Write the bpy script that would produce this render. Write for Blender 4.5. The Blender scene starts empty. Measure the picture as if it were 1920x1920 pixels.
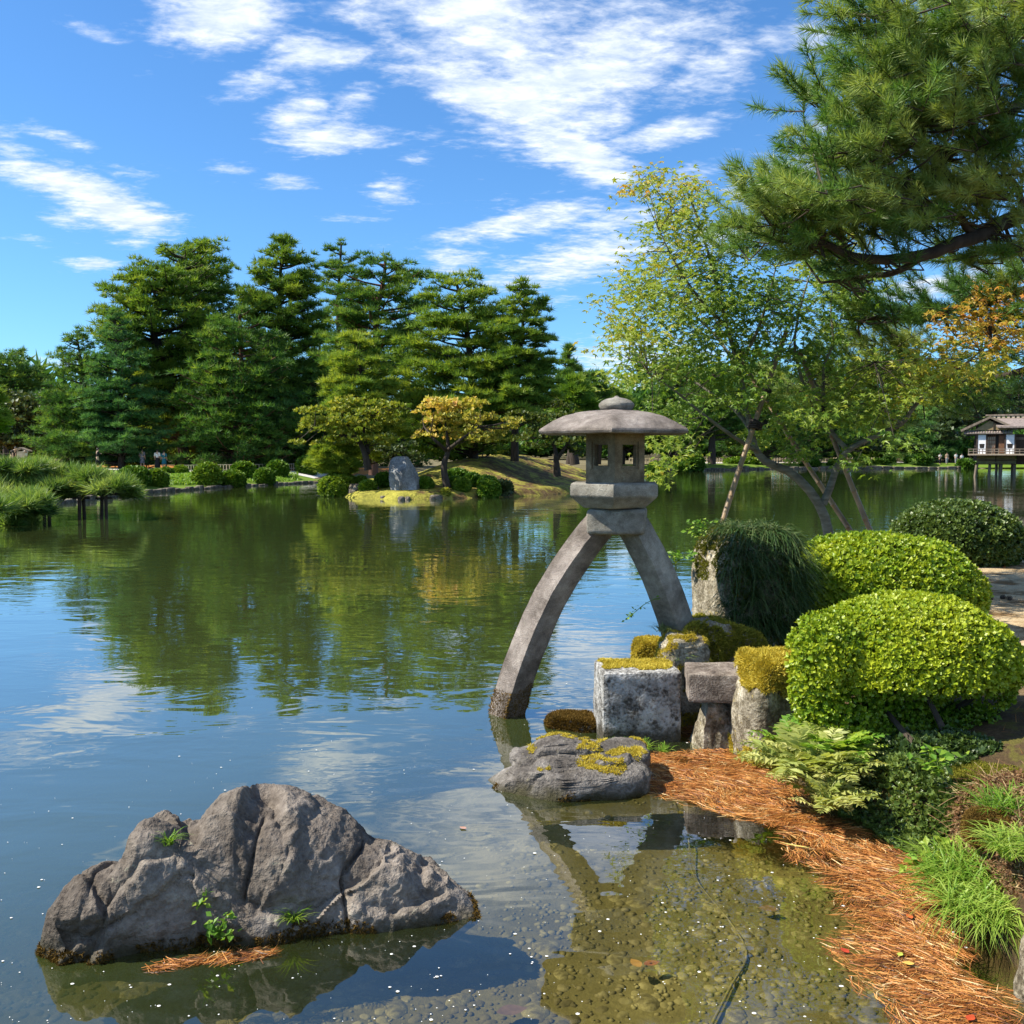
import bpy, bmesh, math, random
import numpy as np
from mathutils import Vector, Matrix

R = math.radians
# ------------------------------------------------------------------ camera, world, sun, exposure
sc = bpy.context.scene
COL = sc.collection
FPX = 1844.0                       # focal length in pixels of the 1920 px photograph
PITCH = math.atan(110 / FPX)       # the camera looks slightly down
CAMZ = 2.2                         # eye height above the water
cam_data = bpy.data.cameras.new('camera')
cam = bpy.data.objects.new('camera', cam_data)
COL.objects.link(cam)
cam.location = (0, 0, CAMZ)
cam.rotation_euler = (math.pi / 2 - PITCH, 0, 0)
cam_data.sensor_width = 36
cam_data.lens = 36 * FPX / 1920
cam_data.clip_start = 0.05
cam_data.clip_end = 5000
sc.camera = cam
sc.view_settings.view_transform = 'Standard'
sc.view_settings.look = 'None'
sc.view_settings.gamma = 1
sc.view_settings.use_curve_mapping = False
sc.view_settings.exposure = 1.05
sc.cycles.max_bounces = 10
sc.cycles.transparent_max_bounces = 16
sc.cycles.diffuse_bounces = 3
sc.cycles.glossy_bounces = 3
sc.cycles.sample_clamp_indirect = 4
sc.cycles.caustics_reflective = False
sc.cycles.caustics_refractive = False

SUN_EL, SUN_AZ = R(47), R(-94)     # azimuth clockwise from +Y: the sun stands to the left
TOSUN = Vector((math.sin(SUN_AZ) * math.cos(SUN_EL), math.cos(SUN_AZ) * math.cos(SUN_EL), math.sin(SUN_EL)))
sun_data = bpy.data.lights.new('sun', 'SUN')
sun_data.energy = 4.6
sun_data.angle = R(0.5)
sun_data.color = (1.0, 0.93, 0.80)
sun = bpy.data.objects.new('sun', sun_data)
COL.objects.link(sun)
sun.location = (-20, 10, 30)
sun.rotation_euler = (-TOSUN).to_track_quat('-Z', 'Y').to_euler()


def ray(px, py):
    dx, dy = (px - 960) / FPX, (960 - py) / FPX
    return np.array([dx, math.cos(PITCH) + dy * math.sin(PITCH), -math.sin(PITCH) + dy * math.cos(PITCH)])


def at(px, py, Y):                 # the point at distance Y seen at a photograph pixel
    r = ray(px, py)
    return np.array([0, 0, CAMZ]) + r * (Y / r[1])


def on(px, py, z=0.0):             # the point of a level plane seen at a photograph pixel
    r = ray(px, py)
    return np.array([0, 0, CAMZ]) + r * ((z - CAMZ) / r[2])


class NT:                          # small node-tree helper
    def __init__(s, nt):
        s.nt = nt
        nt.nodes.clear()

    def n(s, typ, ins=None, **props):
        nd = s.nt.nodes.new('ShaderNode' + typ)
        for k, v in props.items():
            setattr(nd, k, v)
        for k, v in (ins or {}).items():
            sock = nd.inputs[k]
            if isinstance(v, bpy.types.NodeSocket):
                s.nt.links.new(v, sock)
            elif isinstance(v, bpy.types.Node):
                s.nt.links.new(v.outputs[0], sock)
            else:
                sock.default_value = v
        return nd

    def math(s, op, a, b=0.0, c=0.0, clamp=False):
        return s.n('Math', {0: a, 1: b, 2: c}, operation=op, use_clamp=clamp).outputs[0]

    def ramp(s, fac, stops, interp='LINEAR'):
        nd = s.n('ValToRGB', {0: fac})
        cr = nd.color_ramp
        cr.interpolation = interp
        while len(cr.elements) < len(stops):
            cr.elements.new(0.5)
        for e, (p, c) in zip(cr.elements, stops):
            e.position = p
            e.color = tuple(c) + (1,) if len(c) == 3 else c
        return nd.outputs[0]

    def mix(s, fac, a, b, mode='MIX'):
        nd = s.n('Mix', data_type='RGBA', blend_type=mode)
        for k, v in ((0, fac), (6, a), (7, b)):
            if isinstance(v, bpy.types.NodeSocket):
                s.nt.links.new(v, nd.inputs[k])
            else:
                nd.inputs[k].default_value = (tuple(v) + (1,)) if (k > 0 and len(v) == 3) else v
        return nd.outputs[2]

    def noise(s, vec, scale, detail=5, rough=0.55, dist=0.0):
        return s.n('TexNoise', {'Vector': vec, 'Scale': scale, 'Detail': detail, 'Roughness': rough, 'Distortion': dist}).outputs[0]

    def smooth(s, x, lo, hi):
        return s.n('MapRange', {0: x, 1: lo, 2: hi, 3: 0.0, 4: 1.0}, interpolation_type='SMOOTHSTEP').outputs[0]


def build_world():
    w = bpy.data.worlds.new('World')
    sc.world = w
    w.use_nodes = True
    t = NT(w.node_tree)
    sky = t.n('TexSky', sky_type='NISHITA', sun_disc=False, sun_elevation=SUN_EL, sun_rotation=SUN_AZ % (2 * math.pi),
              altitude=50, air_density=1.0, dust_density=0.25, ozone_density=2.4)
    d = t.n('TexCoord').outputs['Generated']
    dn = t.n('VectorMath', {0: d}, operation='NORMALIZE').outputs[0]
    sx = t.n('SeparateXYZ', {0: dn})
    X, Y, Z = sx.outputs
    az = t.math('ARCTAN2', X, Y)
    el = t.math('ARCSINE', Z)
    # cloud banks: where they hang in the sky (azimuth, elevation), in radians
    mask = None
    banks = [  # px, py, rx, ry, tilt(deg), weight
        (420, 30, 120, 65, 10, 1.0), (590, 105, 110, 40, 6, .9), (560, 215, 75, 40, 25, .9), (610, 262, 110, 30, 5, .9),
        (660, 190, 60, 35, 15, .8), (700, 20, 160, 35, 0, .75), (930, 60, 250, 90, -5, .95), (960, 190, 230, 45, -14, 1.15),
        (1090, 140, 220, 100, 20, 1.1), (1080, 285, 140, 45, -25, 1.1), (1230, 255, 140, 25, 10, .9), (1240, 80, 170, 70, 20, .7),
        (100, 335, 170, 28, -8, 1.0), (210, 390, 120, 38, -12, 1.05), (180, 60, 60, 16, -10, .55), (110, 258, 60, 16, -10, .6),
        (180, 497, 55, 14, 0, .8), (60, 447, 60, 16, 0, .55), (540, 340, 50, 14, 0, .6), (440, 315, 50, 14, 0, .5),
        (740, 360, 60, 40, 10, .62), (670, 412, 70, 14, 0, .55), (980, 415, 170, 32, 12, .85), (1080, 490, 170, 42, 10, .95),
        (850, 485, 70, 34, 0, .72), (1060, 560, 60, 20, 0, .5), (1500, 75, 110, 32, -10, .75), (1460, 350, 110, 45, 18, .95),
        (1200, 670, 160, 40, 0, .8), (1180, 720, 160, 50, 0, .7), (1790, 530, 160, 30, 8, .8), (60, 680, 120, 14, 0, .6), (260, 455, 60, 14, 0, .5),
        (1550, 230, 70, 30, 10, .6), (1330, 130, 120, 60, 15, .7), (1290, 330, 120, 24, 10, .6), (1150, 420, 120, 24, 12, .7), (780, 300, 60, 20, 0, .5), (820, 100, 120, 50, 0, .75), (500, 150, 120, 40, 20, .6), (250, 330, 60, 20, 0, .6), (30, 300, 70, 40, -20, .7), (130, 415, 60, 20, 0, .6), (1330, 450, 120, 34, 10, .6), (280, 140, 40, 20, 0, .45), (1350, 40, 100, 30, -15, .6)]
    for px, py, rx, ry, tilt, wt in banks:
        r0 = ray(px, py)
        a0, e0 = math.atan2(r0[0], r0[1]), math.asin(r0[2] / np.linalg.norm(r0))
        ra, re = rx / FPX, ry / FPX
        ct, st = math.cos(R(tilt)), math.sin(R(tilt))
        da, de = t.math('SUBTRACT', az, a0), t.math('SUBTRACT', el, e0)
        u = t.math('ADD', t.math('MULTIPLY', da, ct / ra), t.math('MULTIPLY', de, st / ra))
        v = t.math('ADD', t.math('MULTIPLY', da, -st / re), t.math('MULTIPLY', de, ct / re))
        q = t.math('ADD', t.math('MULTIPLY', u, u), t.math('MULTIPLY', v, v))
        g = t.math('MULTIPLY', t.math('EXPONENT', t.math('MULTIPLY', q, -0.9)), wt)
        mask = g if mask is None else t.math('MAXIMUM', mask, g)
    # the rest of the sky carries loose cloud of the same kind
    up = t.math('ADD', t.math('MAXIMUM', Z, 0.0), 0.10)
    P = t.n('CombineXYZ', {0: t.math('DIVIDE', X, up), 1: t.math('DIVIDE', Y, up), 2: 0.0}).outputs[0]
    wide = t.noise(P, 0.35, 2)
    inview = t.smooth(t.math('ABSOLUTE', t.math('SUBTRACT', az, 0.0)), 0.62, 0.80)
    high = t.smooth(el, 0.56, 0.72)
    outside = t.math('MAXIMUM', inview, high)
    loose = t.math('MULTIPLY', t.smooth(wide, 0.42, 0.66), t.math('MULTIPLY', outside, 0.8))
    mask = t.math('MAXIMUM', mask, loose)
    warp = t.n('Mapping', {'Vector': P, 'Scale': (1.0, 1.5, 1.0), 'Rotation': (0, 0, R(-24))}).outputs[0]
    n1 = t.noise(warp, 3.2, 10, 0.60, 0.5)
    n2 = t.noise(warp, 11.0, 6, 0.62, 0.25)
    n3 = t.noise(warp, 34.0, 4, 0.6, 0.2)
    n = t.math('ADD', t.math('ADD', t.math('MULTIPLY', n1, 0.47), t.math('MULTIPLY', n2, 0.35)), t.math('MULTIPLY', n3, 0.18))
    x = t.math('ADD', t.math('MULTIPLY', mask, 0.37), n)
    dens = t.smooth(x, 0.60, 0.885)
    dens = t.math('MULTIPLY', dens, 0.94)
    shade = t.smooth(n2, 0.35, 0.7)
    ccol = t.mix(shade, (4.6, 5.3, 6.5), (6.6, 6.9, 7.3))
    tint = t.mix(1.0, sky.outputs[0], (0.50, 0.84, 1.14), 'MULTIPLY')
    col = t.mix(dens, tint, ccol)
    bg = t.n('Background', {'Color': col, 'Strength': 0.084})
    out = t.n('OutputWorld')
    t.nt.links.new(bg.outputs[0], out.inputs[0])


build_world()

# ------------------------------------------------------------------ numpy helpers
_rs = np.random.RandomState(7)
_perm = np.concatenate([_rs.permutation(256)] * 3)
_grad = _rs.normal(size=(256, 3))
_grad /= np.linalg.norm(_grad, axis=1)[:, None]


def pnoise(P):
    P = np.asarray(P, float)
    i = np.floor(P).astype(int)
    f = P - i
    i &= 255
    u = f * f * f * (f * (f * 6 - 15) + 10)
    out = 0
    for dx in (0, 1):
        for dy in (0, 1):
            for dz in (0, 1):
                h = _perm[_perm[_perm[i[:, 0] + dx] + i[:, 1] + dy] + i[:, 2] + dz]
                g = _grad[h]
                d = (f - (dx, dy, dz))
                w = (u[:, 0] if dx else 1 - u[:, 0]) * (u[:, 1] if dy else 1 - u[:, 1]) * (u[:, 2] if dz else 1 - u[:, 2])
                out = out + w * (g * d).sum(1)
    return out * 1.5


def fbm(P, scale, octv=4, rough=0.5, ridged=False):
    P = np.asarray(P, float) * scale
    a, s, tot = 1.0, 0.0, 0.0
    for k in range(octv):
        v = pnoise(P + 17.3 * k)
        if ridged:
            v = 1 - 2 * np.abs(v)
        s = s + a * v
        tot += a
        a *= rough
        P = P * 2.03
    return s / tot


def nrm(A):
    return A / np.maximum(np.linalg.norm(A, axis=-1, keepdims=True), 1e-9)


def frames(D, roll):
    D = nrm(D)
    a = np.where(np.abs(D[:, 2:3]) < 0.9, [[0, 0, 1.0]], [[1.0, 0, 0]])
    X = nrm(np.cross(a, D))
    Yv = np.cross(D, X)
    c, s = np.cos(roll)[:, None], np.sin(roll)[:, None]
    return np.stack([X * c + Yv * s, -X * s + Yv * c, D], axis=2)


def sd_poly(P, poly):              # signed distance to a polygon, positive inside
    P = np.asarray(P)[:, :2]
    poly = np.asarray(poly)[:, :2]
    d = np.full(len(P), 1e9)
    inside = np.zeros(len(P), bool)
    for a, b in zip(poly, np.roll(poly, -1, axis=0)):
        ab = b - a
        t = np.clip(((P - a) @ ab) / (ab @ ab), 0, 1)
        d = np.minimum(d, np.linalg.norm(P - (a + t[:, None] * ab), axis=1))
        c = ((a[1] > P[:, 1]) != (b[1] > P[:, 1]))
        xi = a[0] + (P[:, 1] - a[1]) * ab[0] / (ab[1] if abs(ab[1]) > 1e-12 else 1e-12)
        inside ^= c & (P[:, 0] < xi)
    return np.where(inside, d, -d)


def sst(x, lo, hi):
    t = np.clip((x - lo) / (hi - lo), 0, 1)
    return t * t * (3 - 2 * t)


def thing(name, loc, label, cat, group=None, kind=None):
    o = bpy.data.objects.new(name, None)
    o.empty_display_size = 0.1
    COL.objects.link(o)
    o.location = tuple(float(v) for v in loc)
    tag(o, label, cat, group, kind)
    return o


def tag(o, label=None, cat=None, group=None, kind=None):
    if label: o['label'] = label
    if cat: o['category'] = cat
    if group: o['group'] = group
    if kind: o['kind'] = kind
    return o


class Buf:                         # collects pieces and links them as ONE mesh object
    def __init__(s):
        s.V, s.F3, s.F4, s.m3, s.m4, s.T, s.n = [], [], [], [], [], [], 0

    def add(s, V, F, mat=0, tint=0.5):
        V = np.asarray(V, float).reshape(-1, 3)
        F = np.asarray(F, int)
        if len(F):
            (s.F3 if F.shape[1] == 3 else s.F4).append(F + s.n)
            (s.m3 if F.shape[1] == 3 else s.m4).append(np.full(len(F), mat, np.int32))
        s.V.append(V)
        s.T.append(np.broadcast_to(np.asarray(tint, float), (len(V),)).copy())
        s.n += len(V)
        return s

    def scatter(s, tpl, P, Rm, S, tint, mat=0):
        tv, tf = tpl
        n, k = len(P), len(tv)
        if n == 0:
            return s
        S = np.broadcast_to(np.asarray(S, float), (n,))
        V = np.einsum('nij,kj->nki', Rm, tv) * S[:, None, None] + np.asarray(P)[:, None, :]
        F = (tf[None] + (np.arange(n) * k)[:, None, None]).reshape(-1, tf.shape[1])
        return s.add(V.reshape(-1, 3), F, mat, np.repeat(np.broadcast_to(tint, (n,)), k))

    def tube(s, pts, rad, sides=6, mat=0, tint=0.5, cap=True):
        pts = np.asarray(pts, float)
        n = len(pts)
        rad = np.broadcast_to(np.asarray(rad, float), (n,))
        T = nrm(np.gradient(pts, axis=0))
        a = np.array([0, 0, 1.0]) if abs(T[0, 2]) < 0.9 else np.array([1.0, 0, 0])
        X = nrm(np.cross(a, T[0]))
        ring = []
        ang = np.linspace(0, 2 * np.pi, sides, endpoint=False)
        for i in range(n):
            X = nrm(X - T[i] * (X @ T[i]))
            Yv = np.cross(T[i], X)
            ring.append(pts[i] + rad[i] * (np.cos(ang)[:, None] * X + np.sin(ang)[:, None] * Yv))
        V = np.concatenate(ring)
        i, j = np.meshgrid(np.arange(n - 1), np.arange(sides), indexing='ij')
        j2 = (j + 1) % sides
        F = np.stack([i * sides + j, i * sides + j2, (i + 1) * sides + j2, (i + 1) * sides + j], -1).reshape(-1, 4)
        s.add(V, F, mat, tint)
        if cap:
            for e, k in ((pts[0], 0), (pts[-1], n - 1)):
                V2 = np.vstack([V[k * sides:(k + 1) * sides], e])
                F2 = [[q, (q + 1) % sides, sides] if k else [(q + 1) % sides, q, sides] for q in range(sides)]
                s.add(V2, F2, mat, tint)
        return s

    def box(s, c, size, rot=0.0, mat=0, tint=0.5, tilt=None):
        sx, sy, sz = np.asarray(size, float) / 2
        V = np.array([[x, y, z] for x in (-sx, sx) for y in (-sy, sy) for z in (-sz, sz)])
        if tilt is not None:
            V = V @ np.array(tilt).T
        ca, sa = math.cos(rot), math.sin(rot)
        V = V @ np.array([[ca, -sa, 0], [sa, ca, 0], [0, 0, 1]]).T + np.asarray(c, float)
        F = [[0, 1, 3, 2], [4, 6, 7, 5], [0, 4, 5, 1], [2, 3, 7, 6], [0, 2, 6, 4], [1, 5, 7, 3]]
        return s.add(V, F, mat, tint)

    def lathe(s, prof, c=(0, 0, 0), sides=24, rot=0.0, mat=0, tint=0.5, squash=(1, 1)):
        ang = np.linspace(0, 2 * np.pi, sides, endpoint=False) + rot
        V = np.concatenate([np.stack([r * np.cos(ang) * squash[0], r * np.sin(ang) * squash[1], np.full(sides, z)], 1) for r, z in prof]) + np.asarray(c, float)
        n = len(prof)
        i, j = np.meshgrid(np.arange(n - 1), np.arange(sides), indexing='ij')
        j2 = (j + 1) % sides
        F = np.stack([i * sides + j, i * sides + j2, (i + 1) * sides + j2, (i + 1) * sides + j], -1).reshape(-1, 4)
        return s.add(V, F, mat, tint)

    def build(s, name, mats, parent=None, smooth=False, loc=None, kind=None, sharp=None):
        V = np.concatenate(s.V) if s.V else np.zeros((0, 3))
        off = np.array(parent.matrix_local.translation if False else _wloc(parent)) if parent is not None else np.array(loc if loc is not None else (0, 0, 0), float)
        me = mesh_np(name, V - off, s.F3, s.F4, s.m3, s.m4, np.concatenate(s.T), smooth)
        for m in (mats if isinstance(mats, (list, tuple)) else [mats]):
            me.materials.append(m)
        o = bpy.data.objects.new(name, me)
        COL.objects.link(o)
        if parent is not None:
            o.parent = parent
        elif loc is not None:
            o.location = tuple(float(v) for v in loc)
        if sharp is not None:
            me.set_sharp_from_angle(angle=R(sharp))
        if kind:
            o['kind'] = kind
        return o


def _wloc(o):
    v = Vector((0, 0, 0))
    while o is not None:
        v += o.location
        o = o.parent
    return v


def mesh_np(name, V, F3, F4, m3, m4, tint, smooth):
    F3 = np.concatenate(F3) if F3 else np.zeros((0, 3), int)
    F4 = np.concatenate(F4) if F4 else np.zeros((0, 4), int)
    mi = np.concatenate([np.concatenate(m3) if m3 else np.zeros(0, np.int32), np.concatenate(m4) if m4 else np.zeros(0, np.int32)])
    me = bpy.data.meshes.new(name)
    me.vertices.add(len(V))
    me.vertices.foreach_set('co', V.astype(np.float32).ravel())
    nl = F3.size + F4.size
    me.loops.add(nl)
    me.loops.foreach_set('vertex_index', np.concatenate([F3.ravel(), F4.ravel()]).astype(np.int32))
    nf = len(F3) + len(F4)
    me.polygons.add(nf)
    st = np.concatenate([np.arange(len(F3)) * 3, F3.size + np.arange(len(F4)) * 4]).astype(np.int32)
    me.polygons.foreach_set('loop_start', st)
    me.polygons.foreach_set('material_index', mi.astype(np.int32))
    me.polygons.foreach_set('use_smooth', np.full(nf, bool(smooth)))
    at_ = me.attributes.new('tint', 'FLOAT', 'POINT')
    at_.data.foreach_set('value', tint.astype(np.float32))
    me.update(calc_edges=True)
    me.validate()
    return me


_ico = {}


def ico(sub):
    if sub not in _ico:
        bm = bmesh.new()
        bmesh.ops.create_icosphere(bm, subdivisions=sub, radius=1)
        bm.verts.ensure_lookup_table()
        _ico[sub] = (np.array([v.co[:] for v in bm.verts]), np.array([[v.index for v in f.verts] for f in bm.faces]))
        bm.free()
    return _ico[sub]


def rotz(a):
    c, s = math.cos(a), math.sin(a)
    return np.array([[c, -s, 0], [s, c, 0], [0, 0, 1.0]])


def spline(pts, n):                # smooth resampling of a polyline (Catmull-Rom)
    pts = np.asarray(pts, float)
    if len(pts) == 2:
        t = np.linspace(0, 1, n)[:, None]
        return pts[0] * (1 - t) + pts[1] * t
    p = np.vstack([2 * pts[0] - pts[1], pts, 2 * pts[-1] - pts[-2]])
    m = len(pts) - 1
    out = []
    for u in np.linspace(0, m - 1e-6, n):
        i = int(u)
        f = u - i
        a, b, c, d = p[i:i + 4]
        out.append(0.5 * (2 * b + (c - a) * f + (2 * a - 5 * b + 4 * c - d) * f * f + (3 * b - a - 3 * c + d) * f ** 3))
    return np.array(out)

# ------------------------------------------------------------------ materials
def new_mat(name):
    m = bpy.data.materials.new(name)
    m.use_nodes = True
    return m, NT(m.node_tree)


def finish(t, bsdf):
    o = t.n('OutputMaterial')
    t.nt.links.new(bsdf.outputs[0] if isinstance(bsdf, bpy.types.Node) else bsdf, o.inputs[0])


def leaf_mat(name, stops, trans=0.35, rough=0.5, spec=0.3, nscale=1.5):
    m, t = new_mat(name)
    a = t.n('Attribute', attribute_name='tint').outputs['Fac']
    co = t.n('TexCoord').outputs['Object']
    f = t.math('ADD', a, t.math('MULTIPLY', t.math('SUBTRACT', t.noise(co, nscale, 3), 0.5), 0.45), clamp=True)
    c = t.ramp(f, stops)
    p = t.n('BsdfPrincipled', {'Base Color': c, 'Roughness': rough, 'Specular IOR Level': spec})
    tc = t.mix(1.0, c, (1.25, 1.2, 0.6), 'MULTIPLY')
    tr = t.n('BsdfTranslucent', {'Color': tc})
    finish(t, t.n('MixShader', {0: trans, 1: p.outputs[0], 2: tr.outputs[0]}))
    return m


def stone_mat(name, cols, scale=6.0, bump=0.5, spots=None, spot_amt=0.55, rough=0.85, low=None, low_z=0.1, grain=60.0, contrast=1.5):
    """cols: ramp stops; spots: lichen colour; low: growth colour below local z low_z."""
    m, t = new_mat(name)
    co = t.n('TexCoord').outputs['Object']
    n1 = t.noise(co, scale, 8, 0.62)
    n2 = t.noise(co, grain, 4, 0.6)
    n3 = t.noise(co, scale * 3.3, 6, 0.6)
    f = t.math('ADD', t.math('MULTIPLY', n1, 0.42), t.math('ADD', t.math('MULTIPLY', n3, 0.26), t.math('MULTIPLY', n2, 0.32)))
    f = t.math('ADD', t.math('MULTIPLY', t.math('SUBTRACT', f, .5), contrast), .5, clamp=True)
    c = t.ramp(f, cols)
    st = t.smooth(t.noise(co, scale * .42, 4, .7, .6), .34, .64)
    c = t.mix(1.0, c, t.mix(st, (.62, .60, .56), (1.30, 1.30, 1.28)), 'MULTIPLY')
    if spots:
        v = t.noise(co, scale * 2.6, 5, 0.7, 0.4)
        k = t.smooth(v, spot_amt, spot_amt + 0.07)
        c = t.mix(t.math('MULTIPLY', k, 0.75), c, spots)
    if low:
        z = t.n('SeparateXYZ', {0: co}).outputs[2]
        zz = t.math('ADD', z, t.math('MULTIPLY', t.math('SUBTRACT', n1, 0.5), 0.25))
        k = t.math('SUBTRACT', 1.0, t.smooth(zz, low_z - 0.06, low_z + 0.05))
        c = t.mix(t.math('MULTIPLY', k, 0.9), c, low)
    h = t.math('ADD', t.math('MULTIPLY', n3, 0.6), t.math('MULTIPLY', n2, 0.6))
    b = t.n('Bump', {'Strength': bump, 'Distance': 0.035, 'Height': h})
    p = t.n('BsdfPrincipled', {'Base Color': c, 'Roughness': rough, 'Specular IOR Level': 0.25, 'Normal': b.outputs[0]})
    finish(t, p)
    return m


def plain_mat(name, c1, c2, scale=8.0, rough=0.7, bump=0.2, stretch=(1, 1, 1), spec=0.3):
    m, t = new_mat(name)
    co = t.n('TexCoord').outputs['Object']
    mp = t.n('Mapping', {'Vector': co, 'Scale': stretch}).outputs[0]
    n1 = t.noise(mp, scale, 6, 0.6)
    c = t.ramp(n1, [(0.3, c1), (0.7, c2)])
    b = t.n('Bump', {'Strength': bump, 'Distance': 0.01, 'Height': t.noise(mp, scale * 3, 5)})
    finish(t, t.n('BsdfPrincipled', {'Base Color': c, 'Roughness': rough, 'Specular IOR Level': spec, 'Normal': b.outputs[0]}))
    return m


MAT = {}
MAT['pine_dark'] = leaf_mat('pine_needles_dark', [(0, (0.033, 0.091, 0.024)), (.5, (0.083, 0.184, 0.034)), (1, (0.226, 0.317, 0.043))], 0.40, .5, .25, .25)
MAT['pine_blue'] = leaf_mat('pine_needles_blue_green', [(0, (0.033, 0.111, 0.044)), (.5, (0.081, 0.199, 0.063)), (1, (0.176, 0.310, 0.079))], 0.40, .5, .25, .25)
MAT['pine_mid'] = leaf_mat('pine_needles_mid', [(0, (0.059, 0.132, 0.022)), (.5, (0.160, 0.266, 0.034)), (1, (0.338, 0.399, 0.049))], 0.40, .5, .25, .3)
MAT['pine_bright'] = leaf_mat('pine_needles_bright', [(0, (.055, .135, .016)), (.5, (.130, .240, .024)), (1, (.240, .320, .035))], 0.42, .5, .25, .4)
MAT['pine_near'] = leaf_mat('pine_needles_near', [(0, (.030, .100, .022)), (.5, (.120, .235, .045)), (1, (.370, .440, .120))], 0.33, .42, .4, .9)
MAT['pine_low'] = leaf_mat('pine_needles_low', [(0, (.045, .115, .024)), (.5, (.130, .230, .040)), (1, (.300, .380, .110))], 0.42, .45, .35, .8)
MAT['maple'] = leaf_mat('maple_leaf', [(0, (.045, .130, .018)), (.35, (.150, .255, .028)), (.62, (.330, .390, .042)), (.82, (.50, .36, .045)), (1, (.62, .27, .05))], 0.45, .42, .35, .7)
MAT['maple_yellow'] = leaf_mat('maple_leaf_yellow', [(0, (.045, .105, .016)), (.5, (.180, .240, .030)), (1, (.390, .370, .050))], 0.35, .5, .25, .5)
MAT['maple_orange'] = leaf_mat('maple_leaf_orange', [(0, (.130, .170, .024)), (.4, (.46, .42, .070)), (.75, (.70, .52, .15)), (1, (.72, .42, .17))], 0.35, .5, .25, .5)
MAT['maple_dull'] = leaf_mat('maple_leaf_dull', [(0, (.035, .075, .016)), (.6, (.110, .135, .022)), (1, (.260, .170, .04))], 0.3, .5, .25, .5)
MAT['broad'] = leaf_mat('broadleaf', [(0, (.025, .055, .018)), (.5, (.065, .100, .030)), (1, (.140, .160, .050))], 0.25, .45, .4, .4)
MAT['azalea'] = leaf_mat('azalea_leaf', [(0, (.055, .130, .010)), (.5, (.170, .280, .016)), (1, (.380, .440, .026))], 0.32, .40, .4, 3.0)
MAT['azalea_dark'] = leaf_mat('azalea_leaf_dark', [(0, (.035, .070, .016)), (.5, (.095, .150, .030)), (1, (.200, .260, .050))], 0.28, .40, .45, 3.0)
MAT['azalea_far'] = leaf_mat('clipped_leaf_far', [(0, (.035, .090, .008)), (.5, (.085, .180, .012)), (1, (.210, .290, .022))], 0.25, .5, .25, 1.0)
MAT['grass'] = leaf_mat('grass_blade', [(0, (.050, .130, .014)), (.5, (.150, .290, .025)), (1, (.340, .430, .075))], 0.4, .45, .35, 4.0)
MAT['liriope'] = leaf_mat('lily_turf_blade', [(0, (.020, .055, .012)), (.5, (.055, .100, .025)), (1, (.250, .290, .120))], 0.25, .4, .45, 4.0)
MAT['fern'] = leaf_mat('fern_leaf', [(0, (.140, .200, .035)), (.5, (.380, .420, .110)), (1, (.570, .540, .210))], 0.4, .45, .3, 6.0)
MAT['fern_green'] = leaf_mat('fern_leaf_green', [(0, (.055, .155, .018)), (.5, (.150, .300, .030)), (1, (.330, .430, .055))], 0.4, .45, .3, 6.0)
MAT['dry'] = leaf_mat('dry_twig_leaf', [(0, (.090, .040, .020)), (.5, (.260, .140, .070)), (1, (.500, .390, .200))], 0.3, .7, .15, 5.0)
MAT['moss_gold'] = leaf_mat('moss_golden', [(0, (.240, .190, .025)), (.5, (.540, .430, .060)), (1, (.720, .620, .130))], 0.25, .8, .1, 9.0)
MAT['moss_green'] = leaf_mat('moss_green', [(0, (.060, .070, .010)), (.5, (.170, .175, .022)), (1, (.380, .330, .045))], 0.2, .8, .1, 7.0)
MAT['moss_brown'] = leaf_mat('moss_brown', [(0, (.060, .040, .010)), (.5, (.150, .090, .020)), (1, (.280, .170, .040))], 0.15, .8, .1, 9.0)
MAT['needle_litter'] = leaf_mat('fallen_pine_needle', [(0, (.075, .030, .014)), (.22, (.230, .080, .024)), (.5, (.430, .160, .036)), (.8, (.580, .290, .080)), (1, (.640, .470, .230))], 0.1, .5, .35, 4.0)
MAT['bark_dark'] = plain_mat('bark_dark', (.020, .015, .011), (.070, .052, .040), 9, .9, .8, (1, 1, .25))
MAT['bark_red'] = plain_mat('bark_red_pine', (.060, .028, .018), (.150, .075, .050), 7, .9, .8, (1, 1, .3))
MAT['bark_maple'] = plain_mat('bark_maple', (.075, .068, .050), (.200, .190, .150), 10, .8, .5, (.6, .6, 2.5))
MAT['twig'] = plain_mat('twig_bark', (.030, .022, .016), (.075, .058, .040), 12, .8, .3)
MAT['bamboo'] = plain_mat('bamboo_pole', (.110, .068, .036), (.330, .225, .125), 5, .5, .15, (1, 1, .4), .4)
MAT['bamboo_pale'] = plain_mat('bamboo_pale', (.340, .270, .180), (.560, .470, .340), 3, .6, .1)
MAT['rope'] = plain_mat('dark_hemp_rope', (.012, .009, .008), (.045, .034, .028), 60, .9, .5)
MAT['wood_grey'] = plain_mat('weathered_wood', (.110, .085, .062), (.260, .210, .160), 5, .8, .3, (1, 1, .2))
MAT['wood_dark'] = plain_mat('dark_wood', (.028, .019, .014), (.075, .050, .034), 5, .7, .3)
MAT['wood_brown'] = plain_mat('brown_wood', (.100, .045, .022), (.200, .100, .050), 5, .7, .2)
MAT['plaster'] = plain_mat('white_plaster', (.74, .75, .76), (.82, .82, .81), 3, .8, .05)
MAT['ochre_wall'] = plain_mat('ochre_clay_wall', (.20, .145, .075), (.30, .225, .120), 3, .9, .1)
MAT['shingle'] = plain_mat('wood_shingle', (.120, .095, .085), (.300, .245, .215), 6, .85, .4)
MAT['dark_void'] = plain_mat('dark_interior', (.012, .010, .009), (.03, .025, .02), 3, .8, .1)
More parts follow.
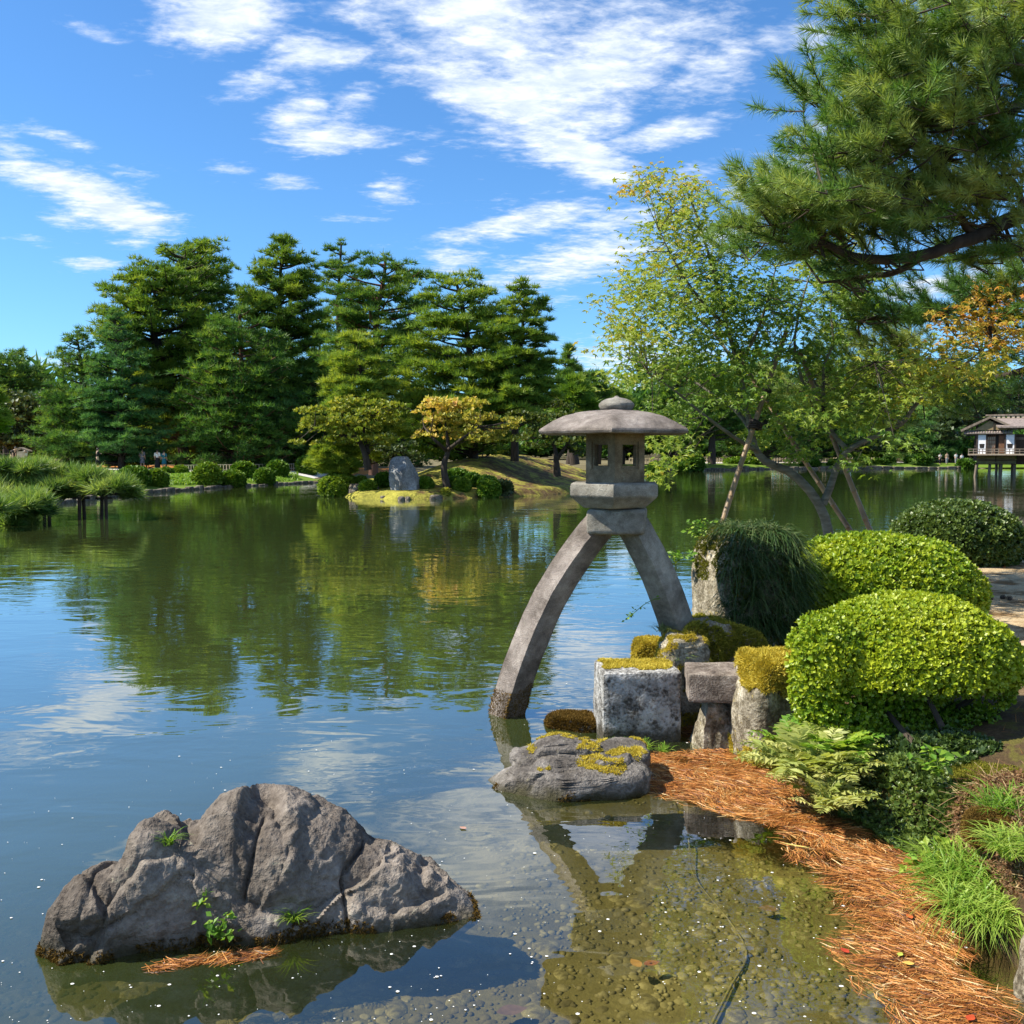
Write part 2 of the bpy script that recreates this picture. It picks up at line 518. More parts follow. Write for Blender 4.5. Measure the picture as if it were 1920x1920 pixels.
MAT['skin'] = plain_mat('skin', (.42, .26, .18), (.50, .32, .23), 6, .55, .05)
MAT['hair'] = plain_mat('hair_black', (.010, .008, .007), (.030, .025, .022), 30, .5, .2)
for _k, _c in {'cloth_black': (.012, .012, .014), 'cloth_grey': (.16, .155, .19), 'cloth_white': (.62, .62, .62), 'cloth_teal': (.015, .12, .16), 'cloth_navy': (.015, .017, .030), 'cloth_tan': (.36, .26, .18), 'cloth_trim': (.30, .31, .33)}.items():
    MAT[_k] = plain_mat(_k, tuple(v * .85 for v in _c), tuple(min(1, v * 1.15) for v in _c), 9, .85, .1)

GREYS = [(.30, (.075, .062, .056)), (.48, (.185, .160, .145)), (.62, (.285, .255, .232)), (.75, (.40, .37, .335))]
MAT['boulder'] = stone_mat('boulder_stone', [(.22, (.045, .037, .031)), (.42, (.125, .104, .088)), (.60, (.215, .185, .158)), (.80, (.37, .335, .28))], 3.2, 1.0, (.30, .285, .21), .62, .85, (.035, .032, .014), .05, 40)
MAT['flat_rock'] = stone_mat('flat_rock_stone', [(.25, (.045, .040, .036)), (.48, (.125, .112, .102)), (.64, (.225, .205, .185)), (.78, (.36, .33, .29))], 5, 1.0, (.30, .26, .16), .63, .85, (.040, .036, .012), .05, 55)
MAT['granite'] = stone_mat('lantern_granite', [(.22, (.085, .078, .065)), (.42, (.245, .228, .195)), (.58, (.390, .368, .320)), (.78, (.60, .57, .50))], 4.5, 1.0, (.36, .345, .28), .60, .9, None, 0, 150)
MAT['granite_red'] = stone_mat('lantern_granite_pinkish', [(.22, (.070, .058, .050)), (.42, (.200, .168, .148)), (.58, (.330, .285, .255)), (.78, (.53, .475, .42))], 4.5, 1.0, (.30, .28, .225), .62, .9, None, 0, 140)
MAT['granite_warm'] = stone_mat('lantern_granite_warm', [(.22, (.075, .052, .030)), (.42, (.165, .122, .074)), (.58, (.255, .195, .122)), (.80, (.38, .31, .21))], 5.5, .6, (.31, .275, .18), .62, .9, None, 0, 140)
MAT['lichen_block'] = stone_mat('white_lichen_granite', [(.28, (.030, .027, .024)), (.40, (.10, .094, .086)), (.50, (.31, .305, .295)), (.75, (.52, .52, .51))], 9.0, .9, (.09, .08, .065), .60, .9, (.05, .042, .026), .11, 45)
MAT['lichen_rock'] = stone_mat('lichen_rock', [(.30, (.045, .036, .024)), (.44, (.16, .135, .09)), (.56, (.33, .295, .225)), (.74, (.54, .50, .42))], 6.5, .9, (.36, .28, .09), .60, .9, None, 0, 50)
MAT['slab_stone'] = stone_mat('slab_stone', [(.33, (.075, .058, .048)), (.50, (.19, .155, .13)), (.68, (.34, .30, .26))], 6, .6, None, .6, .9, None, 0, 80)
MAT['grey_stone'] = stone_mat('blue_grey_stone', [(.30, (.09, .098, .108)), (.50, (.20, .21, .225)), (.70, (.38, .39, .40))], 1.6, .9, (.40, .40, .38), .66, .85, None, 0, 16)
MAT['bank_stone'] = stone_mat('bank_stone', [(.33, (.04, .034, .026)), (.50, (.115, .098, .076)), (.68, (.26, .23, .185))], 3, .8, None, .6, .9, None, 0, 20)
MAT['pebble'] = stone_mat('pond_pebble', [(.2, (.060, .049, .016)), (.50, (.145, .119, .043)), (.8, (.300, .252, .115))], 3.0, .3, None, .6, .8, None, 0, 30)


def ground_mat(name, stops, scale, bump=.4, grain=40., second=None):
    m, t = new_mat(name)
    co = t.n('TexCoord').outputs['Object']
    n1 = t.noise(co, scale, 7, .6)
    n2 = t.noise(co, grain, 5, .65)
    c = t.ramp(t.math('ADD', t.math('MULTIPLY', n1, .6), t.math('MULTIPLY', n2, .4)), stops)
    if second:
        col, lo, hi, s2 = second
        c = t.mix(t.smooth(t.noise(co, s2, 6, .6), lo, hi), c, col)
    b = t.n('Bump', {'Strength': bump, 'Distance': .03, 'Height': n2})
    finish(t, t.n('BsdfPrincipled', {'Base Color': c, 'Roughness': .95, 'Specular IOR Level': .1, 'Normal': b.outputs[0]}))
    return m


MAT['bed'] = ground_mat('pond_bed_silt', [(.3, (.075, .061, .020)), (.7, (.165, .136, .048))], 2.5, .5, 30)
MAT['sand'] = ground_mat('sandy_ground', [(.3, (.30, .215, .115)), (.7, (.54, .43, .27))], 2.0, .4, 45, ((.16, .095, .042), .52, .62, 3.0))
MAT['far_ground'] = ground_mat('park_ground', [(.3, (.10, .085, .045)), (.7, (.21, .18, .10))], .3, .3, 4)
MAT['lawn'] = ground_mat('lawn_grass', [(.3, (.085, .190, .020)), (.7, (.150, .270, .035))], 1.0, .3, 14)
MAT['gravel'] = ground_mat('pale_gravel', [(.3, (.46, .43, .39)), (.7, (.62, .59, .54))], 2.0, .2, 30)
MAT['mulch'] = ground_mat('orange_needle_mulch', [(.3, (.28, .11, .03)), (.7, (.46, .20, .06))], 1.2, .2, 20)
MAT['bank_edge'] = ground_mat('grassy_bank', [(.3, (.060, .120, .014)), (.5, (.120, .190, .022)), (.7, (.190, .220, .05))], .6, .4, 9)


def bank_material():
    m, t = new_mat('bank_soil_and_shade')
    co = t.n('TexCoord').outputs['Object']
    x, y, z = t.n('SeparateXYZ', {0: co}).outputs
    n1, n2, n3 = t.noise(co, 2.2, 7, .62), t.noise(co, 45, 5, .65), t.noise(co, 6.5, 5, .6)
    f = t.math('ADD', t.math('MULTIPLY', n1, .55), t.math('MULTIPLY', n2, .45))
    sand = t.ramp(f, [(.3, (.32, .225, .12)), (.7, (.60, .48, .30))])
    sand = t.mix(t.smooth(t.noise(co, 1.6, 7, .65), .46, .62), sand, (.17, .105, .045))
    soil_and_shade = t.ramp(f, [(.3, (.035, .024, .013)), (.52, (.085, .058, .030)), (.7, (.17, .12, .062))])  # dark mossy soil, with the shade under the bush put into its colour
    soil_and_shade = t.mix(t.math('MULTIPLY', t.smooth(n3, .50, .60), .7), soil_and_shade, (.110, .105, .022))
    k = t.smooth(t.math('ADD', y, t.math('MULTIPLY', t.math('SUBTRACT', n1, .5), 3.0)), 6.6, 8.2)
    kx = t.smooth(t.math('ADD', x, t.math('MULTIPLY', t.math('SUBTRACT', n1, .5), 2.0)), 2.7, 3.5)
    c = t.mix(t.math('MULTIPLY', k, kx), soil_and_shade, sand)
    b = t.n('Bump', {'Strength': .7, 'Distance': .03, 'Height': t.math('ADD', n2, n3)})
    finish(t, t.n('BsdfPrincipled', {'Base Color': c, 'Roughness': .95, 'Specular IOR Level': .1, 'Normal': b.outputs[0]}))
    return m


def island_material():
    m, t = new_mat('island_moss')
    co = t.n('TexCoord').outputs['Object']
    x, y, z = t.n('SeparateXYZ', {0: co}).outputs
    n1, n2, n3 = t.noise(co, .5, 7, .62), t.noise(co, 5, 5, .65), t.noise(co, 1.3, 6, .65)
    f = t.math('ADD', t.math('MULTIPLY', n1, .5), t.math('MULTIPLY', n2, .5))
    soil_and_shade = t.ramp(f, [(.32, (.050, .030, .015)), (.5, (.125, .080, .036)), (.68, (.26, .18, .085))])
    moss = t.ramp(f, [(.34, (.10, .10, .022)), (.5, (.27, .25, .045)), (.66, (.46, .42, .075))])
    k = t.math('ADD', n3, t.math('MULTIPLY', t.smooth(t.math('MULTIPLY', x, -1.0), 1.0, 7.5), .17))  # right slope stays browner: fallen needles, and tree shadow painted into the colour
    c = t.mix(t.smooth(k, .43, .60), soil_and_shade, moss)
    b = t.n('Bump', {'Strength': .8, 'Distance': .12, 'Height': t.math('ADD', n2, n3)})
    finish(t, t.n('BsdfPrincipled', {'Base Color': c, 'Roughness': .95, 'Specular IOR Level': .1, 'Normal': b.outputs[0]}))
    return m


MAT['moss_ground'] = island_material()
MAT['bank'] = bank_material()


def water_material():
    m, t = new_mat('pond_water')
    co = t.n('TexCoord').outputs['Object']
    xyz = t.n('SeparateXYZ', {0: co})
    Y = xyz.outputs[1]
    far = t.smooth(Y, 3.5, 22.0)
    mp = t.n('Mapping', {'Vector': co, 'Scale': (.55, 1.0, 1.0)}).outputs[0]
    mp2 = t.n('Mapping', {'Vector': co, 'Scale': (.8, 1.0, 1.0)}).outputs[0]
    r1 = t.noise(mp, 1.5, 3, .55, .4)
    r2 = t.noise(mp2, 7.0, 2, .5, .2)
    calm = t.smooth(t.noise(co, .16, 2), .36, .62)
    patch = t.smooth(t.noise(t.n('Mapping', {'Vector': co, 'Scale': (.5, 1, 1)}).outputs[0], .55, 2), .46, .64)
    small = t.math('MULTIPLY', t.math('MULTIPLY', r2, patch), .16)
    h = t.math('ADD', t.math('MULTIPLY', r1, t.math('ADD', .35, t.math('MULTIPLY', calm, .6))), small)
    b = t.n('Bump', {'Strength': 1.0, 'Distance': .012, 'Height': h}).outputs[0]
    inc = t.n('NewGeometry').outputs['Incoming']
    cs = t.math('ABSOLUTE', t.n('VectorMath', {0: inc, 1: b}, operation='DOT_PRODUCT').outputs['Value'])
    fr = t.math('ADD', .05, t.math('MULTIPLY', .95, t.math('POWER', t.math('SUBTRACT', 1.0, cs, clamp=True), 2.9)))
    gl = t.n('BsdfGlossy', {'Color': (.97, .98, 1, 1), 'Roughness': .015, 'Normal': b})
    tr = t.n('BsdfTransparent', {'Color': (.93, .93, .80, 1)})
    df = t.n('BsdfDiffuse', {'Color': (.048, .066, .019, 1)})
    dw = t.math('SUBTRACT', t.math('MULTIPLY', Y, .8), t.math('MULTIPLY', t.math('MINIMUM', xyz.outputs[0], 1.5), 1.2))
    wob = t.math('ADD', dw, t.math('MULTIPLY', t.math('SUBTRACT', t.noise(co, .35, 3), .5), 1.6))
    murk = t.math('ADD', .025, t.math('MULTIPLY', t.smooth(wob, 2.6, 8.2), .86))
    under = t.n('MixShader', {0: murk, 1: tr.outputs[0], 2: df.outputs[0]})
    finish(t, t.n('MixShader', {0: fr, 1: under.outputs[0], 2: gl.outputs[0]}))
    return m


MAT['water'] = water_material()

# ------------------------------------------------------------------ the setting: water, beds, banks
rng = np.random.RandomState(11)
POND = np.array([(-70, -40), (-70, 20), (-24, 26), (-19.6, 32), (-19.8, 45), (-20.3, 53), (-18.6, 63), (-14.6, 74), (-13, 88), (-4, 108), (8, 116), (17, 120), (26, 127), (41, 139), (68, 144), (110, 142), (110, 20), (60, -40)], float)
_lp = [on(*p)[:2] for p in ((2090, 2060), (1990, 1940), (1905, 1850), (1825, 1750), (1790, 1690), (1785, 1630), (1705, 1590), (1625, 1556), (1560, 1512), (1490, 1472), (1440, 1440), (1405, 1405), (1370, 1372), (1335, 1340), (1290, 1300))]
LAND = np.array(_lp + [(1.45, 9.2), (1.75, 10.0), (2.5, 11.0), (3.0, 12.6), (3.7, 14.4), (4.8, 16.3), (7, 17.8), (13, 19), (16, 10), (15, -4), (3.2, -4), (2.9, 1.5)])
_ip = [on(*p)[:2] for p in ((602, 922), (622, 930), (660, 935), (740, 938), (830, 936), (930, 933), (1010, 930), (1080, 925), (1150, 918))]
ISLE = np.array(_ip + [(9.0, 64), (4, 72), (-6, 73), (-12.5, 66)])


def h_far(P):
    o = -sd_poly(P, POND)
    z = sst(o, 0.0, 4.0) * .60 + sst(o, 2, 25) * .32 + sst(o, 30, 160) * 2.0
    return np.where(o < 0, -1.5, z + .06)


def h_near(P):
    s = sd_poly(P, LAND)
    P3 = np.column_stack([P[:, :2], np.zeros(len(P))])
    z = -.42 + sst(s, -.22, .30) * .72 + sst(s, .1, 1.3) * .17
    z = z + .035 * fbm(P3, 1.6, 4) * sst(s, -.1, .4) + .012 * fbm(P3, 9, 3)
    return z


def h_isle(P):
    s = sd_poly(P, ISLE)
    P3 = np.column_stack([P[:, :2], np.zeros(len(P))])
    right = sst(P[:, 0], -7.5, -1.0)
    z = -.5 + sst(s, -.6, .9) * .85 + sst(s, .4, 7.5) * (.55 + 1.25 * right)
    return z + .10 * fbm(P3, .35, 3) * sst(s, 0, 2)


def height_sheet(name, xs, ys, hf, mat, kind='structure', dz=0.0, mask=None):
    X, Y = np.meshgrid(xs, ys, indexing='ij')
    P = np.column_stack([X.ravel(), Y.ravel()])
    Z = hf(P) + dz
    nx, ny = len(xs), len(ys)
    i, j = np.meshgrid(np.arange(nx - 1), np.arange(ny - 1), indexing='ij')
    F = np.stack([i * ny + j, (i + 1) * ny + j, (i + 1) * ny + j + 1, i * ny + j + 1], -1).reshape(-1, 4)
    if mask is not None:
        k = mask(P)
        F = F[k[F].all(1)]
    b = Buf().add(np.column_stack([P, Z]), F)
    o = b.build(name, mat, smooth=True)
    o['kind'] = kind
    return o


# ground all round to the horizon
_az = np.linspace(0, 2 * np.pi, 241)[:-1]
_rr = np.concatenate([np.linspace(14, 160, 110), np.geomspace(165, 2500, 24)])
_b = Buf()
_P = np.array([(r * math.sin(a), r * math.cos(a)) for a in _az for r in _rr])
_i, _j = np.meshgrid(np.arange(len(_az)), np.arange(len(_rr) - 1), indexing='ij')
_n = len(_rr)
_i2 = (_i + 1) % len(_az)
_b.add(np.column_stack([_P, h_far(_P)]), np.stack([_i * _n + _j, _i * _n + _j + 1, _i2 * _n + _j + 1, _i2 * _n + _j], -1).reshape(-1, 4))
_b.build('ground', MAT['far_ground'], smooth=True)['kind'] = 'structure'

_w = Buf()
_wx, _wy = np.linspace(-75, 115, 20), np.linspace(-42, 148, 20)
_X, _Y = np.meshgrid(_wx, _wy, indexing='ij')
_i, _j = np.meshgrid(np.arange(19), np.arange(19), indexing='ij')
_w.add(np.column_stack([_X.ravel(), _Y.ravel(), np.zeros(400)]), np.stack([_i * 20 + _j, (_i + 1) * 20 + _j, (_i + 1) * 20 + _j + 1, _i * 20 + _j + 1], -1).reshape(-1, 4))
_w.build('pond_water', MAT['water'], smooth=True)['kind'] = 'structure'

def h_bed(P):
    P3 = np.column_stack([P[:, :2], np.zeros(len(P))])
    return -.30 - sst(P[:, 1], 5, 16) * .9 + .03 * fbm(P3, 1.2, 3)
pond_bed = height_sheet('pond_bed', np.linspace(-16, 9, 130), np.linspace(-6, 22, 140), h_bed, MAT['bed'])
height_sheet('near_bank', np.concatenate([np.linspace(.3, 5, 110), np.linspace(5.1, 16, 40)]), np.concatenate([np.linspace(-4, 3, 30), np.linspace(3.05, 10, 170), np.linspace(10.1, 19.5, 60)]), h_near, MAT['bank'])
height_sheet('island_ground', np.linspace(-14, 10, 120), np.linspace(44, 74, 130), h_isle, MAT['moss_ground'])
height_sheet('lawn', np.linspace(-46, -16.5, 60), np.linspace(58, 77, 40), h_far, MAT['lawn'], dz=.03, mask=lambda P: -sd_poly(P, POND) > .5)
height_sheet('gravel_path', np.linspace(-60, -8, 70), np.linspace(77.2, 84.5, 12), h_far, MAT['gravel'], dz=.03, mask=lambda P: -sd_poly(P, POND) > 1.0)
height_sheet('needle_bed_ground', np.linspace(-60, -8, 60), np.linspace(84.7, 99, 20), h_far, MAT['mulch'], dz=.03, mask=lambda P: -sd_poly(P, POND) > 1.0)
height_sheet('far_bank_grass', np.linspace(14, 100, 120), np.linspace(118, 154, 50), h_far, MAT['bank_edge'], dz=.03, mask=lambda P: (-sd_poly(P, POND) > .2) & (-sd_poly(P, POND) < 8))
height_sheet('left_bank_grass', np.linspace(-26, -8, 60), np.linspace(26, 84, 90), h_far, MAT['bank_edge'], dz=.05, mask=lambda P: (-sd_poly(P, POND) > .15) & (-sd_poly(P, POND) < 4.2) & (P[:, 1] < 77))
height_sheet('far_gravel_path', np.linspace(24, 120, 90), np.linspace(136, 166, 40), h_far, MAT['gravel'], dz=.03, mask=lambda P: (-sd_poly(P, POND) > 9) & (-sd_poly(P, POND) < 14))

# pebbles on the bed: the largest in view are pieces of their own
_pv, _pf = ico(2)
_top = _pv[:, 2] > -.35
_keep = _top[_pf].all(1)
_pfk = _pf[_keep]
_used = np.unique(_pfk)
_map = -np.ones(len(_pv), int)
_map[_used] = np.arange(len(_used))
PEB_V, PEB_F = _pv[_used], _map[_pfk]
peb_meshes = []
for k in range(8):
    sv = PEB_V * np.array([1, .78, .30]) * (1 + .28 * fbm(PEB_V + 9 * k, 1.1, 2)[:, None])
    b = Buf().add(sv, PEB_F, 0, rng.rand())
    o = b.build('pebble', MAT['pebble'], smooth=True)
    peb_meshes.append((o.data, sv))
    bpy.data.objects.remove(o)
cells = []
_v1, _f1 = ico(1)
_k1 = (_v1[:, 2] > -.5)[_f1].all(1)
PEB1_F = _f1[_k1]
peb1 = [_v1 * np.array([1, .78, .28]) * (1 + .34 * fbm(_v1 + 5 * k, 1.1, 2)[:, None]) for k in range(8)]
while len(cells) < 10500:
    y = rng.uniform(2.9, 11.5)
    x = rng.uniform(-.62 * y, min(2.9, .6 * y))
    if rng.rand() > 1.25 - .10 * y or sd_poly(np.array([[x, y]]), LAND)[0] > .1:
        continue
    silt = pnoise(np.array([[x * 1.7, y * 1.7, 3.3]]))[0]
    if silt < -.08 and rng.rand() < .72:
        continue
    r = .010 + .030 * rng.rand() ** 2.2 + (.03 + .05 * rng.rand() if rng.rand() < .022 else 0)
    cells.append((x, y, r))
cells.sort(key=lambda c: -c[2] / c[1])
bs = Buf()
for i, (x, y, r) in enumerate(cells):
    z = h_bed(np.array([[x, y]]))[0] + .004 - .14 * r
    rot = rng.rand() * 6.283
    if i < 290:
        o = bpy.data.objects.new('pebble', peb_meshes[i % 8][0])
        COL.objects.link(o)
        o.parent = pond_bed
        o.location = (x, y, z)
        o.rotation_euler = (0, 0, rot)
        o.scale = (r, r, r * (.75 + .5 * rng.rand()))
    elif i < 1500:
        bs.add(peb_meshes[i % 8][1] @ rotz(rot).T * r + (x, y, z), PEB_F, 0, rng.rand())
    else:
        bs.add(peb1[i % 8] @ rotz(rot).T * r + (x, y, z), PEB1_F, 0, rng.rand())
bs.build('pebbles', MAT['pebble'], parent=pond_bed, smooth=True, kind='stuff')

# stone edging along the left bank and the far shore
def edging(name, pts, step, h, w, mat, seed):
    r = np.random.RandomState(seed)
    pts = np.array(pts, float)
    seg = np.linalg.norm(np.diff(pts, axis=0), axis=1)
    tot = seg.sum()
    root = bpy.data.objects.new(name, None)
    COL.objects.link(root)
    root['kind'] = 'structure'
    cum = np.concatenate([[0], np.cumsum(seg)])
    s = 0.0
    while s < tot - .2:
        L = step * (.7 + .6 * r.rand())
        a = min(s + L / 2, tot)
        k = min(np.searchsorted(cum, a) - 1, len(seg) - 1)
        k = max(k, 0)
        p = pts[k] + (pts[k + 1] - pts[k]) * ((a - cum[k]) / seg[k])
        d = pts[k + 1] - pts[k]
        V, F = ico(2)
        V = np.sign(V) * np.abs(V) ** .35
        V = V / np.abs(V).max() * np.array([L * .49, w / 2, h / 2]) * (1 + .10 * fbm(V + 31 * s, 1.3, 2)[:, None])
        V = V @ rotz(math.atan2(d[1], d[0]) + .06 * r.randn()).T
        Buf().add(V + (p[0], p[1], h / 2 - .22 + .05 * r.randn()), F).build('edging_stone', mat, parent=root)
        s += L
edging('bank_edging', POND[3:8], .8, .4, .36, MAT['bank_stone'], 3)
edging('far_bank_edging', POND[11:15], 1.6, .55, .6, MAT['bank_stone'], 4)

# ------------------------------------------------------------------ foliage templates
def tuft_tpl(nb, L, w, lo, hi, seed):          # a brush of needle blades round +Z
    r = np.random.RandomState(seed)
    V, F = [], []
    for k in range(nb):
        th = R(lo + (hi - lo) * math.sqrt((k + .5) / nb))
        ph = k * 2.399 + r.rand()
        d = np.array([math.sin(th) * math.cos(ph), math.sin(th) * math.sin(ph), math.cos(th)])
        s = np.cross(d, r.normal(size=3))
        s = s / np.linalg.norm(s) * w / 2
        l = L * (.75 + .5 * r.rand())
        V += [-s, s, d * l]
        F.append([3 * k, 3 * k + 1, 3 * k + 2])
    return np.array(V), np.array(F)


def shoot_tpl(n, L, nl, w, seed):               # a pine shoot: needles set along a twig that runs in +Z
    r = np.random.RandomState(seed)
    V, F = [], []
    for k in range(n):
        z = L * (k + .5) / n
        th = R(26 + 34 * (1 - z / L) + 10 * r.randn())
        ph = k * 2.399 + .5 * r.randn()
        d = np.array([math.sin(th) * math.cos(ph), math.sin(th) * math.sin(ph), math.cos(th)])
        s = np.cross(d, r.normal(size=3))
        s = s / np.linalg.norm(s) * w / 2
        o = np.array([0, 0, z])
        V += [o - s, o + s, o + d * nl * (.8 + .4 * r.rand())]
        F.append([3 * k, 3 * k + 1, 3 * k + 2])
    return np.array(V), np.array(F)


TUFT = tuft_tpl(7, 1.0, .17, 5, 66, 1)
TUFT_COARSE = tuft_tpl(5, 1.0, .45, 5, 75, 3)
TUFT_FINE = tuft_tpl(16, 1.0, .10, 5, 70, 2)
LEAF4 = (np.array([[0, 0, 0], [.32, .5, .10], [0, 1, 0], [-.32, .5, .10]]), np.array([[0, 1, 2], [0, 2, 3]]))


def star_leaf():
    ang = [-150, -112, -75, -45, -22, 0, 22, 45, 75, 112, 150]      # lobes and notches of a palmate leaf, tip at +Y
    rad = [.42, .30, .72, .34, .92, .40, 1.0, .40, .92, .34, .72]
    lobes = [(-118, .55), (-62, .85), (0, 1.0), (62, .85), (118, .55)]
    pts = []
    for i, (a, r_) in enumerate(lobes):
        if i:
            m = (lobes[i - 1][0] + a) / 2
            pts.append((m, .33))
        pts.append((a, r_))
    pts = [(-165, .2)] + pts + [(165, .2)]
    V = [[0, 0, 0]] + [[r_ * math.sin(R(a)), r_ * math.cos(R(a)), -.16 * r_ * r_ + (.05 if r_ < .4 else 0)] for a, r_ in pts]
    F = [[0, i, i + 1] for i in range(1, len(V) - 1)]
    return np.array(V) * [.62, .62, 1], np.array(F)


STAR = star_leaf()


def rosette(n, tilt, seed, wid=.30):             # a whorl of small leaves round +Z
    r = np.random.RandomState(seed)
    V, F = [], []
    for k in range(n):
        a = k * 2 * math.pi / n + .5 * r.randn()
        t = R(tilt + 14 * r.randn())
        rad, up = math.cos(t), math.sin(t)
        d = np.array([math.cos(a) * rad, math.sin(a) * rad, up])
        s = np.array([-math.sin(a), math.cos(a), 0]) * wid
        l = .8 + .4 * r.rand()
        V += [[0, 0, 0], d * .5 * l + s * l + [0, 0, .05], d * l, d * .5 * l - s * l + [0, 0, .05]]
        F += [[4 * k, 4 * k + 1, 4 * k + 2], [4 * k, 4 * k + 2, 4 * k + 3]]
    return np.array(V), np.array(F)


ROS = [rosette(5, 38, 3, .33), rosette(4, 50, 4, .33)]


def pad_tufts(buf, r, c, rx, ry, rz, n, size, tpl, out=(0, 0, 0), tint0=.5, up=.8, mat=0):
    u = np.sqrt(r.rand(n))
    a = r.rand(n) * 6.2832
    zz = np.sqrt(np.clip(1 - u * u, 0, 1)) * (r.rand(n) * 1.25 - .3)
    P = np.column_stack([u * np.cos(a) * rx, u * np.sin(a) * ry, zz * rz]) + c
    D = np.column_stack([np.cos(a) * u * .9, np.sin(a) * u * .9, np.full(n, up)]) + np.asarray(out) + .28 * r.normal(size=(n, 3))
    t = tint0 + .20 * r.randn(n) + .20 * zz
    buf.scatter(tpl, P, frames(D, r.rand(n) * 6.28), size * (.7 + .6 * r.rand(n)), np.clip(t, 0, 1), mat)


def pine(name, label, px_base, py_base, Y, prof, seed, trunk=None, n_lev=9, pad=1.0, tl=.42, dens=120, mat='pine_mid', tr=.28,
         group=None, zb=None, bark='bark_dark', flat=.36, tint=.45, gap=0.0, low=None, depth=.85, sparse=1.0, tufts=None, plume=.0):
    """prof: (photo y, left x, right x) of the crown outline from the lowest branches to the tip."""
    r = np.random.RandomState(seed)
    k = Y / FPX
    base = at(px_base, py_base, Y)
    if zb is not None:
        base[2] = zb
    prof = sorted(prof, key=lambda p: -p[0])
    pz = np.array([at(960, p[0], Y)[2] for p in prof])
    xl = np.array([at(p[1], p[0], Y)[0] for p in prof])
    xr = np.array([at(p[2], p[0], Y)[0] for p in prof])
    top = np.array([(xl[-1] + xr[-1]) / 2, Y, pz[-1]])
    root = thing(name, base, label, 'tree', group)
    if trunk is None:
        tp = np.array([base - [0, 0, .3], base * .65 + top * .35 + [.25 * r.randn() * k * 20, 0, 0], base * .3 + top * .7 + [.25 * r.randn() * k * 20, 0, 0], top - [0, 0, .2]])
    else:
        tp = np.vstack([[base - [0, 0, .3]], [at(a, b, Y) for a, b in trunk], [top - [0, 0, .2]]])
    tc = spline(tp, 22)
    tb = Buf().tube(tc, np.linspace(tr, tr * .22, 22), 8)
    lb, fb = Buf(), Buf()
    H = pz[-1] - pz[0]
    n_lev = int(round(n_lev * 1.2))
    dz = H / n_lev
    zs = np.linspace(pz[0], pz[-1] - .5 * dz, n_lev)
    pads = []
    for li, z in enumerate(zs):
        L, Rr = np.interp(z, pz, xl), np.interp(z, pz, xr)
        j = np.argmin(abs(tc[:, 2] - z))
        cx = np.clip(tc[j, 0], L + .15 * (Rr - L), Rr - .15 * (Rr - L))
        rm = max(.5 * (Rr - L), .25)
        nl = max(4, int(round((5 + 1.5 * rm) * sparse)))
        a0 = r.rand() * 6.28
        for q in range(nl):
            if gap and r.rand() < gap:
                continue
            ph = a0 + 2 * math.pi * (q + .45 * r.randn()) / nl
            cx_, sy_ = math.cos(ph), math.sin(ph)
            if sy_ > .55 and r.rand() < .45:
                continue
            rx = (Rr - cx) if cx_ > 0 else (cx - L)
            ry = rm * depth
            f = .72 + .30 * r.rand() + (.16 if r.rand() < .2 else 0)
            zj = z + dz * .9 * (r.rand() + r.rand() - 1)
            e = np.array([cx + cx_ * rx * f, Y + sy_ * ry * f, zj])
            reach = math.hypot(cx_ * rx, sy_ * ry) * f
            s = np.array([tc[j, 0], tc[j, 1], zj - .28 * reach - .1])
            mid = .5 * (s + e) + [.1 * r.randn(), .1 * r.randn(), -.06 * reach]
            cv = spline([s, mid, e], 6)
            lb.tube(cv, np.linspace(tr * .24, tr * .05, 6), 4, cap=False)
            pr = np.clip(.22 * rm + .12, .28, .85) * pad
            dirn = np.array([cx_, sy_, .1])
            nsp = max(2, int(round(reach * .72 / (pr * .95))))
            tn = tint + .13 * r.randn()
            for w in range(nsp):                      # flat sprays set along the limb, widest at two thirds
                t = 1.0 - .74 * (w + .35 * r.rand()) / nsp
                c = cv[min(5, int(t * 5))] * (1 - (t * 5) % 1) + cv[min(5, int(t * 5) + 1)] * ((t * 5) % 1)
                p_ = pr * (.65 + .6 * r.rand()) * (1.0 if w else .72)
                side = np.array([-sy_, cx_, 0]) * p_ * .8 * r.randn()
                pads.append((c + side + [0, 0, .10 + .12 * pr * r.randn()], p_, dirn, tn + .07 * r.randn() - .05 * w, .45 if sy_ > .5 else 1.0))
    pads.append((top - [0, 0, .12], .34 * pad, np.array([0, 0, 1.0]), tint + .1, 1.0))
    pads.append((top - [0, 0, .5], .5 * pad, np.array([0, 0, .6]), tint + .05, 1.0))
    if tufts is None:
        tufts = 7000 if Y < 95 else 2400
    wt = np.array([p[1] ** 2 * p[4] for p in pads])
    cnt = np.maximum(6, (tufts * wt / wt.sum()).astype(int))
    tl = tl * .86
    for (c, p_, dirn, tn, _), n in zip(pads, cnt):
        u, a = np.sqrt(r.rand(n)), r.rand(n) * 6.2832
        zz = np.sqrt(np.clip(1 - u * u, 0, 1)) * (r.rand(n) * 1.1 - .15)
        P = np.column_stack([u * np.cos(a) * p_ * 1.15, u * np.sin(a) * p_ * 1.05, zz * p_ * flat]) + c
        D = np.column_stack([np.cos(a) * u * .55, np.sin(a) * u * .55, np.full(n, .75)]) + dirn * (.40 + plume) + .26 * r.normal(size=(n, 3))
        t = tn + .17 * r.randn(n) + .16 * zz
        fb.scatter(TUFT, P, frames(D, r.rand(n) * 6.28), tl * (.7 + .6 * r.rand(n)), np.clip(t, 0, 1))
    tb.build('trunk', MAT[bark], root, smooth=True)
    lb.build('limbs', MAT[bark], root, smooth=True)
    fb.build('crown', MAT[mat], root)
    return root


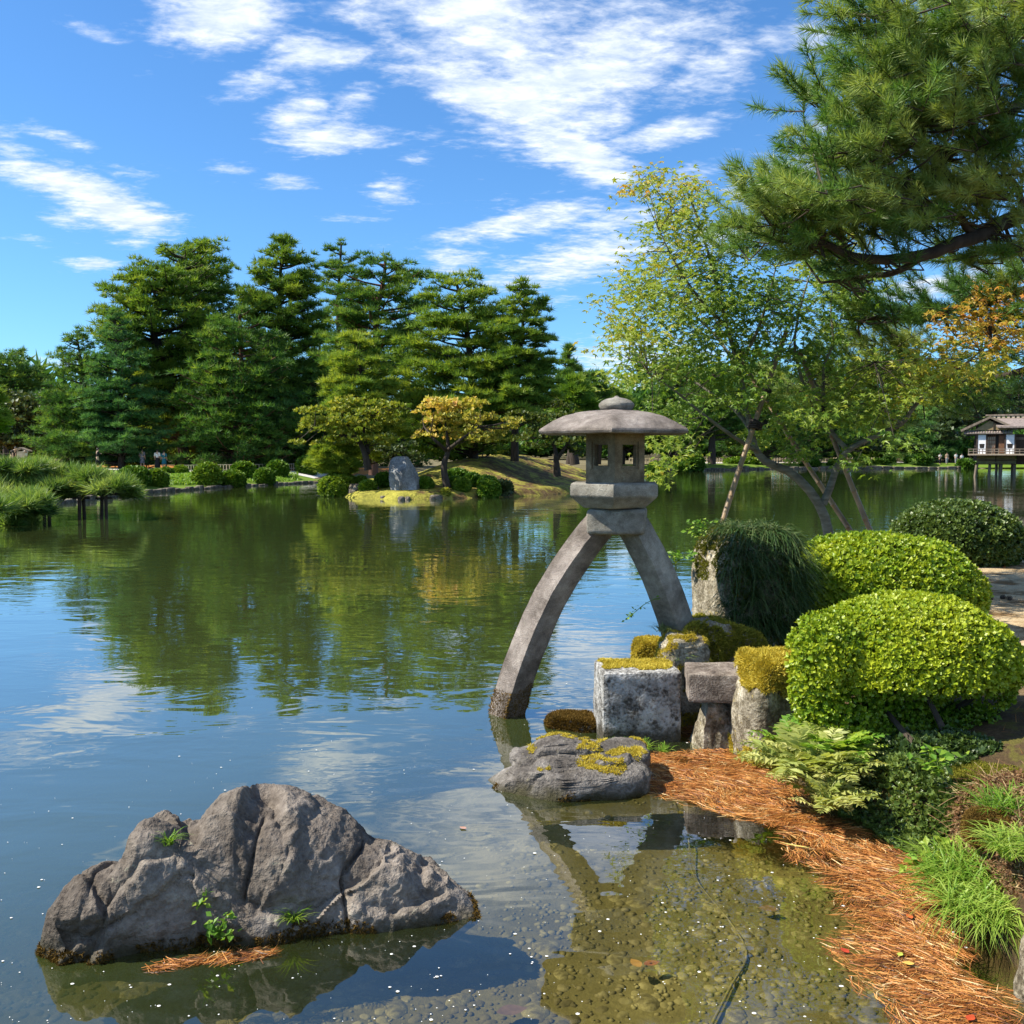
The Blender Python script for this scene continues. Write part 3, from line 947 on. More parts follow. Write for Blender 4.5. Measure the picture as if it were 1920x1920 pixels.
def leaf_tree(name, label, px_base, py_base, Y, clusters, seed, mat, trunk_pts, tr=.15, leaf=.16, dens=55, layered=.45, group=None,
              bark='bark_dark', zb=None, depth=1.0, tint=.45, tint_fn=None, tpl=None):
    """clusters: (photo x, y, rx, ry) of the leaf sprays; trunk_pts: lists of photo points of the stems."""
    r = np.random.RandomState(seed)
    k = Y / FPX
    base = at(px_base, py_base, Y)
    if zb is not None:
        base[2] = zb
    root = thing(name, base, label, 'tree', group)
    tb, fb = Buf(), Buf()
    stems = []
    for si, pts in enumerate(trunk_pts):
        P = [at(a, b, Y + (0 if si == 0 else .6 * depth * r.randn())) for a, b in pts]
        if si == 0:
            P = [base - [0, 0, .25]] + P
        else:
            P[0][1] = Y
        c = spline(P, 14)
        tb.tube(c, np.linspace(tr if si == 0 else tr * .55, tr * .15, 14), 7)
        stems.append(c)
    allp = np.vstack(stems)
    for (cx, cy, rx, ry) in clusters:
        w, h = rx * k, ry * k
        nsub = max(2, int(w * h / (.16 * layered) * 1.2) + 2)
        for q in range(min(nsub, 26)):
            a, u = r.rand() * 6.28, math.sqrt(r.rand())
            yy = Y + depth * w * .9 * r.randn() * .6
            c = at(cx, cy, Y) + [u * math.cos(a) * w * .85, yy - Y, u * math.sin(a) * h * .85]
            pr = np.clip(w * .5, .25, 1.1) * (.7 + .5 * r.rand())
            n = int(.62 * dens * pr * pr / (leaf / .16) ** 2) + 5
            uu, aa = np.sqrt(r.rand(n)), r.rand(n) * 6.28
            P = c + np.column_stack([uu * np.cos(aa) * pr, uu * np.sin(aa) * pr, (1 - uu * uu) * pr * .22 + .10 * pr * r.randn(n)])
            D = np.column_stack([.45 * r.randn(n) + .5 * np.cos(aa) * uu, .45 * r.randn(n) + .5 * np.sin(aa) * uu, np.ones(n)])
            tt = tint + .15 * r.randn(n) + (tint_fn(cx, cy) if tint_fn else 0)
            Fm = frames(D, r.rand(n) * 6.28)
            fb.scatter(tpl or ROS[1], P, Fm, leaf * (.7 + .6 * r.rand(n)), np.clip(tt, 0, 1))
            j = np.argmin(((allp - c) ** 2).sum(1))
            if q < 5:
                tb.tube([allp[j], .5 * (allp[j] + c) + [0, 0, -.03], c], [tr * .16, tr * .10, tr * .05], 4, cap=False)
    tb.build('trunk', MAT[bark], root, smooth=True)
    fb.build('crown', MAT[mat], root)
    return root


# ------------------------------------------------------------------ the grove on the left bank
GL = 'tall pines of the grove on the left bank'
pine('pine_tree', 'round clipped dark pine at the left end of the tall pine row', 172, 880, 84,
     [(850, 70, 270), (800, 62, 250), (750, 75, 220), (700, 95, 200), (660, 105, 185), (632, 118, 168), (622, 135, 152)], 21, [(165, 800), (158, 720)], 11, .85, .42, 130, 'pine_dark', .34, GL, flat=.42, tint=.5)
pine('pine_tree', 'bluish green conical pine with low branches left of the walking visitors', 228, 880, 82,
     [(845, 150, 320), (790, 150, 310), (730, 158, 300), (680, 165, 285), (640, 178, 255), (605, 195, 235), (588, 208, 222)], 22, [(228, 780), (222, 680)], 13, .8, .42, 120, 'pine_blue', .33, GL, flat=.34, tint=.45)
pine('pine_tree', 'tallest leaning pine with long plumed branches above the visitors', 352, 882, 90,
     [(800, 270, 450), (740, 250, 455), (680, 200, 448), (625, 168, 442), (590, 180, 438), (550, 195, 436), (520, 225, 432), (495, 250, 425), (475, 290, 410), (462, 335, 380)], 23, [(335, 800), (308, 690), (285, 600), (320, 520)], 12, .95, .60, 95, 'pine_mid', .55, GL, flat=.34, tint=.42, depth=.9, tufts=13000, plume=.35)
pine('pine_tree', 'dark pine top rising behind the tallest leaning pine', 400, 882, 101,
     [(600, 330, 450), (540, 310, 440), (490, 315, 436), (468, 330, 415), (450, 362, 380)], 24, None, 8, .8, .5, 110, 'pine_dark', .45, GL, tint=.4)
pine('pine_tree', 'dark spreading pine with reddish limb in the middle of the grove', 440, 884, 83,
     [(850, 345, 560), (800, 330, 575), (750, 340, 570), (700, 350, 560), (650, 365, 545), (610, 385, 520), (585, 420, 480)], 25, [(445, 790), (452, 700)], 10, 1.0, .55, 105, 'pine_dark', .45, GL, bark='bark_red', flat=.34, tint=.45)
pine('pine_tree', 'tall pointed pine right of the leaning pine', 545, 884, 94,
     [(760, 450, 610), (700, 445, 612), (640, 448, 612), (590, 450, 610), (545, 455, 606), (510, 466, 598), (480, 482, 578), (458, 502, 555), (442, 522, 538)], 26, None, 13, .8, .6, 105, 'pine_mid', .45, GL, tint=.38, flat=.42, tufts=10500, plume=.35)
pine('pine_tree', 'sparse open pine with thin bare upper limbs beside the red trunk pine', 625, 884, 98,
     [(700, 575, 690), (640, 580, 690), (590, 590, 685), (540, 585, 680), (500, 590, 684), (470, 600, 675), (450, 620, 660)], 27, None, 7, .75, .5, 110, 'pine_dark', .40, GL, tint=.55, gap=.15, sparse=.6)
pine('pine_tree', 'spreading pine with reddish trunk and layered pads left of the island pine', 700, 884, 80,
     [(690, 600, 790), (640, 590, 800), (600, 600, 810), (565, 605, 812), (530, 612, 812), (505, 640, 790), (485, 675, 765), (476, 700, 745)], 28, [(702, 760), (704, 660), (708, 580), (720, 520)], 7, .95, .45, 150, 'pine_dark', .40, GL, bark='bark_red', flat=.30, tint=.58, gap=.0, sparse=.75)
for i, (px, Y, top, w, lo) in enumerate(((310, 108, 640, 70, 860), (520, 104, 620, 80, 860), (600, 106, 600, 70, 870), (660, 110, 610, 80, 870), (400, 112, 600, 80, 870), (470, 100, 690, 60, 870), (585, 90, 700, 55, 862), (760, 112, 620, 70, 860), (250, 112, 700, 60, 860))):
    pine('pine_tree', 'shaded dark pine standing deep inside the left grove', px, 882, Y,
         [(lo, px - w, px + w), ((lo + top) / 2, px - w, px + w), (top + 60, px - w * .6, px + w * .6), (top, px - 10, px + 10)], 40 + i, None, 9, 1.15, .6, 70, 'pine_dark', .35, group='shaded pines deep inside the left grove', tint=.28, tufts=2800)
pine('pine_tree', 'distant dark pine crown at the left edge of the photo', 15, 882, 118,
     [(745, -40, 95), (710, -45, 85), (690, -40, 75), (670, -30, 55), (657, 0, 35)], 50, None, 7, 1.0, .6, 110, 'pine_dark', .4, tint=.5)
leaf_tree('broadleaf_tree', 'grey green broadleaf tree behind the wooden notice board', 30, 884, 99,
          [(10, 760, 50, 25), (60, 760, 40, 22), (30, 790, 60, 30), (80, 800, 30, 30), (20, 830, 60, 25), (70, 840, 40, 20), (-30, 800, 40, 40)], 51, 'broad', [[(30, 830), (32, 790)]], .3, .42, 60, 1.0, tint=.45)
leaf_tree('broadleaf_tree', 'light green shrubby tree half lit between the grove trunks', 330, 884, 96,
          [(300, 800, 35, 25), (335, 830, 40, 20), (310, 850, 50, 14), (370, 850, 40, 14)], 52, 'maple_yellow', [[(330, 840), (325, 810)]], .15, .35, 60, 1.0, tint=.25)
leaf_tree('shrub_tree', 'low dark evergreen filling the gap under the grove pines', 480, 884, 97,
          [(430, 850, 60, 20), (500, 845, 60, 25), (560, 840, 45, 30), (620, 850, 40, 20), (520, 810, 70, 25)], 53, 'broad', [[(480, 850), (480, 830)]], .15, .4, 60, 1.0, tint=.15)
pine('pine_tree', 'small pine at the left frame edge with only its tips showing', -35, 884, 70,
     [(800, -80, 18), (770, -80, 14), (740, -70, -5)], 54, None, 4, .8, .5, 110, 'pine_mid', .25, tint=.35)

# ------------------------------------------------------------------ island trees
pine('pine_tree', 'light green clipped pine at the left side of the island', 690, 868, 55,
     [(850, 640, 740), (800, 602, 748), (750, 596, 748), (710, 605, 742), (680, 618, 728), (650, 632, 700), (625, 650, 682)], 60, [(690, 800), (680, 720)], 9, .85, .36, 170, 'pine_mid', .2, flat=.36, tint=.72)
pine('pine_tree', 'tallest broad layered pine in the middle of the island', 888, 862, 57,
     [(830, 770, 950), (785, 735, 965), (735, 732, 968), (690, 738, 965), (645, 745, 955), (600, 765, 950), (565, 785, 945), (540, 800, 930), (520, 820, 900), (513, 838, 868)], 61, [(886, 760), (880, 660), (868, 580)], 11, .95, .40, 165, 'pine_mid', .30, flat=.33, tint=.55, tufts=11000)
pine('pine_tree', 'slender pine with bare lower trunk at the right of the island', 965, 855, 55,
     [(770, 905, 1045), (730, 890, 1052), (690, 905, 1048), (650, 925, 1040), (610, 930, 1032), (580, 935, 1025), (555, 945, 1018), (536, 968, 1000)], 62, [(966, 800), (970, 720), (978, 640)], 9, .8, .38, 150, 'pine_mid', .24, flat=.32, tint=.40)
leaf_tree('maple_tree', 'yellow green spreading maple leaning over the island shore', 690, 872, 49,
          [(600, 780, 40, 18), (650, 765, 45, 16), (700, 765, 40, 18), (620, 800, 50, 14), (680, 790, 50, 16), (580, 830, 28, 10), (640, 825, 45, 12), (720, 800, 35, 18), (700, 830, 40, 12), (590, 805, 30, 12), (740, 770, 20, 14)],
          63, 'maple_yellow', [[(684, 850), (672, 825), (655, 800), (640, 785)], [(684, 850), (682, 810), (690, 775)], [(672, 825), (620, 810), (590, 800)]], .2, .17, 90, .5, bark='bark_dark', tint=.68)
leaf_tree('maple_tree', 'orange tinted umbrella maple beside the standing stone', 838, 905, 48.5,
          [(830, 765, 50, 14), (870, 760, 40, 12), (800, 785, 35, 12), (850, 790, 50, 12), (900, 790, 40, 16), (780, 815, 22, 12), (830, 815, 40, 10), (890, 820, 45, 12), (940, 815, 30, 16), (960, 800, 25, 14)],
          64, 'maple_orange', [[(832, 875), (840, 845), (838, 815), (835, 790)], [(840, 845), (870, 820), (900, 800)], [(840, 845), (815, 825), (795, 800)]], .2, .17, 90, .45, bark='bark_dark', tint=.45,
          tint_fn=lambda x, y: .12 if x < 850 else -.08)
leaf_tree('maple_tree', 'dull green maple on the right slope of the island', 1045, 885, 52,
          [(1010, 800, 40, 16), (1060, 790, 45, 18), (1000, 830, 40, 14), (1050, 825, 45, 14), (1085, 820, 30, 20), (1090, 850, 30, 14), (990, 780, 30, 14)],
          65, 'maple_dull', [[(1043, 865), (1040, 840), (1025, 815)], [(1043, 865), (1065, 830), (1075, 810)]], .22, .18, 80, .5, tint=.35)
leaf_tree('maple_tree', 'shaded maple behind the island pines with a few rusty leaves', 940, 862, 62,
          [(900, 830, 40, 16), (950, 820, 40, 16), (1000, 760, 40, 16), (1030, 765, 40, 12), (940, 850, 30, 10)], 66, 'maple_dull', [[(940, 840), (960, 800)]], .15, .2, 70, .6, tint=.3)
pine('pine_tree', 'low spreading young pine at the left tip of the island', 640, 880, 51,
     [(882, 580, 660), (860, 575, 670), (840, 595, 668), (824, 615, 650)], 67, None, 4, .8, .33, 170, 'pine_mid', .1, flat=.4, tint=.75)
leaf_tree('camellia_tree', 'glossy dark evergreen shrub behind the standing stone', 730, 868, 52,
          [(720, 850, 30, 16), (750, 845, 35, 18), (770, 860, 25, 12), (720, 830, 25, 14)], 68, 'broad', [[(735, 860), (740, 845)]], .1, .2, 90, .8, tint=.4)

# ------------------------------------------------------------------ trees beyond the water on the right
GR = 'trees of the far right bank'
for i, (nm, lab, px, Y, prof, mt, tn) in enumerate((
        ('pine_tree', 'distant spire shaped pine right of the island pines', 1068, 122, [(780, 1035, 1105), (720, 1040, 1102), (690, 1048, 1092), (665, 1056, 1078), (650, 1062, 1070)], 'pine_dark', .5),
        ('pine_tree', 'bright green distant pine behind the lantern roof on its left', 1078, 100, [(800, 1040, 1115), (760, 1045, 1112), (730, 1050, 1105), (708, 1065, 1090)], 'pine_bright', .5),
        ('pine_tree', 'dark distant pine just above the lantern jewel', 1120, 128, [(800, 1085, 1175), (750, 1090, 1160), (720, 1098, 1145), (697, 1108, 1130)], 'pine_dark', .5),
        ('pine_tree', 'low distant pine seen right of the lantern jewel', 1165, 130, [(830, 1120, 1230), (780, 1130, 1210), (750, 1140, 1185), (735, 1150, 1175)], 'pine_mid', .4),
        ('pine_tree', 'dark tall pine behind the left side of the near maple', 1262, 128, [(830, 1215, 1330), (780, 1215, 1325), (740, 1225, 1315), (700, 1240, 1300), (680, 1260, 1285)], 'pine_dark', .4),
        ('pine_tree', 'old leaning pine with thick dark trunk on the far bank', 1335, 120, [(800, 1265, 1400), (760, 1270, 1400), (720, 1280, 1390), (690, 1300, 1370)], 'pine_dark', .4),
        ('pine_tree', 'dark pine standing between the two bamboo poles across the pond', 1440, 142, [(830, 1380, 1500), (770, 1380, 1500), (710, 1390, 1490), (660, 1410, 1460)], 'pine_dark', .35),
        ('pine_tree', 'deep green pine across the pond behind the leaning maple stem', 1530, 148, [(840, 1470, 1600), (780, 1465, 1600), (710, 1475, 1590), (640, 1510, 1560)], 'pine_dark', .45),
        ('pine_tree', 'pale green round pine at the water left of the pavilion', 1748, 154, [(850, 1680, 1790), (830, 1682, 1806), (800, 1692, 1800), (775, 1708, 1785), (755, 1730, 1765)], 'pine_blue', .75),
        ('pine_tree', 'tall dark pine rising over the pavilion roof', 1840, 160, [(830, 1770, 1910), (760, 1765, 1915), (680, 1780, 1900), (600, 1800, 1880), (560, 1830, 1850)], 'pine_dark', .3),
        ('pine_tree', 'tall shaded pine beyond the round pine', 1680, 160, [(840, 1610, 1750), (770, 1610, 1750), (700, 1620, 1740), (640, 1650, 1710)], 'pine_dark', .35),
        ('pine_tree', 'tall shaded pine at the right edge behind the pavilion', 1940, 158, [(830, 1880, 2010), (750, 1875, 2010), (660, 1890, 2000), (590, 1920, 1960)], 'pine_dark', .3),
        ('pine_tree', 'shaded pine in the gap left of the tall pavilion pine', 1775, 168, [(830, 1720, 1840), (760, 1715, 1840), (690, 1730, 1820), (640, 1760, 1790)], 'pine_dark', .3),
        ('pine_tree', 'shaded pine behind the old leaning pine', 1390, 156, [(840, 1330, 1460), (780, 1330, 1455), (740, 1350, 1430), (715, 1375, 1400)], 'pine_dark', .3),
        ('pine_tree', 'shaded pine beyond the right half of the near maple', 1605, 166, [(840, 1545, 1670), (780, 1545, 1670), (720, 1560, 1650), (680, 1590, 1620)], 'pine_dark', .35))):
    pine(nm, lab, px, 866, Y, prof, 80 + i, None, 8, 1.0, .75, 60, mt, .5, GR, tint=tn)
leaf_tree('broadleaf_tree', 'loose light green broadleaf tree above the far fence', 1250, 866, 132, [(1210, 820, 30, 20), (1250, 815, 35, 20), (1290, 825, 30, 18), (1400, 825, 40, 18), (1340, 815, 30, 14)], 100, 'maple_yellow', [[(1250, 845), (1255, 820)]], .2, .5, 50, 1.0, GR, tint=.25)
leaf_tree('broadleaf_tree', 'dark leafy tree behind the pavilion gable', 1830, 860, 120, [(1800, 780, 40, 30), (1850, 760, 40, 30), (1900, 750, 40, 30), (1780, 740, 30, 25), (1830, 720, 40, 25), (1780, 810, 25, 20)], 101, 'broad', [[(1830, 820), (1835, 780)]], .3, .5, 55, 1.0, GR, tint=.35)
leaf_tree('broadleaf_tree', 'dark underwood shrub behind the far right fence', 1560, 866, 150, [(1500, 840, 40, 12), (1550, 838, 45, 14), (1610, 838, 45, 14), (1660, 835, 40, 16), (1700, 840, 30, 12)], 102, 'broad', [[(1560, 855), (1562, 840)]], .15, .5, 55, 1.0, GR, tint=.3)
def far_wood():
    r = np.random.RandomState(5)
    fb = Buf()
    for i in range(420):
        a = R(-34 + 72 * r.rand())
        d = 175 + 90 * r.rand()
        h = 5 + 13 * r.rand() * (.75 + .5 * math.sin(a * 9))
        c = np.array([d * math.sin(a), d * math.cos(a), 2.0 + h * .55])
        pad_tufts(fb, r, c, 4.5, 4.5, h * .5, 22, 2.4, TUFT_COARSE, tint0=.3 + .1 * r.randn())
    for i in range(520):
        a = R(-36 + 76 * r.rand())
        d = 168 + 14 * r.rand()
        pad_tufts(fb, r, np.array([d * math.sin(a), d * math.cos(a), 1.8 + 2.2 * r.rand()]), 2.6, 2.0, 2.0, 20, 1.6, TUFT_COARSE, tint0=.35 + .15 * r.randn())
    o = fb.build('distant_wood', MAT['pine_dark'])
    tag(o, 'dark distant wood closing the view behind the park trees', 'wood', kind='stuff')
far_wood()

# ------------------------------------------------------------------ stone lantern on two curved legs
YL = 8.1
KL = YL / FPX


def zl(py, Y=YL):
    return at(1150, py, Y)[2]


def hexa(buf, prof, c, rot, sides=6, sub=1, **kw):
    return buf.lathe(prof, c, sides, rot, **kw)


def stone_noise(b, amp, scale):                  # gives sawn stone its uneven faces
    for i, V in enumerate(b.V):
        b.V[i] = V + amp * np.column_stack([fbm(V + 3.1, scale, 3), fbm(V + 11.7, scale, 3), fbm(V + 23.9, scale, 3)])


def dense_lathe(prof, sides, rot, c, per=10, vseg=4, power=None):
    """polygonal stone turned on its axis, each side and each slope split finely so that it can be uneven"""
    pr = []
    for (r0, z0), (r1, z1) in zip(prof[:-1], prof[1:]):
        for t in np.linspace(0, 1, vseg, endpoint=False):
            pr.append((r0 + (r1 - r0) * t, z0 + (z1 - z0) * t))
    pr.append(prof[-1])
    ang = np.linspace(0, 2 * np.pi, sides, endpoint=False) + rot
    cor = np.column_stack([np.cos(ang), np.sin(ang)])
    ring = []
    for a, bb in zip(cor, np.roll(cor, -1, 0)):
        for t in np.linspace(0, 1, per, endpoint=False):
            ring.append(a + (bb - a) * t)
    ring = np.array(ring)
    ring_soft = nrm(ring) * (math.cos(math.pi / sides) * .5 + .5)
    V, m = [], len(ring)
    for q, (rr, z) in enumerate(pr):
        V.append(np.column_stack([ring * rr, np.full(m, z)]))
    V = np.concatenate(V) + np.asarray(c, float)
    n = len(pr)
    i, j = np.meshgrid(np.arange(n - 1), np.arange(m), indexing='ij')
    j2 = (j + 1) % m
    F = np.stack([i * m + j, i * m + j2, (i + 1) * m + j2, (i + 1) * m + j], -1).reshape(-1, 4)
    return V, F


lc = at(1153, 950, YL)
LX = lc[0]
lantern = thing('stone_lantern', (LX, YL, 0), 'tall grey stone lantern standing on two curved legs at the pond edge', 'stone lantern')
HR = -math.pi / 2 - R(7)                          # one corner of each hexagon points at the viewer

def lathe_part(name, px, prof_px, sides, rot, mat, amp, smooth=True, sharp=32, per=10, vseg=4):
    cx = at(px, 900, YL)[0]
    V, F = dense_lathe([(r * KL, zl(py)) for r, py in prof_px], sides, rot, (cx, YL, 0), per, vseg)
    b = Buf().add(V, F)
    stone_noise(b, amp, 7)
    return b.build(name, mat, lantern, smooth=True, sharp=sharp)

lathe_part('finial', 1155, [(0, 742), (3, 742.5), (6, 745.5), (19, 748), (28, 752), (33, 757), (33.5, 761), (31, 766), (26, 771), (20, 775)], 20, HR, MAT['granite'], .006, sharp=70, per=2, vseg=3)
lathe_part('roof', 1150, [(0, 768), (30, 769), (52, 771), (78, 775), (104, 782), (126, 791), (142, 800), (152, 806), (154, 810), (152, 814), (138, 815), (100, 813.5), (50, 812.5), (0, 812)], 6, HR, MAT['granite_red'], .008, sharp=50, per=14, vseg=4)
lathe_part('base_plate', 1152, [(0, 903.5), (60, 903.5), (86, 904), (91, 907), (92, 914), (92, 927), (90, 930), (78, 940), (66, 949), (62, 951), (0, 951)], 6, HR, MAT['granite'], .006, sharp=35)


def fire_box():
    b = Buf()
    rout, rin = 62 * KL, 47 * KL
    z0, z1 = zl(903.5), zl(812)
    cx = at(1154, 860, YL)[0]
    ang = [HR + k * math.pi / 3 for k in range(6)]
    for k in range(6):
        a, c = ang[k], ang[(k + 1) % 6]
        o0, o1 = np.array([math.cos(a), math.sin(a)]), np.array([math.cos(c), math.sin(c)])
        n = nrm((o0 + o1)[None])[0]

        def P(u, z, d):                           # u along the side 0..1, d depth from the outer face
            q = (o0 * (1 - u) + o1 * u) * rout - n * d
            return [cx + q[0], YL + q[1], z]
        th = (rout - rin) * .866
        zs = [z0, zl(879), zl(873), zl(834), zl(828), z1]
        us = [0, .20, .27, .73, .80, 1]
        D = .012
        idx = {}
        V, F = [], []

        def vid(u, z, d):
            key = (round(u, 4), round(z, 4), round(d, 4))
            if key not in idx:
                idx[key] = len(V)
                V.append(P(u, z, d))
            return idx[key]

        def quad(*q):
            F.append([vid(*p) for p in q])
        for i in range(5):
            for j in range(5):
                ring_in = 1 <= i <= 3 and 1 <= j <= 3
                if not ring_in:
                    quad((us[i], zs[j], 0), (us[i + 1], zs[j], 0), (us[i + 1], zs[j + 1], 0), (us[i], zs[j + 1], 0))
                elif not (i == 2 and j == 2):
                    quad((us[i], zs[j], D), (us[i + 1], zs[j], D), (us[i + 1], zs[j + 1], D), (us[i], zs[j + 1], D))
                if not (i == 2 and j == 2):
                    du = th * .577 / rout          # the inner side is shorter than the outer one
                    f = lambda u: .5 + (u - .5) * (1 if 0 < u < 1 else rin / rout)
                    quad((f(us[i]), zs[j], th), (f(us[i]), zs[j + 1], th), (f(us[i + 1]), zs[j + 1], th), (f(us[i + 1]), zs[j], th))
        for (ua, ub, za, zb, d0, d1) in ((us[1], us[4], zs[1], zs[4], 0, D), (us[2], us[3], zs[2], zs[3], D, th)):
            quad((ua, za, d0), (ub, za, d0), (ub, za, d1), (ua, za, d1))
            quad((ua, zb, d0), (ua, zb, d1), (ub, zb, d1), (ub, zb, d0))
            quad((ua, za, d0), (ua, za, d1), (ua, zb, d1), (ua, zb, d0))
            quad((ub, za, d0), (ub, zb, d0), (ub, zb, d1), (ub, za, d1))
        b.add(V, F)
    return b.build('fire_box', MAT['granite_warm'], lantern)


fb_ = fire_box()


def rounded_block(size, n=14, round_=.06, p=None):
    """a cube surface split n by n with rounded edges"""
    g = np.linspace(-1, 1, n)
    V, F, off = [], [], 0
    for ax in range(3):
        for s in (-1, 1):
            A, B = np.meshgrid(g, g, indexing='ij')
            P = np.zeros((n * n, 3))
            P[:, ax] = s
            P[:, (ax + 1) % 3] = A.ravel()
            P[:, (ax + 2) % 3] = B.ravel()
            i, j = np.meshgrid(np.arange(n - 1), np.arange(n - 1), indexing='ij')
            q = np.stack([i * n + j, (i + 1) * n + j, (i + 1) * n + j + 1, i * n + j + 1], -1).reshape(-1, 4)
            F.append((q if s > 0 else q[:, ::-1]) + off)
            V.append(P)
            off += n * n
    V = np.concatenate(V)
    half = np.asarray(size, float) / 2
    W = V * half
    core = np.clip(W, -(half - round_), half - round_)
    d = W - core
    W = core + nrm(d) * np.minimum(np.linalg.norm(d, axis=1, keepdims=True), round_)
    return W, np.concatenate(F)


# the block between the plate and the legs
V, F = rounded_block((108 * KL, 100 * KL, 48 * KL), 14, .035)
V = V @ rotz(R(-10)).T + (at(1158, 975, YL)[0], YL + .02, zl(976))
b = Buf().add(V, F)
stone_noise(b, .008, 6)
b.build('cap_block', MAT['granite'], lantern, smooth=True, sharp=40)


def curved_leg(px_pts, w0, w1, twist, mat, Ys):
    C = spline([at(a, c, yy) for (a, c), yy in zip(px_pts, Ys)], 40)
    T = nrm(np.gradient(C, axis=0))
    nper = 24
    sq = []
    for side in range(4):                         # bevelled square section
        for t in np.linspace(-.97, .97, 6):
            a = side * math.pi / 2
            v = np.array([1.0, t * 1.0])
            if abs(t) > .9:
                v = np.array([.955, t])
            sq.append([v[0] * math.cos(a) - v[1] * math.sin(a), v[0] * math.sin(a) + v[1] * math.cos(a)])
    sq = np.array(sq)
    V = []
    for i in range(40):
        w = (w0 + (w1 - w0) * i / 39) / 2
        Yax = np.array([0, -1.0, 0])
        Yax = Yax - T[i] * (T[i] @ Yax)
        Yax /= np.linalg.norm(Yax)
        X = np.cross(T[i], Yax)
        ct, st = math.cos(twist), math.sin(twist)
        A, B = X * ct + Yax * st, -X * st + Yax * ct
        V.append(C[i] + w * (sq[:, :1] * A + sq[:, 1:] * B))
    V = np.concatenate(V)
    i, j = np.meshgrid(np.arange(39), np.arange(nper), indexing='ij')
    j2 = (j + 1) % nper
    F = np.stack([i * nper + j, i * nper + j2, (i + 1) * nper + j2, (i + 1) * nper + j], -1).reshape(-1, 4)
    b = Buf().add(V, F)
    c0 = C[0]
    b.add(np.vstack([V[:nper], c0]), [[(q + 1) % nper, q, nper] for q in range(nper)])
    stone_noise(b, .008, 5)
    return b.build('leg', mat, lantern, smooth=True, sharp=38), C


leg1, LC1 = curved_leg([(1124, 985), (1107, 1005), (1066, 1062), (1026, 1130), (993, 1205), (966, 1280), (949, 1345), (940, 1400)], .198, .226, R(40), MAT['granite_red'], [YL, YL, YL + .02, YL + .04, YL + .06, YL + .08, YL + .10, YL + .1])
leg1['label'] = 'long leg standing in the water'
leg2, LC2 = curved_leg([(1186, 985), (1197, 1003), (1226, 1060), (1251, 1120), (1270, 1175), (1282, 1225)], .196, .225, R(38), MAT['granite'], [YL, YL, YL + .05, YL + .1, YL + .15, YL + .2])
leg2['label'] = 'short leg resting on the mossy rock'

MOSS_T = tuft_tpl(4, 1.0, .40, 10, 65, 9)


def moss_cover(name, mat, parent, V, N, size, tint=.5, seed=0, cover=None, kind='stuff', base=None):
    """short moss over surface points V with normals N"""
    r = np.random.RandomState(seed)
    b = Buf()
    t = np.clip(tint + .18 * r.randn(len(V)) + .35 * fbm(V, 9, 2), 0, 1)
    b.scatter(MOSS_T, V, frames(N + .25 * r.normal(size=V.shape), r.rand(len(V)) * 6.28), size * (.6 + .8 * r.rand(len(V))), t)
    return b.build(name, mat, parent, kind=None)


def surf_points(V, F, n, seed, want=None):
    """random points with face normals on a mesh; want(P, N) keeps some"""
    r = np.random.RandomState(seed)
    if F.shape[1] == 4:
        F = np.vstack([F[:, :3], F[:, [0, 2, 3]]])
    a, b_, c = V[F[:, 0]], V[F[:, 1]], V[F[:, 2]]
    cr = np.cross(b_ - a, c - a)
    ar = np.linalg.norm(cr, axis=1)
    k = r.choice(len(F), n, p=ar / ar.sum())
    u, v = r.rand(n), r.rand(n)
    f = u + v > 1
    u[f], v[f] = 1 - u[f], 1 - v[f]
    P = a[k] + u[:, None] * (b_ - a)[k] + v[:, None] * (c - a)[k]
    N = nrm(cr)[k]
    if want is not None:
        m = want(P, N)
        P, N = P[m], N[m]
    return P, N


# moss on the foot of the long leg
_fp = []
_r = np.random.RandomState(3)
for q in range(2600):
    i = _r.randint(30, 38)
    _fp.append(LC1[i] + (LC1[i + 1] - LC1[i]) * _r.rand())
_me = leg1.data
_lv = np.zeros(len(_me.vertices) * 3)
_me.vertices.foreach_get('co', _lv)
_lv = _lv.reshape(-1, 3) + np.array([LX, YL, 0])
_lf = np.array([p.vertices[:] for p in _me.polygons if len(p.vertices) == 4])
P, N = surf_points(_lv, _lf, 30000, 4, lambda P, N: (P[:, 2] > -.03) & (P[:, 2] < .20 + .10 * fbm(P, 6, 2) - .06 * (P[:, 0] - LX)))
moss_cover('moss', MAT['moss_brown'], leg1, P, N, .022, .55, 5)

# ------------------------------------------------------------------ rocks
def fracture(P, seed, n, step, tilt, groove, warp=.12, gw=.012):
    """how far each point stands out on a face broken into uneven blocks"""
    r = np.random.RandomState(seed)
    lo, hi = P.min(0), P.max(0)
    S = lo + (hi - lo) * r.rand(n, 3)
    W = P + warp * np.column_stack([fbm(P + 1, 4, 3), fbm(P + 7, 4, 3), fbm(P + 13, 4, 3)])
    d1, d2 = np.full(len(P), 9e9), np.full(len(P), 9e9)
    k = np.zeros(len(P), int)
    for i, q in enumerate(S):
        d = np.linalg.norm((W - q) * [1, 1, 1.25], axis=1)
        m = d < d1
        d2 = np.where(m, d1, np.minimum(d2, d))
        d1 = np.where(m, d, d1)
        k[m] = i
    off, tv = step * r.randn(n), tilt * r.randn(n, 3)
    e = d2 - d1
    return (off[k] + ((P - S[k]) * tv[k]).sum(1)) * sst(e, 0, .05) - groove * np.exp(-(e / gw) ** 2) * (.4 + .6 * (off[k] > 0))


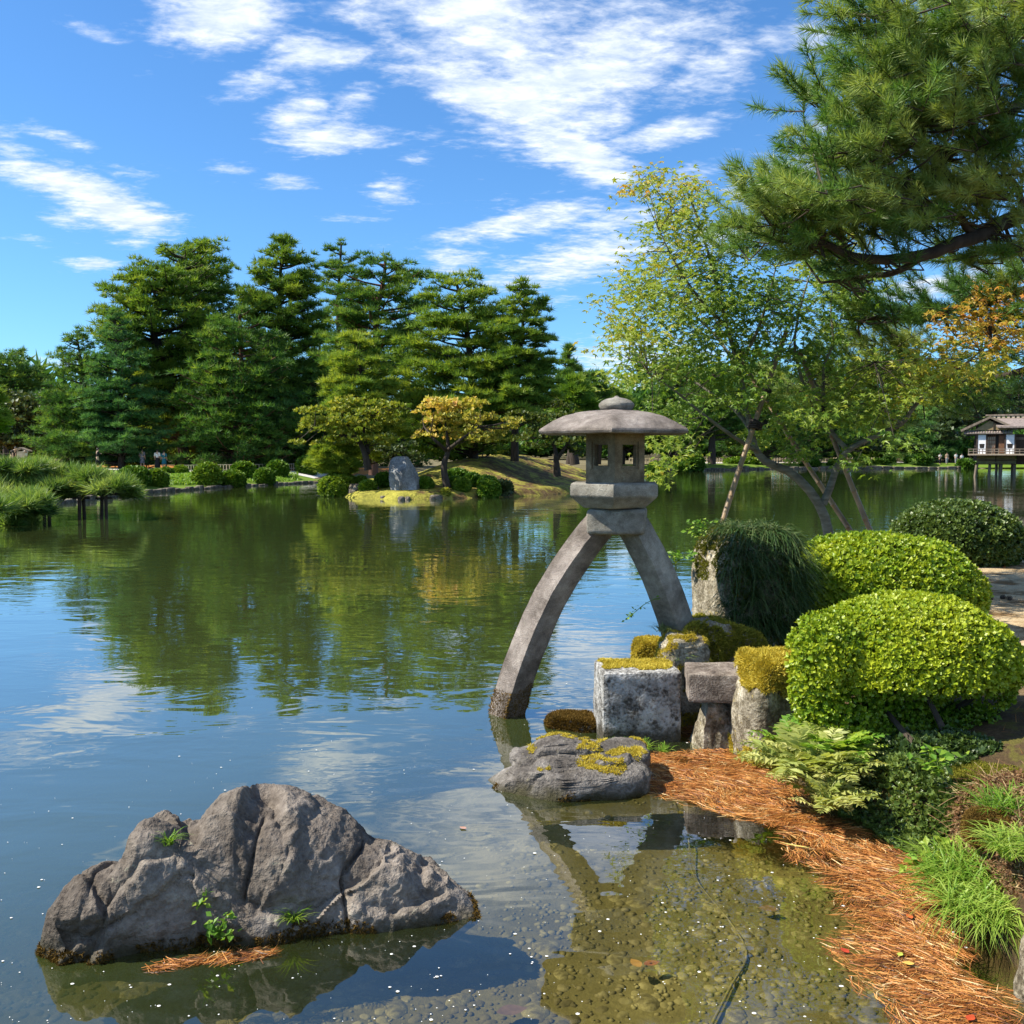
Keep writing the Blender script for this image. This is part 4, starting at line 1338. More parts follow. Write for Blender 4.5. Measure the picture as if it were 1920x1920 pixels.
def make_rock(c, size, seed, rot=0.0, box=.55, amp=.12, cuts=5, sub=5, taper=0.0, fine=.02, cracks=0.0):
    r = np.random.RandomState(seed)
    V, F = ico(sub)
    W = np.sign(V) * np.abs(V) ** box
    W = W / np.abs(W).max(0)
    for q in range(cuts):                          # flat broken faces
        n = nrm(r.normal(size=(1, 3)))[0]
        n[2] = abs(n[2]) * .6
        h = .70 + .20 * r.rand()
        d = W @ n - h
        W = W - np.clip(d, 0, None)[:, None] * n
    W = W * np.asarray(size, float) / 2
    if taper:
        W[:, :2] *= (1 + taper * W[:, 2:3] / (size[2] / 2))
    s = max(size)
    N = nrm(V)
    W = W + N * (amp * s * .5 * fbm(W + seed * 3.7, 2.2 / s, 4))[:, None]
    if cracks:
        W = W - N * (cracks * s * np.clip(fbm(W + seed, 2.6 / s, 2, ridged=True) - .72, 0, 1))[:, None] * 3
    W = W + N * (fine * fbm(W + seed * 1.3, 14, 4))[:, None]
    return W @ rotz(rot).T + np.asarray(c, float), F


def rock(name, label, c, size, seed, mat, cat='rock', base=None, group=None, **kw):
    V, F = make_rock(c, size, seed, **kw)
    o = Buf().add(V, F).build(name, mat, smooth=True, loc=(c[0], c[1], max(0, c[2] - size[2] / 2)), sharp=48)
    tag(o, label, cat, group)
    return o, V, F


def big_boulder():
    top = np.array([(70, 1800), (78, 1752), (92, 1700), (120, 1660), (160, 1630), (205, 1606), (232, 1590), (250, 1548), (268, 1525), (298, 1518), (325, 1530), (345, 1538), (362, 1534), (380, 1508), (400, 1490), (432, 1476), (470, 1469), (510, 1472), (545, 1485), (575, 1500), (612, 1514), (640, 1534), (668, 1558), (690, 1572), (725, 1575), (760, 1592), (805, 1616), (845, 1640), (875, 1672), (893, 1698), (900, 1725)], float)
    front = np.array([(70, 1790), (110, 1812), (180, 1806), (260, 1788), (360, 1778), (460, 1770), (560, 1762), (660, 1752), (760, 1742), (850, 1728), (900, 1722)], float)
    nx, nv = 300, 120
    px = np.linspace(70, 900, nx)
    fy = np.interp(px, front[:, 0], front[:, 1])
    ty = np.interp(px, top[:, 0], top[:, 1])
    A = np.array([on(a, b) for a, b in zip(px, fy)])       # front water line
    V = []
    for i in range(nx):
        edge = max(math.sin(math.pi * i / (nx - 1)), 0) ** .55
        D = .62 * edge + .03                              # depth of the rock behind its front water line
        ridge_y = A[i, 1] + .55 * D
        zr = max(at(px[i], ty[i], ridge_y)[2], .012)
        xr = at(px[i], ty[i], ridge_y)[0]
        th = np.linspace(-.35, math.pi + .2, nv)
        yy = A[i, 1] + .55 * D - np.cos(th) * np.where(np.cos(th) > 0, .55 * D, .55 * D)
        zz = np.sign(np.sin(th)) * np.abs(np.sin(th)) ** .80 * zr
        zz = np.where(np.sin(th) < 0, np.sin(th) * (.5 * edge + .02), zz)
        xx = A[i, 0] + (xr - A[i, 0]) * np.clip(zz / max(zr, .01), 0, 1)
        V.append(np.column_stack([xx, yy, zz]))
    V = np.array(V)
    dx = np.gradient(V, axis=0)
    dv = np.gradient(V, axis=1)
    N = -nrm(np.cross(dv, dx))
    P = V.reshape(-1, 3)
    N = N.reshape(-1, 3)
    pp = np.repeat(px, nv)
    tt = np.tile(np.linspace(0, 1, nv), nx)
    def crack(p0, wid, dep, t0, t1, wav):
        c = p0 + wav * np.sin(tt * 7 + p0) + 10 * pnoise(np.column_stack([tt * 5, tt * 0 + p0, tt * 0]))
        return dep * np.exp(-((pp - c) / wid) ** 2) * sst(tt, t0, t0 + .08) * (1 - sst(tt, t1 - .08, t1))
    damp = np.clip(np.minimum(pp - 70, 900 - pp) / 60, .15, 1)
    d = .035 * fbm(P, 2.6, 4) + .022 * fbm(P, 9, 4) + .008 * fbm(P, 34, 3)
    d = d + fracture(P, 5, 16, .006, .09, .010, .09) + fracture(P, 6, 70, .005, .11, .005, .08, gw=.007)
    d = d - crack(482, 3, .028, .12, .52, 18) - crack(664, 3.5, .040, .06, .60, 12) - crack(345, 7, .03, .30, .8, 30) + .035 * np.exp(-((pp - 300) / 45) ** 2) * np.exp(-((tt - .42) / .12) ** 2)
    P = P + N * (d * damp)[:, None] * np.where(np.sum(N * [0, -1, 1], axis=1) > -9, 1, 1)[:, None]
    G = P.reshape(nx, nv, 3)                         # keep the outline of the rock
    for _ in range(5):
        D3 = G - [0, 0, CAMZ]
        fwd = D3[:, :, 1] * math.cos(PITCH) - D3[:, :, 2] * math.sin(PITCH)
        upv = D3[:, :, 1] * math.sin(PITCH) + D3[:, :, 2] * math.cos(PITCH)
        pyv = (960 - FPX * upv / fwd).min(1)
        f = np.clip((fy - ty + 14) / np.maximum(fy - pyv + 14, 4), .6, 1.6)
        f = np.convolve(np.pad(f, 4, mode='edge'), np.ones(5) / 5, 'same')[4:-4]
        G[:, :, 2] = np.where(G[:, :, 2] > 0, G[:, :, 2] * f[:, None], G[:, :, 2])
    P = G.reshape(-1, 3)
    i, j = np.meshgrid(np.arange(nx - 1), np.arange(nv - 1), indexing='ij')
    F = np.stack([i * nv + j, (i + 1) * nv + j, (i + 1) * nv + j + 1, i * nv + j + 1], -1).reshape(-1, 4)
    return P, F


BV, BF = big_boulder()
_c = np.array([-1.15, 4.75, 0])
boulder = Buf().add(BV, BF).build('boulder', MAT['boulder'], smooth=True, loc=_c, sharp=55)
tag(boulder, 'big cracked grey brown boulder rising from the shallow water in front', 'boulder')
P, N = surf_points(BV, BF, 40000, 8, lambda P, N: (P[:, 2] > -.02) & (P[:, 2] < .045 + .06 * np.clip(fbm(P, 3.0, 2), 0, 1)) & (P[:, 1] < 4.9) & (fbm(P + 3, 4, 2) > -.05))
moss_cover('moss', MAT['moss_brown'], boulder, P, N, .014, .3, 9)


def flat_rock():
    Vs, Fs, n = [], [], 0
    c = np.array([at(1066, 1450, 6.45)[0], 6.45, 0])
    for (dx, dy, z, sx, sy, sz, sd, ro, sub) in ((-.02, -.06, .045, 1.08, .58, .22, 31, .10, 5), (.10, .10, .13, .92, .52, .15, 33, .22, 5), (-.02, .14, .20, .50, .36, .11, 35, -.1, 5), (.28, .02, .15, .46, .44, .13, 37, .3, 5), (-.20, .10, .13, .36, .36, .13, 39, .2, 5)):
        W, F = make_rock((0, 0, 0), (sx, sy, sz), sd, 0, .50, .07, 3, sub, fine=.012)
        W = W + nrm(W) * (fracture(W, sd, 30, .010, .10, .012, .08, .008) + .012 * fbm(W * [1, 1, 3], 9, 3))[:, None]
        W[:, 2] += .05 * W[:, 0]
        Vs.append(W @ rotz(ro).T + c + [dx, dy, z])
        Fs.append(F + n)
        n += len(W)
    return np.vstack(Vs), np.vstack(Fs), c


FV, FF, fc = flat_rock()
flat = Buf().add(FV, FF).build('flat_rock', MAT['flat_rock'], smooth=True, loc=(fc[0], fc[1], 0), sharp=50)
tag(flat, 'flat layered grey rock with golden moss between the boulder and the stone block', 'rock')
P, N = surf_points(FV, FF, 60000, 10, lambda P, N: (N[:, 2] > .72) & (P[:, 2] > .13) & (fbm(P * [1, 1, .3] + 2, 4.2, 3) > .16))
moss_cover('moss', MAT['moss_gold'], flat, P, N, .016, .5, 11)
P, N = surf_points(FV, FF, 30000, 12, lambda P, N: (P[:, 2] > -.02) & (P[:, 2] < .10) & (fbm(P, 5, 2) > .12 + P[:, 0] * .2))
moss_cover('waterline_moss', MAT['moss_brown'], flat, P, N, .014, .45, 12)

# granite block with a moss top
blk_c = np.array([at(1193, 1300, 7.62)[0], 7.62, .21])
V, F = rounded_block((.605, .50, .66), 26, .02)
V = V @ rotz(R(4)).T + blk_c
b = Buf().add(V, F)
stone_noise(b, .012, 5)
BKV = b.V[0]
block = b.build('granite_block', MAT['lichen_block'], smooth=True, loc=(blk_c[0], blk_c[1], 0), sharp=45)
tag(block, 'square stone block with white lichen face and golden moss on top', 'stone block')
P, N = surf_points(BKV, F, 26000, 13, lambda P, N: (N[:, 2] > .8) & (np.abs(P[:, 0] - blk_c[0]) < .27 + .07 * fbm(P, 7, 3)) & (np.abs(P[:, 1] - blk_c[1]) < .22) & (P[:, 1] > blk_c[1] - .14 + .16 * fbm(P, 6, 3)) & (fbm(P + 8, 9, 3) > -.34))
moss_cover('moss_top', MAT['moss_gold'], block, P + N * .002, N, .020, .55, 14)

# short stone beam resting beside it
Yb = 7.15
V, F = rounded_block((.42, .46, .21), 16, .014)
V = V @ rotz(R(-6)).T + (at(1348, 1270, Yb)[0], Yb + .15, at(1340, 1290, Yb)[2] + .01)
b = Buf().add(V, F)
stone_noise(b, .010, 6)
bc = V.mean(0)
o = b.build('stone_beam', MAT['slab_stone'], smooth=True, loc=bc, sharp=40)
tag(o, 'short squared brown stone beam lying between two mossy rocks', 'stone beam')

o, V, F = rock('support_stone', 'grey stone under the short stone beam at the waterline', (at(1350, 1350, 7.25)[0], 7.35, .10), (.36, .40, .50), 33, MAT['lichen_rock'], rot=.3, box=.5, amp=.10, sub=5)
mr_c = np.array([at(1442, 1320, 6.95)[0], 7.0, .34])
o, V, F = rock('mossy_rock', 'pale lichen rock with thick golden moss cap left of the front bush', mr_c, (.50, .52, .86), 36, MAT['lichen_rock'], rot=.25, box=.45, amp=.13, sub=5, taper=.18, cracks=.02, fine=.03)
P, N = surf_points(V, F, 36000, 15, lambda P, N: (P[:, 2] > .58 + .26 * fbm(P, 5, 4) - .12 * np.clip(P[:, 0] - mr_c[0], -1, 1)) & (N[:, 2] > -.15) & (P[:, 0] > mr_c[0] - .19))
moss_cover('moss_cap', MAT['moss_gold'], o, P + N * .012, N, .026, .5, 16)
moss_cover('moss_cap_front', MAT['moss_gold'], o, P[::2], N[::2], .022, .4, 17)
P, N = surf_points(V, F, 30000, 18, lambda P, N: (P[:, 2] < .14) & (P[:, 2] > 0) & (fbm(P, 6, 2) > -.1))
moss_cover('moss_foot', MAT['moss_gold'], o, P, N, .018, .35, 18)
o, V, F = rock('flat_stone', 'grey flat stone showing between the moss cap and the bush', (at(1540, 1225, 7.5)[0], 7.5, .52), (.75, .6, .26), 38, MAT['slab_stone'], rot=.1, box=.6, amp=.08, sub=4)

Yt = 8.95
tr_c = np.array([at(1400, 1100, Yt)[0], Yt + .1, .80])
o, V, F = rock('tall_rock', 'tall standing rock overgrown with drooping lily turf behind the lantern leg', tr_c, (.86, .70, 1.40), 40, MAT['lichen_rock'], rot=.15, box=.36, amp=.06, cuts=3, sub=5, fine=.02)
tall_rock, TRV, TRF = o, V, F
P, N = surf_points(V, F, 20000, 19, lambda P, N: (N[:, 2] > .2) & (P[:, 2] > 1.05) & (fbm(P, 3, 2) > -.25) | ((N[:, 1] < 0) & (P[:, 2] < 1.2) & (P[:, 0] > tr_c[0] - .2) & (fbm(P + 4, 2.5, 2) > -.2)))
moss_cover('moss', MAT['moss_green'], o, P, N, .026, .35, 20)

mm_c = np.array([at(1330, 1195, 8.25)[0], 8.3, .50])
o, V, F = rock('mossy_mound', 'round dark green moss mound at the foot of the short lantern leg', mm_c, (.78, .62, .58), 42, MAT['lichen_rock'], rot=.5, box=.6, amp=.42, sub=5, fine=.05)
P, N = surf_points(V, F, 19000, 21, lambda P, N: (N[:, 2] > -.4) & (fbm(P, 3.5, 3) > -.26))
moss_cover('moss', MAT['moss_green'], o, P, N, .030, .72, 22)
wr_c = np.array([at(1274, 1260, 8.0)[0], 8.05, .29])
o, V, F = rock('lichen_rock', 'pale lichen rock between the stone block and the moss mound', wr_c, (.42, .46, .84), 44, MAT['lichen_rock'], rot=.35, box=.36, amp=.10, cuts=7, sub=5, taper=-.10, fine=.03)
P, N = surf_points(V, F, 24000, 23, lambda P, N: ((P[:, 2] < .12) & (P[:, 2] > -.02)) | ((N[:, 2] > .1) & (fbm(P, 5, 3) > .05)))
moss_cover('moss', MAT['moss_gold'], o, P, N, .018, .4, 24)
sm_c = np.array([at(1222, 1222, 8.5)[0], 8.55, .30])
o, V, F = rock('small_mossy_rock', 'small golden mossed rock peeping out left of the whitish rock', sm_c, (.36, .4, .56), 46, MAT['bank_stone'], rot=.4, box=.6, amp=.12, sub=5)
P, N = surf_points(V, F, 11000, 25, lambda P, N: (N[:, 2] > -.3) & (P[:, 2] > .30))
moss_cover('moss', MAT['moss_gold'], o, P, N, .024, .4, 26)
ss_c = np.array([at(1080, 1340, 7.85)[0] , 7.85, .005])
o, V, F = rock('low_mossy_stone', 'low brown mossed stone barely above the water left of the block', ss_c, (.46, .42, .17), 48, MAT['bank_stone'], rot=.1, box=.65, amp=.08, sub=5)
P, N = surf_points(V, F, 11000, 27, lambda P, N: (N[:, 2] > -.1) & (P[:, 2] > 0))
moss_cover('moss', MAT['moss_brown'], o, P, N, .020, .45, 28)
o, V, F = rock('pale_stone', 'pale grey stone cut by the right edge of the photo at the bottom', on(1945, 1835, .1) + [0.02, 0, .02], (.15, .20, .34), 50, MAT['lichen_rock'], rot=.2, box=.5, amp=.1, sub=5)

# ------------------------------------------------------------------ clipped bushes of the near bank
def bush(name, label, parts, n, leaf, mat, seed, tint, stems=(), core=.80, group=None, base=None, up=.25):
    """parts: list of (centre, radii, lowest relative z, share)"""
    r = np.random.RandomState(seed)
    root = thing(name, base, label, 'bush', group)
    fb, cb = Buf(), Buf()
    for (c, rad, zlo, share, tn, cored) in parts:
        c, rad = np.asarray(c, float), np.asarray(rad, float)
        m = int(n * share * 1.9)
        D = nrm(r.normal(size=(m, 3)))
        D = D[(D[:, 2] > zlo) & ((D[:, 1] < .30) | (r.rand(len(D)) < .25))]
        loose = .05 if cored else .22
        S = np.sign(D) * np.abs(D) ** .94
        lump = 1 + .075 * fbm(S * rad * 2.2 + seed, 1.0, 3) + .040 * fbm(S * rad, 7, 3)
        dep = 1 - np.abs(r.randn(len(D))) * loose
        P = c + S * rad * (lump * dep)[:, None]
        gapn = fbm(P + seed, 5.5, 3) + .35 * D[:, 2] + .10
        kp = (gapn > -.22) | (r.rand(len(D)) < .30)
        D, P, dep = D[kp], P[kp], dep[kp]
        N = nrm(D / rad)
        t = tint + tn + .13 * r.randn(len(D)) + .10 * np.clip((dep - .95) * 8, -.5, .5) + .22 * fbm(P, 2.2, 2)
        L = leaf * (.65 + .7 * r.rand(len(D)))
        k = r.rand(len(D)) < .5
        Fm = frames(N + np.array([0, 0, up]) + .42 * r.normal(size=N.shape), r.rand(len(D)) * 6.28)
        fb.scatter(ROS[0], P[k], Fm[k], L[k], np.clip(t[k], 0, 1))
        fb.scatter(ROS[1], P[~k], Fm[~k], L[~k], np.clip(t[~k], 0, 1))
        if core and cored:
            V, F = ico(4)
            keep = V[:, 2] > max(zlo, -.95) - .1
            S = np.sign(V) * np.abs(V) ** .94 * core * (1 + .06 * fbm(V * 4, 1, 2)[:, None])
            f = F[keep[F].all(1)]
            cb.add(S * rad + c, f, 1, .2)
    for pts, rr in stems:
        cb.tube(spline(pts, 8), np.linspace(rr, rr * .4, 8), 6, mat=1)
    if cb.n:
        cb.build('branches', [MAT[mat], MAT['twig']], root)
    fb.build('foliage', MAT[mat], root)
    return root


Yf = 6.55
kf = Yf / FPX
cF = at(1700, 1255, Yf)
gz = .44
stemsF = []
_r = np.random.RandomState(9)
for q in range(9):
    b0 = np.array([at(1650 + 110 * _r.rand(), 1380, Yf)[0], Yf + .25 * _r.randn() * .6, gz - .05])
    tx = cF[0] + (.8 * _r.rand() - .4) * 1.25
    e = np.array([tx, Yf + .35 * _r.randn(), cF[2] + .12])
    stemsF.append(([b0, b0 * .6 + e * .4 + [.08 * _r.randn(), 0, .03], e], .016 + .012 * _r.rand()))
bush('clipped_azalea', 'front dome shaped azalea bush with bright yellow green top and bare stems below',
     [(cF, (206 * kf, .62, 142 * kf), -.02, .64, .22, 1), (cF - [0, 0, .01], (200 * kf, .58, 34 * kf), -.99, .08, .0, 0),
      (at(1580, 1300, Yf - .12), (96 * kf, .32, 92 * kf), -.95, .12, -.02, 0), (at(1545, 1230, Yf - .22), (64 * kf, .28, 84 * kf), -.9, .06, .12, 0), (at(1640, 1362, Yf - .1), (120 * kf, .32, 46 * kf), -.8, .07, -.12, 0), (at(1790, 1362, Yf - .05), (95 * kf, .32, 42 * kf), -.8, .05, -.2, 0), (at(1700, 1300, Yf - .2), (70 * kf, .2, 30 * kf), -.9, .02, -.1, 0),
      (at(1845, 1275, Yf), (48 * kf, .3, 52 * kf), -.9, .03, -.05, 0)],
     23000, .026, 'azalea', 61, .62, stemsF, core=.74, base=(cF[0], Yf, gz))
Ym = 9.6
km = Ym / FPX
cM = at(1640, 1115, Ym)
bush('clipped_azalea', 'wide low azalea bush between the front dome and the far bush',
     [(cM, (198 * km, .82, 114 * km), -.85, 1.0, .08, 1)], 14000, .038, 'azalea', 62, .58, (), core=.86, base=(cM[0], Ym, .45))
Yk = 15.6
kk = Yk / FPX
cK = at(1792, 1012, Yk)
bush('clipped_azalea', 'dark rounded bush farthest along the near bank by the water',
     [(cK, (118 * kk, .9, 72 * kk), -.62, 1.0, 0, 1)], 5200, .058, 'azalea_dark', 63, .42, (), core=.86, base=(cK[0], Yk, .45))

# ------------------------------------------------------------------ grasses, ferns and ground cover
def blades(buf, r, P, n, L, w, spread, droop, tint, up=1.0, mat=0, lean=(0, 0, 0)):
    """n arching ribbon blades from the points P"""
    m = 5
    k = r.randint(0, len(P), n)
    a = r.rand(n) * 6.2832
    s = spread * np.sqrt(r.rand(n))
    D = nrm(np.column_stack([np.cos(a) * s, np.sin(a) * s, np.full(n, up)]) + np.asarray(lean))
    l = L * (.55 + .6 * r.rand(n))
    t = np.linspace(0, 1, m)[None, :, None]
    side = nrm(np.column_stack([-np.sin(a), np.cos(a), .3 * r.randn(n)]))
    C = P[k][:, None, :] + D[:, None, :] * (t * l[:, None, None]) + np.array([0, 0, -1.0]) * (droop * l[:, None, None] * t ** 2.2) + (np.column_stack([np.cos(a), np.sin(a), a * 0]) * (l * .35 * droop)[:, None])[:, None, :] * t ** 1.7
    wd = (w * (1 - t ** 1.6) + w * .06)
    A = C + side[:, None, :] * wd / 2
    B = C - side[:, None, :] * wd / 2
    V = np.stack([A, B], 2).reshape(n, m * 2, 3)
    f = []
    for i in range(m - 1):
        f.append([2 * i, 2 * i + 1, 2 * i + 3, 2 * i + 2])
    F = (np.array(f)[None] + (np.arange(n) * m * 2)[:, None, None]).reshape(-1, 4)
    buf.add(V.reshape(-1, 3), F, mat, np.repeat(np.clip(tint + .2 * r.randn(n), 0, 1), m * 2))


def grass(name, label, c, rad, n, L, w, seed, mat='grass', spread=.7, droop=.45, tint=.5, cat='grass tuft', group=None, lean=(0, 0, 0)):
    r = np.random.RandomState(seed)
    a, u = r.rand(60) * 6.28, np.sqrt(r.rand(60))
    P = np.asarray(c, float) + np.column_stack([np.cos(a) * u * rad, np.sin(a) * u * rad, 0 * a])
    b = Buf()
    blades(b, r, P, n, L, w, spread, droop, tint, lean=lean)
    o = b.build(name, MAT[mat], loc=c)
    return tag(o, label, cat, group)


def on_boulder(px, py):            # the front surface of the boulder at a photograph pixel
    rr = ray(px, py)
    best, bd = None, 1e9
    d = rr / np.linalg.norm(rr)
    Q = BV - [0, 0, CAMZ]
    tt = Q @ d
    off = np.linalg.norm(Q - tt[:, None] * d, axis=1)
    k = np.where(off < .012)[0]
    if len(k) == 0:
        k = [np.argmin(off)]
    return BV[k[np.argmin(tt[k])]]


grass('grass_tuft', 'small grass tuft in the upper crack of the boulder', on_boulder(318, 1585), .02, 46, .13, .006, 70, tint=.5, spread=1.0)
grass('grass_tuft', 'pale grass tuft low on the front of the boulder', on_boulder(548, 1722) + [0, -.02, 0], .02, 60, .15, .006, 71, tint=.75, spread=1.1)
grass('grass_tuft', 'tiny grass sprig in the boulder crack above the leafy weed', on_boulder(380, 1680), .01, 16, .07, .005, 72, tint=.5, spread=1.0)


def weed(name, label, c, n, L, seed, mat='fern_green', cat='weed', rad=.06, tint=.5, height=.06, group=None, tpl=None):
    r = np.random.RandomState(seed)
    b = Buf()
    P = np.asarray(c, float) + np.column_stack([rad * r.randn(n), .6 * rad * r.randn(n), height * r.rand(n)])
    D = np.column_stack([.6 * r.randn(n), .6 * r.randn(n) - .4, np.ones(n)])
    b.scatter(tpl or LEAF4, P, frames(D, r.rand(n) * 6.28), L * (.6 + .7 * r.rand(n)), np.clip(tint + .2 * r.randn(n), 0, 1))
    for p in P[:: max(1, n // 12)]:
        b.tube([np.asarray(c), .5 * (p + c) + [0, 0, .01], p], .0022, 4, cap=False, tint=.3)
    o = b.build(name, MAT[mat], loc=c)
    return tag(o, label, cat, group)


weed('leafy_weed', 'bright green leafy weed at the boulder waterline', on_boulder(408, 1745) + [0, -.03, -.02], 46, .040, 73, tint=.5, rad=.035, height=.10)
weed('leafy_weed', 'few yellowish leaves in the boulder crack', on_boulder(378, 1700) + [0, -.02, 0], 12, .032, 74, tint=.85, rad=.02, height=.03)

# grass at the foot of the block
for i, (px, py, n, L) in enumerate(((1150, 1392, 60, .15), (1205, 1402, 110, .19), (1245, 1404, 50, .13))):
    c = on(px, py + 6, .0)
    c[1] = min(c[1], blk_c[1] - .28)
    grass('grass_tuft', ('thin grass tuft at the left corner of the stone block', 'largest grass tuft in front of the stone block', 'small grass tuft at the right corner of the stone block')[i], c, .05, n, L, .007, 80 + i, tint=.55, spread=.9, droop=.55)
grass('grass_tuft', 'pale grass hanging behind the right end of the block top', np.array([at(1275, 1240, 7.9)[0], 7.9, .50]), .05, 80, .2, .006, 84, tint=.85, spread=1.0, droop=.5)
grass('grass_tuft', 'dry grass at the top of the whitish rock beside the leg', np.array([at(1245, 1180, 8.1)[0], 8.1, .72]), .06, 90, .17, .006, 85, 'liriope', tint=.8, spread=1.1, droop=.5)
grass('grass_tuft', 'small grass on the right end of the flat rock', np.array([at(1205, 1415, 6.5)[0], 6.55, .15]), .05, 40, .10, .005, 86, tint=.6)

# lily turf hanging over the tall rock
r_ = np.random.RandomState(88)
P, N = surf_points(TRV, TRF, 9000, 89, lambda P, N: (P[:, 0] > tr_c[0] - .26 + .10 * fbm(P, 4, 2)) & (N[:, 1] < .5) & (P[:, 2] > .55))
lb = Buf()
blades(lb, r_, P, 4200, .30, .009, .8, .9, .38, .50, lean=(.05, -.5, 0))
_pt = P[P[:, 2] > 1.28]
if len(_pt) > 5:
    blades(lb, r_, _pt, 420, .20, .008, .9, .6, .75, .8)
o = lb.build('lily_turf', MAT['liriope'], loc=tr_c)
tag(o, 'dark lily turf with pale edged blades hanging over the tall rock', 'grass clump')
weed('leafy_weed', 'small leafy sprig on top of the tall rock at its left', np.array([at(1310, 1000, 9.0)[0], 9.0, 1.44]), 70, .05, 90, 'fern_green', rad=.06, tint=.6, height=.16)
weed('leafy_weed', 'green fern leaves sticking out left of the tall rock', np.array([at(1272, 1045, 9.1)[0], 9.1, 1.20]), 40, .06, 91, 'fern_green', rad=.06, tint=.55, height=.08)
# thin creeper reaching out over the water
cr = Buf()
_c = spline([at(1262, 1128, 8.2), at(1235, 1122, 8.1), at(1210, 1132, 8.05), at(1188, 1150, 8.0), at(1176, 1160, 8.0)], 14)
cr.tube(_c, .003, 4)
_r = np.random.RandomState(92)
_k = _r.randint(0, 14, 46)
cr.scatter(LEAF4, _c[_k] + .012 * _r.randn(46, 3), frames(np.column_stack([_r.randn(46) * .6, _r.randn(46) * .6 - .4, np.ones(46)]), _r.rand(46) * 6.28), .032, .55 + .2 * _r.rand(46))
o = cr.build('creeper_sprig', MAT['fern_green'], loc=_c[0])
tag(o, 'thin leafy creeper reaching out over the water from the short leg', 'creeper')


PINNA = (LEAF4[0] * [.62, 1, 1], LEAF4[1])


def fern(name, label, c, n, L, seed, mat='fern', spread=.9, tint=.5, lean=(0, 0, 0), pin=11):
    r = np.random.RandomState(seed)
    b = Buf()
    for q in range(n):
        a = r.rand() * 6.28
        s = spread * (.3 + .7 * r.rand())
        l = L * (.6 + .6 * r.rand())
        d = nrm((np.array([math.cos(a) * s, math.sin(a) * s, 1.0]) + np.asarray(lean))[None])[0]
        t = np.linspace(0, 1, pin + 2)
        h = np.array([math.cos(a), math.sin(a), 0])
        C = np.asarray(c) + np.array([.06 * r.randn(), .05 * r.randn(), 0]) + np.outer(t * l, d) + np.outer(l * .45 * t ** 2, h * .6 + [0, 0, -.9])
        b.tube(C, np.linspace(.0028, .001, len(C)), 3, cap=False, tint=.4)
        T = nrm(np.gradient(C, axis=0))
        up = nrm(np.cross(T, np.cross(np.array([0, 0, 1.0]), T) + 1e-6))
        S = nrm(np.cross(T, [0, 0, 1.0]) + 1e-6)
        tn = tint + .22 * r.randn()
        idx = np.arange(2, pin + 1)
        for sg in (-1, 1):
            D = S[idx] * sg + T[idx] * .55 + [0, 0, -.12] + .12 * r.randn(len(idx), 3)
            yv = nrm(D)
            zv = nrm(np.cross(yv, T[idx]) * sg + .2 * r.randn(len(idx), 3))
            xv = np.cross(yv, zv)
            zv = np.cross(xv, yv)
            Rm = np.stack([xv, yv, zv], 2)
            size = l * .24 * np.sin(np.pi * (.12 + .85 * (idx / (pin + 1)))) * (.8 + .4 * r.rand(len(idx)))
            b.scatter(PINNA, C[idx], Rm, size, np.clip(tn + .08 * r.randn(len(idx)), 0, 1))
    o = b.build(name, MAT[mat], loc=c)
    return tag(o, label, 'fern')


def nb(px, py, z=None):            # a point of the near bank seen at a photograph pixel
    z0 = .4 if z is None else z
    for _ in range(8):
        p = on(px, py, z0)
        if z is not None:
            return p
        z0 = .5 * z0 + .5 * h_near(p[None, :2])[0]
    return on(px, py, z0)


def nbz(x, y):
    return np.array([x, y, h_near(np.array([[x, y]]))[0]])


def gx(px, py, Y):
    p = at(px, py, Y)
    return np.array([p[0], Y, max(h_near(p[None, :2])[0], .02)])


fern('fern', 'pale yellow green fern clump hanging over the orange needles', gx(1530, 1465, 6.0) + [0, 0, .16], 95, .46, 100, 'fern', 1.1, .55, (-.30, -.3, .15), 16)
fern('fern', 'bright green fern behind the pale fern clump', gx(1570, 1420, 6.1) + [0, 0, .22], 34, .40, 101, 'fern_green', .9, .7, (0, -.2, .2), 15)
fern('fern', 'fresh green fern below the moss cap at the bush edge', gx(1490, 1350, 6.45) + [0, 0, .20], 20, .36, 102, 'fern_green', .9, .55, (-.2, -.2, .3), 12)
fern('fern', 'small pale fern drooping to the needle mat', gx(1550, 1530, 5.65) + [0, 0, .10], 30, .34, 103, 'fern', 1.0, .6, (0, -.5, 0), 14)

